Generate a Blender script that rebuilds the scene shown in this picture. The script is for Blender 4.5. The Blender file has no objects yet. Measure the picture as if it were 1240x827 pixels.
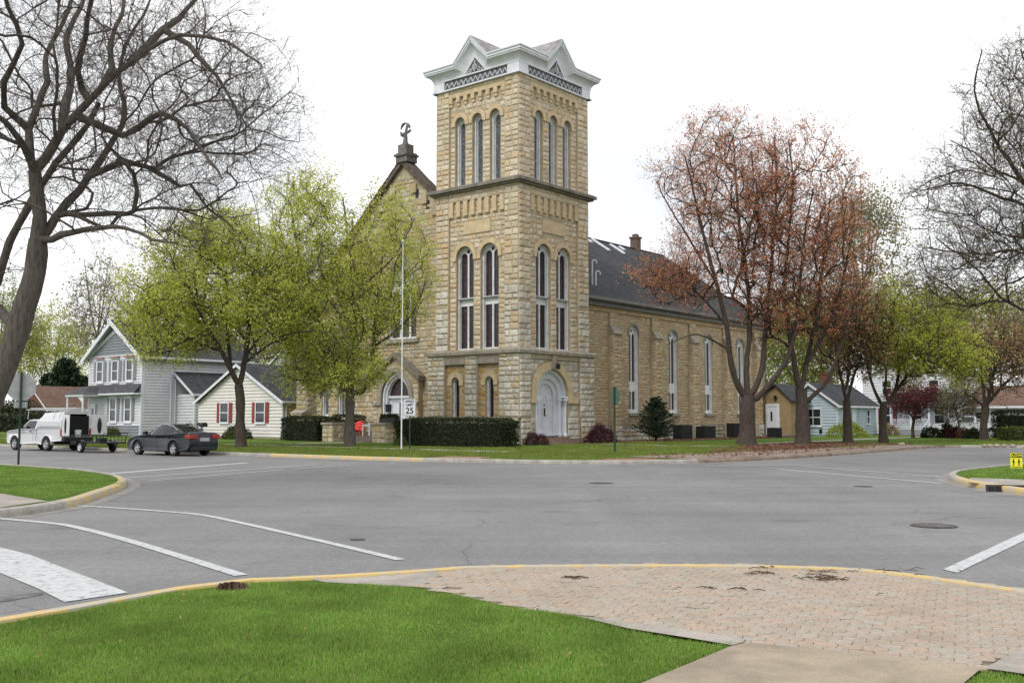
import bpy, math, random
import numpy as np
from mathutils import Vector, Matrix
from mathutils.geometry import tessellate_polygon
random.seed(7); rng = np.random.default_rng(7)
SC = bpy.context.scene; COL = SC.collection
R = math.radians; PI = math.pi

# ------------------------------------------------------------------ camera and survey helpers
F = 1230.; CX, CY = 620, 413.5; HOR = 507.; EYE = 1.6
PITCH = math.atan((HOR-CY)/F); cp, sp = math.cos(PITCH), math.sin(PITCH)
def ray(px, py):
    x = (px-CX)/F; z = (CY-py)/F
    return np.array([x, cp-sp*z, sp+cp*z])
def G(px, py, z=0.):
    r = ray(px, py); t = (z-EYE)/r[2]
    return (r[0]*t, r[1]*t)
def P(px, py, Y):
    r = ray(px, py); t = Y/r[1]
    return np.array([r[0]*t, Y, EYE+r[2]*t])
TH = R(50.2); U = np.array([math.cos(TH), math.sin(TH)]); V = np.array([-math.sin(TH), math.cos(TH)])
OX, OY = .396, 60.
def AB(a, b): return (OX+U[0]*a+V[0]*b, OY+U[1]*a+V[1]*b)

cam = bpy.data.cameras.new('camera'); camo = bpy.data.objects.new('camera', cam); COL.objects.link(camo)
cam.sensor_width = 36; cam.lens = 36*F/1240; cam.clip_start = .1; cam.clip_end = 3000
camo.location = (0, 0, EYE); camo.rotation_euler = (PI/2+PITCH, 0, 0); SC.camera = camo

# ------------------------------------------------------------------ world and sun
w = bpy.data.worlds.new('World'); SC.world = w; w.use_nodes = True
nt = w.node_tree; nt.nodes.clear()
SUNEL, SUNAZ = R(48), R(215)
out = nt.nodes.new('ShaderNodeOutputWorld'); bg = nt.nodes.new('ShaderNodeBackground')
sky = nt.nodes.new('ShaderNodeTexSky'); sky.sky_type = 'NISHITA'; sky.sun_disc = False
sky.sun_elevation = SUNEL; sky.sun_rotation = SUNAZ
tc = nt.nodes.new('ShaderNodeTexCoord'); no = nt.nodes.new('ShaderNodeTexNoise')
no.inputs['Scale'].default_value = 2.2; no.inputs['Detail'].default_value = 3
rp = nt.nodes.new('ShaderNodeValToRGB')
rp.color_ramp.elements[0].position = .36; rp.color_ramp.elements[0].color = (.565, .58, .605, 1)
rp.color_ramp.elements[1].position = .65; rp.color_ramp.elements[1].color = (1, 1, 1, 1)
mu = nt.nodes.new('ShaderNodeVectorMath'); mu.operation = 'SCALE'; mu.inputs['Scale'].default_value = 12.6
mx = nt.nodes.new('ShaderNodeMixRGB'); mx.inputs['Fac'].default_value = .93
nt.links.new(tc.outputs['Generated'], no.inputs['Vector']); nt.links.new(no.outputs['Fac'], rp.inputs['Fac'])
nt.links.new(rp.outputs['Color'], mu.inputs[0]); nt.links.new(sky.outputs['Color'], mx.inputs['Color1'])
nt.links.new(mu.outputs[0], mx.inputs['Color2']); nt.links.new(mx.outputs['Color'], bg.inputs['Color'])
bg.inputs['Strength'].default_value = .12; nt.links.new(bg.outputs[0], out.inputs['Surface'])
sl = bpy.data.lights.new('sun', 'SUN'); so = bpy.data.objects.new('sun', sl); COL.objects.link(so)
sl.energy = 1.7; sl.angle = R(22); sl.color = (1, .96, .9)
sd = Vector((math.sin(SUNAZ)*math.cos(SUNEL), math.cos(SUNAZ)*math.cos(SUNEL), math.sin(SUNEL)))
so.rotation_euler = sd.to_track_quat('Z', 'Y').to_euler(); so.location = (0, 0, 60)
SC.view_settings.view_transform = 'Standard'; SC.view_settings.look = 'None'
SC.view_settings.gamma = 1; SC.view_settings.exposure = 0.2

# ------------------------------------------------------------------ materials
def newmat(name):
    m = bpy.data.materials.new(name); m.use_nodes = True
    t = m.node_tree; p = t.nodes['Principled BSDF']; return m, t, p
def N(t, kind, **kw):
    n = t.nodes.new(kind)
    for k, v in kw.items():
        if k.startswith('i_'): n.inputs[k[2:].replace('_', ' ')].default_value = v
        else: setattr(n, k, v)
    return n
def ramp(t, cols, pos=None, interp='LINEAR'):
    r = t.nodes.new('ShaderNodeValToRGB'); r.color_ramp.interpolation = interp
    el = r.color_ramp.elements
    while len(el) < len(cols): el.new(.5)
    for i, c in enumerate(cols):
        el[i].position = pos[i] if pos else i/(len(cols)-1)
        el[i].color = (*c, 1)
    return r
def coords(t, scale=(1, 1, 1)):
    c = N(t, 'ShaderNodeTexCoord'); m = N(t, 'ShaderNodeMapping'); m.inputs['Scale'].default_value = scale
    t.links.new(c.outputs['Object'], m.inputs['Vector']); return m.outputs['Vector']
def noise(t, vec, scale, detail=4, rough=.6):
    n = N(t, 'ShaderNodeTexNoise'); n.inputs['Scale'].default_value = scale
    n.inputs['Detail'].default_value = detail; n.inputs['Roughness'].default_value = rough
    t.links.new(vec, n.inputs['Vector']); return n.outputs['Fac']
def mixc(t, fac, a, b, mode='MIX'):
    m = N(t, 'ShaderNodeMixRGB', blend_type=mode)
    for s, x in (('Fac', fac), ('Color1', a), ('Color2', b)):
        if isinstance(x, (int, float)): m.inputs[s].default_value = x
        elif isinstance(x, tuple): m.inputs[s].default_value = (*x, 1)
        else: t.links.new(x, m.inputs[s])
    return m.outputs['Color']
def bump(t, p, h, strength=.5, dist=.02):
    b = N(t, 'ShaderNodeBump'); b.inputs['Strength'].default_value = strength; b.inputs['Distance'].default_value = dist
    t.links.new(h, b.inputs['Height']); t.links.new(b.outputs[0], p.inputs['Normal'])
def M(name, col, rough=.7, var=.12, scale=4., fine=40., bmp=.0, metal=0, spec=.3):
    """plain surface: base colour broken up by a broad and a fine noise"""
    m, t, p = newmat(name); v = coords(t)
    lo = tuple(c*(1-var*1.6) for c in col); hi = tuple(min(1, c*(1+var)) for c in col)
    f = noise(t, v, scale, 5); r = ramp(t, [lo, hi], [.3, .7]); t.links.new(f, r.inputs['Fac'])
    f2 = noise(t, v, fine, 2); r2 = ramp(t, [(1-var,)*3, (1+var*.4,)*3], [.3, .7]); t.links.new(f2, r2.inputs['Fac'])
    t.links.new(mixc(t, 1., r.outputs['Color'], r2.outputs['Color'], 'MULTIPLY'), p.inputs['Base Color'])
    p.inputs['Roughness'].default_value = rough; p.inputs['Metallic'].default_value = metal
    p.inputs['Specular IOR Level'].default_value = spec
    if bmp: bump(t, p, f2, .6, bmp)
    return m
def stone(name, cols, dirt=.35, fine=14., dist=.03, interp='CONSTANT'):
    """one random colour per block (each block is its own island), rock-faced bump, stains"""
    m, t, p = newmat(name); v = coords(t)
    g = N(t, 'ShaderNodeNewGeometry'); n = len(cols)
    r = ramp(t, cols, [i/n for i in range(n)], interp); t.links.new(g.outputs['Random Per Island'], r.inputs['Fac'])
    f = noise(t, v, fine, 5, .65); r2 = ramp(t, [(.62,)*3, (1.08,)*3], [.25, .7]); t.links.new(f, r2.inputs['Fac'])
    c = mixc(t, 1., r.outputs['Color'], r2.outputs['Color'], 'MULTIPLY')
    vs = coords(t, (1, 1, .35)); f3 = noise(t, vs, .9, 5, .7)
    r3 = ramp(t, [(0,)*3, (1,)*3], [.5, .72]); t.links.new(f3, r3.inputs['Fac'])
    st = N(t, 'ShaderNodeMath', operation='MULTIPLY'); st.inputs[1].default_value = dirt; t.links.new(r3.outputs['Color'], st.inputs[0])
    c = mixc(t, st.outputs[0], c, (.13, .115, .09))
    t.links.new(c, p.inputs['Base Color']); p.inputs['Roughness'].default_value = .92; p.inputs['Specular IOR Level'].default_value = .15
    bump(t, p, f, .9, dist); return m
T_UP = stone('tan_limestone', [(.61,.52,.38),(.56,.47,.34),(.65,.56,.425),(.52,.43,.31),(.61,.485,.325),(.58,.50,.385),(.67,.59,.47),(.56,.49,.375),(.58,.43,.265),(.63,.54,.40),(.49,.41,.295)], .2)
T_LO = stone('grey_limestone', [(.56,.515,.435),(.52,.48,.405),(.62,.585,.51),(.46,.425,.36),(.58,.525,.43),(.56,.53,.465),(.55,.44,.30),(.66,.625,.56),(.60,.56,.485)], .5)
T_OR = stone('orange_limestone', [(.46,.29,.12),(.41,.25,.10),(.49,.34,.17),(.43,.31,.18),(.5,.32,.14)], .2)
T_NV = stone('nave_rubble', [(.52,.385,.235),(.46,.33,.195),(.56,.44,.285),(.42,.31,.19),(.54,.365,.20),(.48,.39,.27),(.58,.48,.335)], .28, 20)
T_DK = stone('weathered_facade_stone', [(.46,.375,.25),(.52,.44,.32),(.40,.33,.225),(.56,.48,.355),(.48,.36,.21),(.44,.40,.32)], .42)
MORT = M('mortar', (.42,.35,.25), .95, .15, 3, 30, .01)
SMOOTH = M('dressed_sandstone', (.54,.425,.27), .85, .14, 2.5, 30, .004)
SMOOTH_G = M('dressed_grey_stone', (.30,.27,.22), .9, .22, 2.5, 25, .006)
LEDGE = M('weathered_ledge', (.20,.18,.15), .9, .28, 1.8, 18, .01)
WHITE = M('white_paint', (.64,.66,.71), .45, .07, 2, 12)
WHITE_O = M('weathered_white_wood', (.70,.71,.73), .55, .10, 3, 16)
GREYW = M('grey_painted_wood', (.42,.43,.46), .6, .15, 3, 20)
FRIEZE = M('dark_frieze', (.13,.13,.14), .8, .35, 6, 30)
BLACK = M('black_metal', (.015,.016,.017), .5, .2)
DARKB = M('dark_green_metal', (.02,.045,.035), .45, .2)
SIGNBACK = M('galvanised_sign_back', (.33,.34,.35), .5, .12, 5)
SLATE = M('stained_slate', (.30,.28,.285), .85, .3, 2.2, 14, .01)
IRONW = M('cast_iron', (.06,.057,.054), .7, .3, 6, 30, .004); IRONT = M('worn_iron_tread', (.15,.145,.14), .5, .3, 20, 40)
def glassm(name, col, rough=.08, lead=0, spec=.5):
    m, t, p = newmat(name); p.inputs['Roughness'].default_value = rough; p.inputs['Specular IOR Level'].default_value = spec
    if lead:
        v = coords(t); vo = N(t, 'ShaderNodeTexVoronoi', feature='F1'); vo.inputs['Scale'].default_value = lead
        t.links.new(v, vo.inputs['Vector'])
        r = ramp(t, [tuple(c*.4 for c in col), col, tuple(c*2.4 for c in col)], [0, .6, 1.]); t.links.new(vo.outputs['Color'], r.inputs['Fac'])
        t.links.new(r.outputs['Color'], p.inputs['Base Color'])
        bump(t, p, noise(t, v, 5, 2), .35, .02)
    else: p.inputs['Base Color'].default_value = (*col, 1)
    return m
STAIN = glassm('leaded_glass', (.035,.022,.024), .3, 9, .35)
LOUVRE = glassm('bell_screen', (.10,.105,.115), .6, 14, .2)
PANE = glassm('window_pane', (.02,.024,.03), .05)
CARGLASS = glassm('car_glass', (.012,.016,.018), .03)
def shingles(name, col, var=.25, course=.14, along='x'):
    m, t, p = newmat(name); c = N(t, 'ShaderNodeTexCoord'); s = N(t, 'ShaderNodeSeparateXYZ'); t.links.new(c.outputs['Object'], s.inputs[0])
    cb = N(t, 'ShaderNodeCombineXYZ')
    t.links.new(s.outputs['X' if along == 'x' else 'Y'], cb.inputs[0]); t.links.new(s.outputs['Z'], cb.inputs[1])
    b = N(t, 'ShaderNodeTexBrick'); b.inputs['Scale'].default_value = 1; b.inputs['Brick Width'].default_value = .3
    b.inputs['Row Height'].default_value = course*.6; b.inputs['Mortar Size'].default_value = .006
    b.inputs['Color1'].default_value = (*[x*(1-var) for x in col], 1); b.inputs['Color2'].default_value = (*[x*(1+var) for x in col], 1)
    b.inputs['Mortar'].default_value = (*[x*.55 for x in col], 1)
    t.links.new(cb.outputs[0], b.inputs['Vector'])
    f = noise(t, c.outputs['Object'], .6, 5, .7); r = ramp(t, [(.75,)*3, (1.2,)*3], [.3, .7]); t.links.new(f, r.inputs['Fac'])
    t.links.new(mixc(t, 1, b.outputs['Color'], r.outputs['Color'], 'MULTIPLY'), p.inputs['Base Color'])
    p.inputs['Roughness'].default_value = .95; p.inputs['Specular IOR Level'].default_value = .12; return m
ROOF = shingles('charcoal_shingles', (.052,.054,.058))
ROOF_B = shingles('brown_shingles', (.15,.095,.075))
ROOF_Y = shingles('grey_shingles', (.085,.085,.09), along='y')
def siding(name, col, var=.05):
    return M(name, col, .5, var, 1.5, 9)
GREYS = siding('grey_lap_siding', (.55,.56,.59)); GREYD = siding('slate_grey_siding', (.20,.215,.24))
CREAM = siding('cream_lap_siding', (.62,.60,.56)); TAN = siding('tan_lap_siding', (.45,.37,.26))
BLUES = siding('light_blue_siding', (.40,.48,.54)); WSID = siding('white_lap_siding', (.60,.62,.64))
STUCCO = M('ochre_stucco', (.30,.22,.12), .9, .15, 2, 40, .004)
SHUT_R = M('red_shutter', (.26,.045,.035), .6, .1); SHUT_M = M('maroon_shutter', (.19,.06,.08), .6, .15)
BRICKR = M('red_brick', (.15,.065,.048), .9, .25, 8, 30, .006)
# leaves
def leafm(name, cols, transl=.35, clump=.5):
    m, t, p = newmat(name); g = N(t, 'ShaderNodeNewGeometry'); n = len(cols)
    r = ramp(t, cols); t.links.new(g.outputs['Random Per Island'], r.inputs['Fac'])
    f = noise(t, coords(t), clump, 3); r2 = ramp(t, [(.78,)*3, (1.2,)*3], [.35, .65]); t.links.new(f, r2.inputs['Fac'])
    c = mixc(t, 1, r.outputs['Color'], r2.outputs['Color'], 'MULTIPLY')
    t.links.new(c, p.inputs['Base Color']); p.inputs['Roughness'].default_value = .6; p.inputs['Specular IOR Level'].default_value = .25
    tr = N(t, 'ShaderNodeBsdfTranslucent'); t.links.new(c, tr.inputs['Color'])
    ms = N(t, 'ShaderNodeMixShader'); ms.inputs[0].default_value = transl
    t.links.new(p.outputs[0], ms.inputs[1]); t.links.new(tr.outputs[0], ms.inputs[2])
    t.links.new(ms.outputs[0], t.nodes['Material Output'].inputs['Surface']); return m
L_YG = leafm('spring_maple_leaves', [(.40,.43,.055),(.54,.57,.10),(.64,.66,.17),(.46,.52,.08)], .55)
L_YG2 = leafm('yellow_green_leaves', [(.32,.36,.05),(.46,.50,.07),(.55,.56,.10)], .5)
L_GR = leafm('mid_green_leaves', [(.20,.24,.05),(.30,.34,.08),(.36,.37,.10)], .45)
L_RU = leafm('rust_red_buds', [(.54,.185,.105),(.64,.28,.15),(.68,.37,.19),(.55,.21,.13)], .5)
L_BR = leafm('brown_red_buds', [(.36,.18,.12),(.42,.22,.13),(.38,.28,.12),(.38,.38,.13)], .45)
L_OL = leafm('olive_buds', [(.27,.25,.11),(.33,.32,.13),(.26,.21,.12)], .4)
L_PU = leafm('crimson_leaves', [(.14,.02,.03),(.20,.035,.045),(.10,.015,.022)])
L_CO = leafm('conifer_needles', [(.012,.026,.012),(.022,.042,.018),(.03,.05,.024)], .1, 1.2)
L_HE = leafm('dark_hedge_leaves', [(.013,.022,.008),(.028,.04,.014),(.04,.055,.02)], .1, 1.5)
L_DP = leafm('dark_purple_leaves', [(.03,.008,.012),(.06,.014,.02)], .1, 2)
L_BX = leafm('boxwood_leaves', [(.05,.08,.015),(.09,.12,.025)], .2, 2)
L_LI = leafm('lime_leaves', [(.2,.25,.02),(.3,.33,.03)], .2, 2)
def bark(name, col):
    m, t, p = newmat(name); v = coords(t, (1, 1, .22))
    f = noise(t, v, 14, 6, .7); r = ramp(t, [tuple(c*.45 for c in col), col, tuple(c*1.45 for c in col)], [.3, .5, .75])
    t.links.new(f, r.inputs['Fac']); t.links.new(r.outputs['Color'], p.inputs['Base Color'])
    p.inputs['Roughness'].default_value = .95; p.inputs['Specular IOR Level'].default_value = .1; bump(t, p, f, 1., .04); return m
BARK = bark('grey_brown_bark', (.11,.096,.084)); BARK_D = bark('dark_bark', (.07,.056,.047)); BARK_P = bark('pale_bark', (.22,.195,.165))

# ------------------------------------------------------------------ mesh building
class B:
    def __init__(s, T=None): s.v = []; s.f = []; s.m = []; s.cur = 0; s.T = T
    def add(s, vs, fs):
        o = len(s.v)
        s.v.extend([s.T(*p) for p in vs] if s.T else [tuple(p) for p in vs])
        for f in fs: s.f.append(tuple(i+o for i in f)); s.m.append(s.cur)
    def box(s, x0, x1, y0, y1, z0, z1):
        s.add([(x, y, z) for z in (z0, z1) for x, y in ((x0, y0), (x1, y0), (x1, y1), (x0, y1))],
              [(3,2,1,0),(4,5,6,7),(0,1,5,4),(1,2,6,5),(2,3,7,6),(3,0,4,7)])
    def prism(s, pts, lo, hi, ax='z'):
        n = len(pts)
        f = {'z': lambda p, h: (p[0], p[1], h), 'x': lambda p, h: (h, p[0], p[1]), 'y': lambda p, h: (p[0], h, p[1])}[ax]
        tris = tessellate_polygon([[Vector((p[0], p[1], 0)) for p in pts]])
        vs = [f(p, lo) for p in pts]+[f(p, hi) for p in pts]
        fs = [tuple(t) for t in tris]+[tuple(i+n for i in t) for t in tris]+[(i, (i+1) % n, (i+1) % n+n, i+n) for i in range(n)]
        s.add(vs, fs)
    def tube(s, pts, r, n=8, cap=True):
        pts = [Vector(p) for p in pts]; r = r if isinstance(r, (list, tuple)) else [r]*len(pts)
        vs = []; ref = None
        for i, p in enumerate(pts):
            d = (pts[min(i+1, len(pts)-1)]-pts[max(i-1, 0)]).normalized()
            if ref is None: ref = Vector((0, 0, 1)) if abs(d.z) < .9 else Vector((1, 0, 0))
            a = d.cross(ref).normalized(); b = a.cross(d); 
            for k in range(n):
                t = 2*PI*k/n; vs.append(tuple(p+(a*math.cos(t)+b*math.sin(t))*r[i]))
        fs = [(i*n+k, i*n+(k+1) % n, (i+1)*n+(k+1) % n, (i+1)*n+k) for i in range(len(pts)-1) for k in range(n)]
        if cap: fs += [tuple(range(n-1, -1, -1)), tuple((len(pts)-1)*n+k for k in range(n))]
        s.add(vs, fs)
    def lathe(s, prof, c=(0, 0, 0), n=16, ax='z', cap=True):
        vs = []
        for r, h in prof:
            for k in range(n):
                t = 2*PI*k/n; x, y = r*math.cos(t), r*math.sin(t)
                vs.append({'z': (c[0]+x, c[1]+y, c[2]+h), 'y': (c[0]+x, c[1]+h, c[2]+y), 'x': (c[0]+h, c[1]+x, c[2]+y)}[ax])
        fs = [(i*n+k, i*n+(k+1) % n, (i+1)*n+(k+1) % n, (i+1)*n+k) for i in range(len(prof)-1) for k in range(n)]
        s.add(vs, fs+([tuple(range(n)), tuple((len(prof)-1)*n+k for k in range(n))] if cap else []))
    def quad(s, a, b, c, d): s.add([a, b, c, d], [(0, 1, 2, 3)])
    # wall helpers: s.T maps (t along wall, d outward, z)
    def wall(s, outer, holes=(), d=0., depth=.3):
        loops = [outer]+list(holes); tris = tessellate_polygon([[Vector((x, z, 0)) for x, z in l] for l in loops])
        s.add([(x, d, z) for l in loops for x, z in l], [tuple(t) for t in tris])
        for h in holes: s.strip(h, d, h, d-depth, True)
    def strip(s, A, da, Bp, db, closed=False):
        n = len(A); k = n if closed else n-1
        s.add([(x, da, z) for x, z in A]+[(x, db, z) for x, z in Bp], [(i, (i+1) % n, (i+1) % n+n, i+n) for i in range(k)])
    def ring(s, inner, outer, d0, d1, closed=False):
        s.strip(inner, d0, outer, d0, closed); s.strip(outer, d0, outer, d1, closed); s.strip(inner, d0, inner, d1, closed)
        if not closed:
            for i in (0, -1):
                s.add([(inner[i][0], d0, inner[i][1]), (outer[i][0], d0, outer[i][1]), (outer[i][0], d1, outer[i][1]), (inner[i][0], d1, inner[i][1])], [(0, 1, 2, 3)])
    def bar(s, t0, t1, d0, d1, z0, z1):
        s.add([(t, d, z) for z in (z0, z1) for t, d in ((t0, d0), (t1, d0), (t1, d1), (t0, d1))],
              [(3,2,1,0),(4,5,6,7),(0,1,5,4),(1,2,6,5),(2,3,7,6),(3,0,4,7)])
    def stones(s, t0, t1, z0, z1, d, h=(.20, .36), w=(.24, .62), proud=(.02, .06), avoid=(), gap=.012):
        z = z0
        while z < z1-.05:
            hh = random.uniform(*h)
            if z+hh > z1-.14: hh = z1-z
            iv = [(t0, t1)]; zm = z+hh/2
            for av in avoid:
                if len(av) == 4:
                    a0, a1, b0, b1 = av
                    if z+hh <= b0+.02 or z >= b1-.02: continue
                else:
                    c, cz, r = av
                    dz = max(0, min(abs(z-cz), abs(z+hh-cz))) if not (z <= cz <= z+hh) else 0
                    dz = (dz+abs(zm-cz))/2
                    if dz >= r: continue
                    q = math.sqrt(r*r-dz*dz); a0, a1 = c-q, c+q
                nv = []
                for x0, x1 in iv:
                    if a1 <= x0 or a0 >= x1: nv.append((x0, x1)); continue
                    if a0 > x0: nv.append((x0, a0))
                    if a1 < x1: nv.append((a1, x1))
                iv = nv
            for x0, x1 in iv:
                x = x0
                while x < x1-.06:
                    ww = random.uniform(*w)
                    if x+ww > x1-.22: ww = x1-x
                    g = gap; pr = random.uniform(*proud); i = min(.035, ww*.2)
                    X0, X1, Z0, Z1 = x+g, x+ww-g, z+g, z+hh-g
                    j = lambda: random.uniform(0, .02)
                    s.add([(X0, d-.01, Z0), (X1, d-.01, Z0), (X1, d-.01, Z1), (X0, d-.01, Z1),
                           (X0+i+j(), d+pr+j(), Z0+i+j()), (X1-i-j(), d+pr-j(), Z0+i+j()), (X1-i-j(), d+pr+j(), Z1-i-j()), (X0+i+j(), d+pr-j(), Z1-i-j())],
                          [(4,5,6,7),(0,1,5,4),(1,2,6,5),(2,3,7,6),(3,0,4,7)])
                    x += ww
            z += hh
    def laps(s, p0, p1, z0, z1, top=None, pitch=.25):
        """real lap boards on a wall from p0 to p1; top(t) gives the height of a gable"""
        (x0, y0), (x1, y1) = p0, p1; L = math.hypot(x1-x0, y1-y0); nx, ny = (y1-y0)/L, -(x1-x0)/L
        z = z0
        while z < (z1 if not top else max(top(i/20) for i in range(21))):
            a, b = 0., 1.
            zt = z+pitch
            if top:
                ok = [i/200 for i in range(201) if top(i/200) >= z+pitch*.5]
                if len(ok) < 3: break
                a, b = ok[0], ok[-1]
            else: zt = min(zt, z1)
            q = lambda t, o, zz: (x0+(x1-x0)*t+nx*o, y0+(y1-y0)*t+ny*o, zz)
            s.add([q(a, .065, z), q(b, .065, z), q(b, .002, zt), q(a, .002, zt), q(a, .0, z), q(b, 0., z)], [(0, 1, 2, 3), (4, 5, 1, 0)])
            z += pitch
def arch(c, w, z0, zs, rise=None, n=14):
    r = w/2; rise = rise or r
    if abs(rise-r) < 1e-4: arc = [(c-r*math.cos(PI*i/n), zs+r*math.sin(PI*i/n)) for i in range(1, n)]
    else:
        RR = (r*r+rise*rise)/(2*r); am = math.atan2(rise, RR-r); h = n//2
        l = [(c-r+RR-RR*math.cos(am*i/h), zs+RR*math.sin(am*i/h)) for i in range(1, h+1)]
        arc = l+[(2*c-x, z) for x, z in l[-2::-1]]
    return [(c-r, z0), (c-r, zs)]+arc+[(c+r, zs), (c+r, z0)]
def rect(x0, x1, z0, z1): return [(x0, z0), (x0, z1), (x1, z1), (x1, z0)]
def circ(c, z, r, n=12): return [(c+r*math.cos(2*PI*i/n), z+r*math.sin(2*PI*i/n)) for i in range(n)]

def obj(name, b, mats, parent=None, smooth=False, bevel=0, auto=None, sub=0):
    me = bpy.data.meshes.new(name); me.from_pydata(b.v, [], b.f); 
    for m in (mats if isinstance(mats, (list, tuple)) else [mats]): me.materials.append(m)
    me.polygons.foreach_set('material_index', b.m)
    if smooth or auto: me.polygons.foreach_set('use_smooth', [True]*len(b.f))
    me.update()
    if auto: me.set_sharp_from_angle(angle=R(auto))
    o = bpy.data.objects.new(name, me); COL.objects.link(o)
    if parent: o.parent = parent
    if bevel: md = o.modifiers.new('bevel', 'BEVEL'); md.width = bevel; md.segments = 2; md.limit_method = 'ANGLE'
    if sub: md = o.modifiers.new('sub', 'SUBSURF'); md.levels = sub; md.render_levels = sub
    return o
def tag(o, label, cat, group=None):
    o['label'] = label; o['category'] = cat
    if group: o['group'] = group
    return o
def thing(name, label, cat, loc=(0, 0, 0), rz=0., group=None):
    o = bpy.data.objects.new(name, None); COL.objects.link(o); o.location = loc; o.rotation_euler = (0, 0, rz)
    o.empty_display_size = .3
    return tag(o, label, cat, group)
def kind(o, k): o['kind'] = k; return o
def np_obj(name, verts, nper, mat, parent=None, smooth=False, faces=None, loc=None):
    """verts (N,3); faces either every nper verts, or an (M,k) index array"""
    me = bpy.data.meshes.new(name); verts = np.asarray(verts, dtype=np.float32).reshape(-1, 3)
    if faces is None: faces = np.arange(len(verts), dtype=np.int32).reshape(-1, nper)
    faces = np.asarray(faces, dtype=np.int32); nf, k = faces.shape
    me.vertices.add(len(verts)); me.vertices.foreach_set('co', verts.ravel())
    me.loops.add(nf*k); me.loops.foreach_set('vertex_index', faces.ravel())
    me.polygons.add(nf); me.polygons.foreach_set('loop_start', np.arange(0, nf*k, k, dtype=np.int32))
    if smooth: me.polygons.foreach_set('use_smooth', np.ones(nf, dtype=bool))
    me.materials.append(mat); me.update(calc_edges=True); me.validate()
    o = bpy.data.objects.new(name, me); COL.objects.link(o)
    if parent: o.parent = parent
    if loc is not None: o.location = loc
    return o
def copy_tree(o, parent=None):
    c = o.copy(); COL.objects.link(c); c.parent = parent
    for ch in [x for x in COL.objects if x.parent == o]: copy_tree(ch, c)
    return c
# ------------------------------------------------------------------ ground
def in_poly(x, y, poly):
    poly = np.asarray(poly); r = np.zeros(len(x), bool); n = len(poly)
    for i in range(n):
        x0, y0 = poly[i]; x1, y1 = poly[(i+1) % n]
        c = ((y0 > y) != (y1 > y)); 
        with np.errstate(divide='ignore', invalid='ignore'): xi = (x1-x0)*(y-y0)/(y1-y0)+x0
        r ^= c & (x < xi)
    return r
def smoothline(pts, step=.35):
    pts = [np.array(p, float) for p in pts]; out = []
    for i in range(len(pts)-1):
        p0 = pts[max(i-1, 0)]; p1 = pts[i]; p2 = pts[i+1]; p3 = pts[min(i+2, len(pts)-1)]
        n = max(1, min(24, int(np.linalg.norm(p2-p1)/step)))
        if np.linalg.norm(p2-p1) > 25 or np.linalg.norm(p1-p0) > 25 or np.linalg.norm(p3-p2) > 25: 
            out += [p1+(p2-p1)*k/n for k in range(n)]; continue
        for k in range(n):
            t = k/n; out.append(.5*((2*p1)+(p2-p0)*t+(2*p0-5*p1+4*p2-p3)*t*t+(3*p1-p0-3*p2+p3)*t**3))
    return out+[pts[-1]]
def offset(line, w):
    o = []
    for i, p in enumerate(line):
        d = line[min(i+1, len(line)-1)]-line[max(i-1, 0)]; d = d/np.linalg.norm(d); o.append(p+np.array([-d[1], d[0]])*w)
    return o
def sheet(name, poly, z, mat, kindn='structure', z0=None):
    tris = tessellate_polygon([[Vector((p[0], p[1], 0)) for p in poly]])
    b = B(); n = len(poly); b.add([(p[0], p[1], z) for p in poly], [tuple(t) for t in tris])
    if z0 is not None: b.add([(p[0], p[1], z) for p in poly]+[(p[0], p[1], z0) for p in poly], [(i, (i+1) % n, (i+1) % n+n, i+n) for i in range(n)])
    o = obj(name, b, mat)
    for p in o.data.polygons:
        if p.normal.z < -.5: p.flip()
    return kind(o, kindn) if kindn else o

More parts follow.
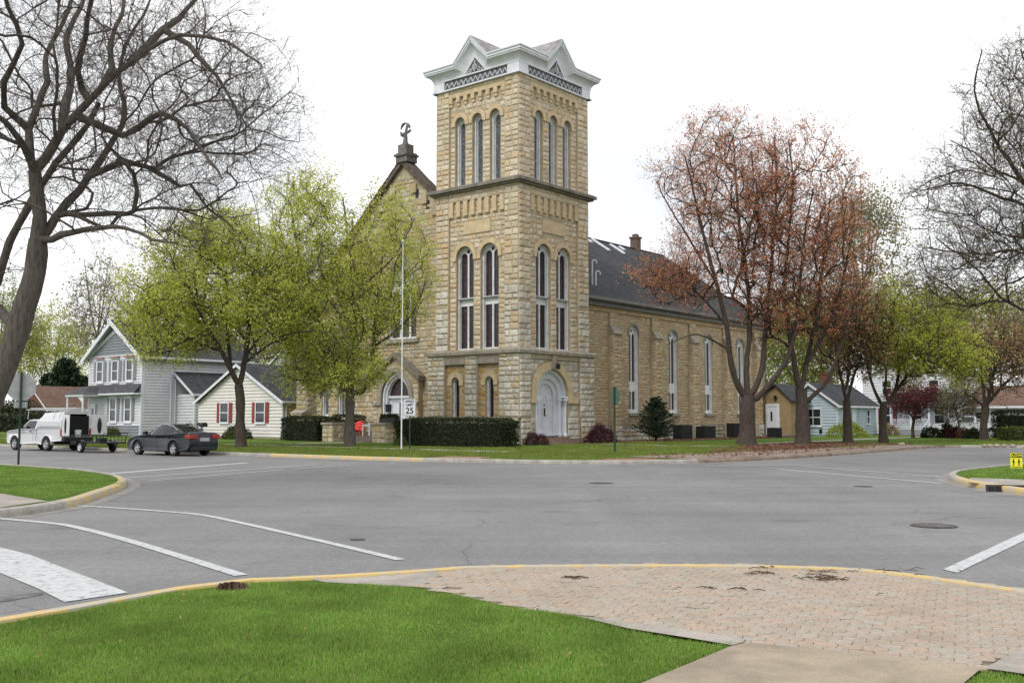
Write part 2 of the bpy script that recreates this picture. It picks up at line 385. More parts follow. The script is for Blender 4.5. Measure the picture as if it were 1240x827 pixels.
def asphalt():
    m, t, p = newmat('worn_asphalt'); v = coords(t)
    f = noise(t, v, .22, 5, .6); r = ramp(t, [(.17,.168,.17), (.215,.212,.212)], [.35, .65]); t.links.new(f, r.inputs['Fac'])
    f2 = noise(t, v, 45, 4, .9); r2 = ramp(t, [(.5,)*3, (1.42,)*3], [.3, .7]); t.links.new(f2, r2.inputs['Fac'])
    c = mixc(t, 1, r.outputs['Color'], r2.outputs['Color'], 'MULTIPLY')
    # tyre-polished bands along both streets
    vr = N(t, 'ShaderNodeTexCoord'); mp = N(t, 'ShaderNodeMapping'); mp.inputs['Rotation'].default_value = (0, 0, -TH); mp.inputs['Scale'].default_value = (.05, .9, 1)
    t.links.new(vr.outputs['Object'], mp.inputs['Vector']); f3 = noise(t, mp.outputs['Vector'], 1, 4, .6)
    r3 = ramp(t, [(.84,)*3, (1.09,)*3], [.3, .7]); t.links.new(f3, r3.inputs['Fac']); c = mixc(t, .8, c, r3.outputs['Color'], 'MULTIPLY')
    mp2 = N(t, 'ShaderNodeMapping'); mp2.inputs['Rotation'].default_value = (0, 0, -TH); mp2.inputs['Scale'].default_value = (.8, .05, 1)
    t.links.new(vr.outputs['Object'], mp2.inputs['Vector']); f4 = noise(t, mp2.outputs['Vector'], 1, 4, .6)
    r4 = ramp(t, [(.88,)*3, (1.07,)*3], [.3, .7]); t.links.new(f4, r4.inputs['Fac']); c = mixc(t, .7, c, r4.outputs['Color'], 'MULTIPLY')
    f8 = noise(t, v, 9, 3, .8); r8 = ramp(t, [(.86,)*3, (1.12,)*3], [.35, .65]); t.links.new(f8, r8.inputs['Fac']); c = mixc(t, 1, c, r8.outputs['Color'], 'MULTIPLY')
    # fine cracks
    wv = N(t, 'ShaderNodeVectorMath', operation='ADD'); nn = N(t, 'ShaderNodeTexNoise'); nn.inputs['Scale'].default_value = .9; nn.inputs['Detail'].default_value = 5
    t.links.new(v, nn.inputs['Vector']); t.links.new(v, wv.inputs[0]); t.links.new(nn.outputs['Color'], wv.inputs[1])
    vo = N(t, 'ShaderNodeTexVoronoi', feature='DISTANCE_TO_EDGE'); vo.inputs['Scale'].default_value = .16; t.links.new(wv.outputs[0], vo.inputs['Vector'])
    r5 = ramp(t, [(1,)*3, (0,)*3], [.0, .005]); t.links.new(vo.outputs['Distance'], r5.inputs['Fac'])
    f6 = noise(t, v, .15, 2); r6 = ramp(t, [(0,)*3, (.6,)*3], [.44, .54]); t.links.new(f6, r6.inputs['Fac'])
    k = N(t, 'ShaderNodeMath', operation='MULTIPLY'); t.links.new(r5.outputs['Color'], k.inputs[0]); t.links.new(r6.outputs['Color'], k.inputs[1])
    c = mixc(t, k.outputs[0], c, (.07,.07,.07))
    # dark sealed stains with a shape of their own
    f7 = noise(t, coords(t, (1, 1.6, 1)), .55, 4, .5); r7 = ramp(t, [(0,)*3, (.45,)*3], [.62, .70]); t.links.new(f7, r7.inputs['Fac'])
    c = mixc(t, r7.outputs['Color'], c, (.09,.09,.095))
    t.links.new(c, p.inputs['Base Color']); p.inputs['Roughness'].default_value = .85; p.inputs['Specular IOR Level'].default_value = .25
    bump(t, p, f2, .5, .006); return m
ASPH = asphalt()
def soilgrass(name, g1, g2, soil, amount=.5):
    m, t, p = newmat(name); v = coords(t)
    f = noise(t, v, 1.1, 6, .7); r = ramp(t, [g1, g2], [.35, .65]); t.links.new(f, r.inputs['Fac'])
    f2 = noise(t, v, 30, 3, .8); r2 = ramp(t, [(.55,)*3, (1.35,)*3], [.3, .7]); t.links.new(f2, r2.inputs['Fac'])
    c = mixc(t, 1, r.outputs['Color'], r2.outputs['Color'], 'MULTIPLY')
    f3 = noise(t, v, .5, 5, .7); r3 = ramp(t, [(0,)*3, (1,)*3], [1-amount, 1.1-amount]); t.links.new(f3, r3.inputs['Fac'])
    t.links.new(mixc(t, r3.outputs['Color'], c, soil), p.inputs['Base Color'])
    p.inputs['Roughness'].default_value = .95; p.inputs['Specular IOR Level'].default_value = .1; bump(t, p, f2, .8, .03); return m
LAWN = soilgrass('lawn_ground', (.06,.11,.015), (.10,.17,.025), (.10,.08,.045), .38)
FARG = soilgrass('far_grass', (.05,.08,.015), (.08,.12,.025), (.1,.085,.05), .45)
LITTER = M('brown_leaf_litter', (.10,.06,.042), .95, .45, 2.5, 20, .02)
GRAVEL = M('gravel_shoulder', (.25,.195,.155), .95, .28, 2, 22, .01)
CONC = M('worn_concrete', (.34,.31,.275), .9, .22, 1.6, 45, .003)
CONC_T = M('tan_aggregate_concrete', (.33,.275,.205), .92, .24, 1.6, 110, .004)
CURB = M('grey_kerb_concrete', (.36,.34,.31), .9, .2, 3, 30, .004)
m_, t_, p_ = newmat('worn_yellow_kerb_paint'); v_ = coords(t_)
f_ = noise(t_, v_, 3.5, 6, .75); r_ = ramp(t_, [(.36,.33,.29), (.38,.34,.27), (.50,.36,.14), (.56,.41,.17)], [0, .46, .53, 1]); t_.links.new(f_, r_.inputs['Fac'])
t_.links.new(r_.outputs['Color'], p_.inputs['Base Color']); p_.inputs['Roughness'].default_value = .8; YEL = m_
m_, t_, p_ = newmat('road_marking_paint'); v_ = coords(t_)
f_ = noise(t_, v_, 9, 6, .8); r_ = ramp(t_, [(.20,.20,.20), (.42,.44,.44), (.52,.54,.54)], [.38, .47, .8]); t_.links.new(f_, r_.inputs['Fac'])
t_.links.new(r_.outputs['Color'], p_.inputs['Base Color']); p_.inputs['Roughness'].default_value = .7; PAINT = m_

b = B(); b.add([(-1500, -300, -.06), (1500, -300, -.06), (1500, 2500, -.06), (-1500, 2500, -.06)], [(0, 1, 2, 3)]); kind(obj('ground', b, FARG), 'structure')
c4 = [AB(-230, -190), AB(190, -190), AB(190, 230), AB(-230, 230)]
b = B(); b.add([(x, y, 0) for x, y in c4], [(0, 1, 2, 3)]); kind(obj('road', b, ASPH), 'structure')
ZL = .115
def BA(x, y): return ((x-OX)*U[0]+(y-OY)*U[1], (x-OX)*V[0]+(y-OY)*V[1])
def lot(kerb_ab, rest_ab, yellow=(), gut=.35):
    """kerb polyline walked with the lot on its left"""
    line = smoothline([np.array(AB(*p)) for p in kerb_ab]); inner = offset(line, .03)
    poly = [tuple(p) for p in inner]+[AB(*p) for p in rest_ab]
    sheet('lawn', poly, ZL, LAWN)
    b = B(); gb = B()
    prof = [(-.035, 0), (-.03, .07), (-.012, .118), (.03, .138), (.16, .138), (.17, .09)]
    rows = [offset(line, o) for o, z in prof]
    for i in range(len(line)-1):
        mid = (line[i]+line[i+1])/2
        b.cur = 1 if any(math.hypot(mid[0]-AB(*y[:2])[0], mid[1]-AB(*y[:2])[1]) < y[2] for y in yellow) else 0
        qa = BA(*mid)
        if -13.6 < qa[0] < 13.4 and -21 < qa[1] < -18.6: b.cur = 2
        for k in range(len(prof)-1):
            q = [(rows[k][i], prof[k][1]), (rows[k][i+1], prof[k][1]), (rows[k+1][i+1], prof[k+1][1]), (rows[k+1][i], prof[k+1][1])]
            b.add([(p[0], p[1], z) for p, z in q], [(0, 1, 2, 3)])
    kind(obj('kerb', b, [CURB, YEL, GRAVEL]), 'structure')
    g1 = offset(line, -.03); g2 = offset(line, -gut)
    gb.add([(*p, .004) for p in g1]+[(*p, .004) for p in g2], [(i, i+1, i+1+len(line), i+len(line)) for i in range(len(line)-1)])
    kind(obj('gutter', gb, M('gutter_concrete', (.25,.24,.225), .9, .2, 1.5, 40)), 'structure')
    return line
lot([(-19.9,180),(-19.9,30),(-19.9,2),(-19.7,-3),(-19.5,-8),(-19,-11),(-18.4,-13.2),(-17.7,-15.6),(-16.2,-17.8),(-14.2,-19.2),(-12,-20),(-8.5,-20.4),(-1,-20.5),(9.5,-20),(13.2,-20.6),(14.2,-22.5),(14,-26),(13.5,-32),(13,-180)],
    [(13,-190),(190,-190),(190,190),(-19.9,190)], [(-19.4,-6.8,4.3)])
lot([(-210,-21.6),(-60,-21.6),(-42,-21.5),(-39,-21.1),(-37.3,-20.1),(-35.8,-18.4),(-33.7,-15.7),(-32.2,-12.6),(-31.4,-9),(-31.3,-6),(-31.3,30),(-31.3,180)],
    [(-31.3,190),(-220,190),(-220,-21.6)], [(-34.7,-16.8,4.1)])
near_line = lot([(-36.6,-180),(-36.6,-60),(-36.6,-45),(-36.6,-40)]+[BA(*G(x, y, .138)) for x, y in [(1300,724),(1240,712.5),(1150,700),(1050,688),(900,682.8),(700,682.5),(560,684.5),(515,688),(400,695),(345,697.5),(300,699),(215,709),(140,722),(0,746)]]+[(-44.3,-30.26),(-46.5,-30.28),(-50,-30.3),(-60,-30.3),(-210,-30.3)],
    [(-220,-30.3),(-220,-190),(-36.6,-190)], [(-38,-31,9)], .3)
lot([(2,-180),(2,-60),(2,-30.4),(-2,-29.9),(-6,-29.6),(-12,-29.2),(-15.4,-29.1),(-17.9,-29.6),(-20.2,-30.6),(-22,-31.8),(-23.5,-33.4),(-24,-36),(-24,-60),(-24,-180)],
    [(-24,-190),(2,-190)], [(-21.5,-31.6,2.6)])
# sidewalks and paths on the lots (4 mm steps)
def strip_ab(name, pts, w, z, mat):
    line = [np.array(AB(*p)) for p in pts]; l, r = offset(line, w/2), offset(line, -w/2)
    return sheet(name, [tuple(p) for p in l]+[tuple(p) for p in r[::-1]], z, mat)
def sheet_ab(name, pts, z, mat): return sheet(name, [AB(*p) for p in pts], z, mat)
LIT = [(-7,-16.4),(-3,-14.4),(3,-12.2),(9,-11.2),(15,-11.6),(13.9,-18.2),(9.5,-17.0),(-1,-17.2)]
def px_sheet(name, pts, z, mat): return sheet(name, [G(x, y, z) for x, y in pts], z, mat)
strip_ab('sidewalk', [(-11.2,170),(-11.2,-2),(-11.2,-8.5)], 1.4, ZL+.004, CONC)
strip_ab('entry_path', [(-10.4,10.8),(-3.2,10.8)], 1.8, ZL+.008, CONC)
strip_ab('door_path', [(2.9,-3.0),(2.7,-19.9)], 1.5, ZL+.006, CONC)
strip_ab('side_sidewalk', [(-9,-10.3),(13,-10.3),(60,-10.3)], 1.3, ZL+.010, CONC)
strip_ab('gravel_shoulder', [(-13.0,-17.5),(-8,-18.4),(-1,-18.4),(9.5,-18.0),(12.9,-18.6)], 3.5, ZL+.014, GRAVEL)
sheet_ab('kerb_ramp', [(-16.2,-17.4),(-14.4,-18.7),(-13.7,-17.4),(-15.3,-16.4)], ZL+.018, M('red_ramp', (.26,.12,.09), .9, .15))
sheet_ab('corner_ramp', [(-18.7,-10.9),(-18.1,-12.9),(-16.6,-12.4),(-17.2,-10.6)], ZL+.018, M('red_ramp_b', (.30,.19,.14), .9, .15))
sheet_ab('driveway', [(14.35,-22.6),(14.2,-25.4),(30,-30.5),(60,-36),(60,-33),(30,-27)], ZL+.018, CONC)
# leaf-litter bed along the nave and under the right-hand trees
strip_ab('mulch_bed', [(3.2,-1.3),(20,-1.5),(33,-2.0)], 3.6, ZL+.022, LITTER)
sheet_ab('leaf_litter', LIT, ZL+.026, LITTER)
sheet('left_sidewalk', [G(-120,580,ZL),G(0,597.5,ZL),G(58,607,ZL),AB(-37.6,-19.85),AB(-39.1,-20.8),AB(-42,-21.2),AB(-50,-21.25)], ZL+.006, CONC)
px_sheet('right_sidewalk', [(1172,584),(1240,589),(1300,592),(1300,581),(1240,580.5),(1175,578)], ZL+.006, CONC)
# near corner
WALKP = [(886,781.5),(903,777.5),(1050,790),(1189,808),(1165,828),(1120,900),(700,860),(770,829)]
px_sheet('concrete_walk', WALKP, ZL+.026, CONC_T)
px_sheet('walk_slab', [(1192,808.5),(1243,781),(1400,740),(1420,800),(1260,818)], ZL+.026, CONC)
APRON = [(350,697),(400,695.5),(515,689.5),(548,686),(560,686.5),(540,694),(506,710.5),(440,707),(395,704.5)]
px_sheet('concrete_apron', APRON, ZL+.006, CONC)
px_sheet('edging_strip', [(690,743.5),(820,760.5),(903,772.8),(900,777),(887,780.5),(820,769.5),(760,760)], ZL+.021, CONC)
PAVE = [(548,688),(600,685.5),(700,684),(900,684),(1050,689),(1150,701.5),(1240,714),(1420,742),(1240,781),(1190,807),(1050,789),(903,776),(820,761.5),(740,751),(690,745),(640,739),(590,729),(545,718),(506,711),(540,694)]
PAVW = [G(x, y+(6 if y > 755 else 0), ZL) for x, y in PAVE]
sheet('paving_bed', [G(x, y+(7 if y > 755 else 0), ZL) for x, y in PAVE], ZL+.004, M('paving_joint_dirt', (.24,.195,.15), .95, .3, 3, 40))
def pavers():
    m = stone('pink_pavers', [(.385,.315,.255),(.40,.32,.255),(.365,.31,.255),(.385,.345,.29),(.345,.29,.235),(.415,.325,.255),(.375,.295,.23),(.365,.325,.275)], .3, 30, .004, 'LINEAR')
    b = B(); ang = R(-24); ca, sa = math.cos(ang), math.sin(ang); L, Wd = .155, .125; z = ZL+.012
    ox, oy = G(900, 740)
    shape = [(-.5, -.36), (-.25, -.5), (.0, -.36), (.25, -.5), (.5, -.36), (.5, .36+.28), (.25, .5), (0, .64), (-.25, .5), (-.5, .64)]
    shape = [(-.5,-.40),(-.25,-.46),(0,-.5),(.25,-.46),(.5,-.40),(.58,.0),(.5,.5),(.25,.56),(0,.6),(-.25,.56),(-.5,.5),(-.42,.0)]
    for i in range(-34, 50):
        for j in range(-44, 44):
            cx = (i+.5*(j % 2))*L; cy = j*Wd
            wx, wy = ox+cx*ca-cy*sa, oy+cx*sa+cy*ca
            if not in_poly(np.array([wx]), np.array([wy]), PAVW)[0]: continue
            if random.random() < .0008: continue
            dz = random.uniform(-.0025, .0025); tx, ty = random.uniform(-.02, .02), random.uniform(-.03, .03)
            dr = random.uniform(-.03, .03)
            ring0, ring1 = [], []
            for sx, sy in shape:
                for ring, k, h in ((ring0, .985, -.005), (ring1, .955, .0)):
                    x, y = sx*L*k, (sy-.05)*Wd*k
                    x, y = x-y*dr, y+x*dr
                    zz = z+dz+h+tx*x+ty*y
                    ring.append((wx+x*ca-y*sa, wy+x*sa+y*ca, zz))
            n = len(shape)
            b.add(ring0+ring1, [tuple(range(n, 2*n))]+[(q, (q+1) % n, (q+1) % n+n, q+n) for q in range(n)])
    kind(obj('block_paving', b, m), 'structure')
pavers()
# markings
def line_px(pts, w, z=.008):
    line = [np.array(G(x, y, 0)) for x, y in pts]
    if len(line) > 2: line = smoothline(line, .3)
    l, r = offset(line, w/2), offset(line, -w/2); n = len(line)
    mk.add([(*p, z) for p in l]+[(*p, z) for p in r], [(i, i+1, i+1+n, i+n) for i in range(n-1)])
mk = B()
line_px([(110,575.5),(300,560.3)], .32); line_px([(145,579.3),(388,562.5)], .16); line_px([(180,582.6),(344,568.6)], .13); line_px([(352,568),(425,563)], .13)
line_px([(90,612.3),(130,614.5),(200,619.5),(245,623.8),(300,635),(390,655.5),(485,678)], .13)
line_px([(-20,626),(0,628),(60,633.5),(90,638),(160,656),(292,697)], .15)
line_px([(855,564.3),(997,563)], .16); line_px([(972,564.8),(1139,577.7)], .13); line_px([(941,568),(1141,585.7)], .15); line_px([(-40,560.5),(12,558.8)], .2)
mk.add([(*G(x, y), .008) for x, y in [(-30,655),(0,663),(36,672),(155,718),(78,729.5),(48,714),(0,694),(-40,680)]], [(0,1,2,3),(0,3,4,5),(0,5,6,7)])
mk.add([(*G(x, y), .008) for x, y in [(1142,690),(1159,694),(1240,655),(1330,613),(1320,609),(1240,645)]], [(0,1,2,5),(5,2,3,4)])
kind(obj('road_markings', mk, PAINT), 'structure')
PATCH = M('darker_asphalt_patch', (.145,.143,.145), .9, .35, 5, 60, .004)
for k_, q_ in enumerate(([(0,723),(22,719),(50,716.5),(54,719),(28,724),(8,727.5),(-20,731),(-20,726)],)):
    px_sheet('road_patch', q_, .0045, PATCH)
# manhole cover
x, y = G(1131, 637); r = .335
b = B(); b.lathe([(.0, .0), (r, .0), (r, .012), (r-.03, .016), (r-.035, .010), (r-.05, .010)], (0, 0, 0), 32)
b.cur = 1
for i in range(-5, 6):
    for j in range(-5, 6):
        if math.hypot(i*.052, j*.052) < r-.07: b.box(i*.052-.018, i*.052+.018, j*.052-.018, j*.052+.018, .009, .017)
o = obj('manhole_cover', b, [IRONW, IRONT]); o.location = (x, y, 0); tag(o, 'round cast iron manhole cover set flush in the asphalt at the right', 'manhole cover')
for nm, (px, py), s in (('utility_cover', (1045, 589), .22), ('utility_cover', (433, 653.5), .10), ('utility_cover', (728, 585), .3)):
    x, y = G(px, py); b = B(); b.lathe([(.0, .0), (s, .0), (s, .009), (s-.02, .011), (0, .011)], (0, 0, 0), 20)
    o = obj('utility_cover', b, IRONW); o.location = (x, y, 0)
    tag(o, {1045: 'small dark utility cover in the road near the right-hand white crossing lines', 433: 'tiny round valve cover beside the long white line near the front kerb', 728: 'flat dark utility cover in the middle of the crossroads'}[px], 'utility cover')
# storm drain in the right-hand kerb
gx, gy = G(1228, 596); dr = thing('storm_drain', 'black slotted storm drain inlet in the yellow kerb at the right edge', 'storm drain', (gx, gy, 0), TH+R(-65))
b = B(); b.box(-.55, .55, -.06, .05, .0, .02); b.box(-.55, .55, .03, .1, .02, .155); obj('inlet_frame', b, IRONW, dr)
b = B()
for k in range(7): b.box(-.5+k*.155, -.42+k*.155, -.055, .028, .021, .125)
obj('grate', b, BLACK, dr)

# ------------------------------------------------------------------ grass
def blades(name, poly_w, dens, h, wd, cols, zbase=ZL, holes=(), bend=.5, seed=1, clumps=None, lab='short grass'):
    g = np.random.default_rng(seed); p = np.asarray(poly_w); x0, y0 = p.min(0); x1, y1 = p.max(0)
    n = int((x1-x0)*(y1-y0)*dens); x = g.uniform(x0, x1, n); y = g.uniform(y0, y1, n)
    k = in_poly(x, y, poly_w)
    for hp in holes: k &= ~in_poly(x, y, hp)
    nn = np.sin(x*1.7+np.sin(y*2.3)*1.5)*np.cos(y*1.9+np.sin(x*1.3)*2)+.6*np.sin(x*5.1+y*3.7)*np.sin(y*6.3-x*2.2)
    k &= g.uniform(0, 1, n) < np.clip(.78+.42*nn, .12, 1)
    x, y, nn = x[k], y[k], nn[k]; n = len(x)
    hh = g.uniform(h[0], h[1], n)*(1+.28*nn); a = g.uniform(0, 2*PI, n); la = g.uniform(0, 2*PI, n); ln = g.uniform(0, bend, n)*hh
    w2 = wd*g.uniform(.6, 1.2, n)/2; ca, sa = np.cos(a)*w2, np.sin(a)*w2
    dx, dy = np.cos(la)*ln, np.sin(la)*ln; z = np.full(n, zbase-.01)
    v = np.stack([np.stack([x-ca, y-sa, z], 1), np.stack([x+ca, y+sa, z], 1),
                  np.stack([x+ca*.7+dx*.35, y+sa*.7+dy*.35, z+hh*.6], 1), np.stack([x+dx, y+dy, z+hh*.97], 1)], 1)
    o = np_obj(name, v, 4, cols); return kind(o, 'stuff')
L_GRASS = leafm('grass_blades', [(.12,.245,.035),(.175,.325,.048),(.235,.39,.065),(.33,.37,.12),(.14,.27,.04)], .4, 1.3)
L_GRASS2 = leafm('far_grass_blades', [(.12,.18,.025),(.16,.23,.035),(.20,.26,.05),(.24,.23,.08)], .35, .6)
lawnpx = [(-60,776),(0,759),(140,732),(215,718),(300,707),(345,705),(395,709),(440,709),(504,713),(545,720),(590,730),(640,740),(690,747),(760,760.5),(820,769.5),(889,781.5),(773,829),(705,862),(-60,900)]
blades('grass', [G(x, y, ZL) for x, y in lawnpx], 19000, (.018, .045), .0048, L_GRASS, seed=2)
blades('grass', [G(x, y, ZL) for x, y in [(1197,812),(1245,817),(1300,830),(1300,860),(1150,850),(1168,828)]], 15000, (.018, .045), .005, L_GRASS, seed=3)
wl = [G(x, y, ZL) for x, y in [(-80,563),(0,566.5),(90,571.5),(140,580),(149,586),(120,593),(60,603.5),(56,605),(0,595.5),(-80,582)]]
blades('grass', wl, 1500, (.03, .07), .010, L_GRASS, seed=4)
wl = [G(x, y, ZL) for x, y in [(1168,577),(1178,571.5),(1240,565.5),(1320,560),(1320,581),(1240,580)]]
blades('grass', wl, 900, (.05, .11), .014, L_GRASS, seed=5)
def abpoly(l): return [AB(*p) for p in l]
blades('grass', abpoly([(-19.7,30),(-19.7,2),(-19.4,-8),(-18.3,-13),(-17.4,-15.6),(-16,-17.5),(-14.6,-18.2),(-13.4,-15.8),(-8,-16.7),(-3,-16.6),(4,-12),(9,-11),(9,-3.4),(2.5,-3.3),(-6,-6),(-9,0),(-9,30)]), 260, (.05, .12), .022, L_GRASS2,
       holes=[abpoly([(-12,30),(-10.4,30),(-10.4,-9),(-12,-9)]), abpoly([(1.9,0),(3.6,0),(3.6,-21),(1.9,-21)]), abpoly([(-16.5,-17.9),(-14.2,-19.2),(-13.4,-17.3),(-15.4,-16.1)]), abpoly([(-19,-10.7),(-18.3,-13.2),(-16.4,-12.6),(-17,-10.4)])], seed=6)
blades('grass', [G(x, y, ZL) for x, y in [(1000,541),(1060,538.5),(1125,534),(1300,530),(1300,541),(1190,539),(1150,537),(1100,536.5),(1040,542)]], 60, (.07, .15), .05, L_GRASS2, seed=8)
blades('grass', abpoly([(-19.6,31),(-9,31),(-3,44),(-3,75),(-19.6,75)]), 90, (.06, .13), .035, L_GRASS2, holes=[abpoly([(-12,80),(-10.4,80),(-10.4,30),(-12,30)])], seed=9)
# fallen debris on the paving: twigs and litter pieces
b = B()
def twig(px, py, n, spread):
    x, y = G(px, py+(5 if py < 700 else 0), ZL)
    for i in range(n):
        a = random.uniform(0, PI); l = random.uniform(.02, .10); cx, cy = x+random.gauss(0, spread), y+random.gauss(0, spread*.5)
        b.tube([(cx-math.cos(a)*l, cy-math.sin(a)*l*.5, ZL+.02), (cx, cy+.01, ZL+.03), (cx+math.cos(a)*l, cy+math.sin(a)*l*.5, ZL+.02)], [.003, .004, .002], 4)
for q in [(930,684.5,7,.08),(925,692,9,.08),(990,697,22,.22),(1003,699,14,.15),(1080,690,14,.25),(990,690,8,.12),(856,715,4,.08),(895,716,4,.08),(1065,722,1,.01),(692,702,12,.05)]: twig(*q)
o = obj('fallen_twigs', b, M('twig_brown', (.07,.045,.03), .9, .3)); kind(o, 'stuff')
b = B()
x, y = G(281, 713.5, ZL)
for i in range(60):
    a = random.uniform(0, 2*PI); r = random.uniform(0, .15); b.tube([(x+r*math.cos(a), y+r*.6*math.sin(a), ZL), (x+r*math.cos(a)*.8, y+r*.5*math.sin(a), ZL+.03*(1-r*4)+.04)], [.016, .006], 5)
o = obj('dirt_clod', b, LITTER); tag(o, 'small brown clump of dead turf beside the front kerb on the lawn', 'dirt clump')

L_DEAD = leafm('dry_leaf_bits', [(.30,.20,.09),(.38,.28,.14),(.24,.14,.07)], .2, 2)
g_ = np.random.default_rng(77); pw = [G(x, y, ZL) for x, y in lawnpx]; p_ = np.array(pw); n_ = 260
x_ = g_.uniform(p_[:, 0].min(), p_[:, 0].max(), n_); y_ = g_.uniform(p_[:, 1].min(), p_[:, 1].max(), n_); k_ = in_poly(x_, y_, pw); c_ = np.stack([x_[k_], y_[k_], np.full(k_.sum(), ZL+.03)], 1)
a_ = g_.normal(0, .006, c_.shape); q_ = g_.normal(0, .005, c_.shape)
kind(np_obj('fallen_leaves', np.stack([c_-a_, c_+q_, c_+a_, c_-q_], 1), 4, L_DEAD), 'stuff')
# ------------------------------------------------------------------ the church
church = thing('stone_church', 'large old tan limestone church with square bell tower at the street corner', 'church', (OX, OY, 0), TH)
LA, LB = 7.15, 6.85
mL = lambda t, d, z: (-d, t, z)
mR = lambda t, d, z: (t, -d, z)
mK = lambda t, d, z: (LA+d, t, z)
mV = lambda t, d, z: (t, LB+d, z)
FA = 1.0; NB = .75
mF = lambda t, d, z: (FA-d, t, z)
mN = lambda t, d, z: (t, NB-d, z)

def window(m, name, c, w, z0, zs, dback, style, rise=None, label=None):
    """white frame with its panes; m maps (t, d, z); dback = outward position of the frame face"""
    b = B(m); o = arch(c, w-.02, z0+.005, zs, rise and rise-.01); fr = .10 if style != 'slim' else .07
    if style == 'nave': fr = .17
    inn = arch(c, w-2*fr, z0+fr, zs, rise and rise-fr)
    holes = []
    if style == 'belfry': holes = [arch(c, w-2*fr-.06, z0+.12, zs-.15)]
    elif style == 'slim': holes = [arch(c, w-2*fr, z0+.08, zs)]
    elif style == 'mid':
        cw = (w-2*fr-.11)/2; q = cw/2+.055; zt = z0+2.75; zb = zt+.52
        holes = [rect(c-q-cw/2, c-q+cw/2, z0+.1, zt), rect(c+q-cw/2, c+q+cw/2, z0+.1, zt),
                 arch(c-q, cw, zb, zs+.05), arch(c+q, cw, zb, zs+.05), circ(c, zs+w/2-fr-.19, .14)]
    elif style == 'nave':
        cw = (w-2*fr-.10)/2; q = cw/2+.05; zt = z0+1.45; zb = zt+.75
        holes = [arch(c-q, cw, z0+.25, zt-.1, .16), arch(c+q, cw, z0+.25, zt-.1, .16),
                 arch(c-q, cw, zb, zs-.22, .3), arch(c+q, cw, zb, zs-.22, .3), circ(c, zs+.24, .12, 10)]
    elif style == 'church_front':
        cw = (w-2*.1-2*.14)/3; q = cw+.14
        holes = [arch(c+k*q, cw, z0+.15, zs+.1) for k in (-1, 0, 1)]+[circ(c, zs+rise*.62, .33, 16), circ(c-.62, zs+.95, .2), circ(c+.62, zs+.95, .2)]
    b.wall(o, holes, dback, .09)
    b.ring(arch(c, w-.10, z0+.02, zs, rise and rise-.05), o, dback+.14, dback-.1)       # casing on the jambs
    b.bar(c-w/2+.012, c+w/2-.012, dback-.05, dback+.17, z0+.002, z0+.07)
    if style in ('mid', 'belfry', 'slim'):
        for sgn in (-1, 1):                                      # engaged colonnette on each jamb
            x = c+sgn*(w/2-.07)
            n = 8; pts = []
            for r_, z_ in ((.045, z0+.07), (.045, z0+.25), (.032, z0+.28), (.032, zs-.35), (.055, zs-.33), (.055, zs-.12), (.03, zs-.10), (.03, zs)):
                pts.append((r_, z_))
            vs = [(x+r_*math.cos(2*PI*k/n), dback+.13+r_*math.sin(2*PI*k/n), z_) for r_, z_ in pts for k in range(n)]
            b.add(vs, [(i*n+k, i*n+(k+1) % n, (i+1)*n+(k+1) % n, (i+1)*n+k) for i in range(len(pts)-1) for k in range(n)])
    if style == 'mid': 
        b.cur = 1; b.bar(c-w/2+.03, c+w/2-.03, dback-.02, dback+.22, zb-.10, zb-.02)
    fr_o = obj(name, b, [WHITE_O, GREYW], church)
    g = B(m); g.wall(arch(c, w-.06, z0+.03, zs, rise and rise-.03), (), dback-.085)
    obj('glass', g, LOUVRE if style == 'belfry' else STAIN, fr_o)
    if label: fr_o['label'] = label
    return fr_o

def hood(b, c, w, zs, th, drop, d0, d1, rise=None):
    inn = arch(c, w, zs-drop, zs, rise); o = arch(c, w+2*th, zs-drop, zs, rise and rise+th)
    b.ring(inn, o, d0, d1)

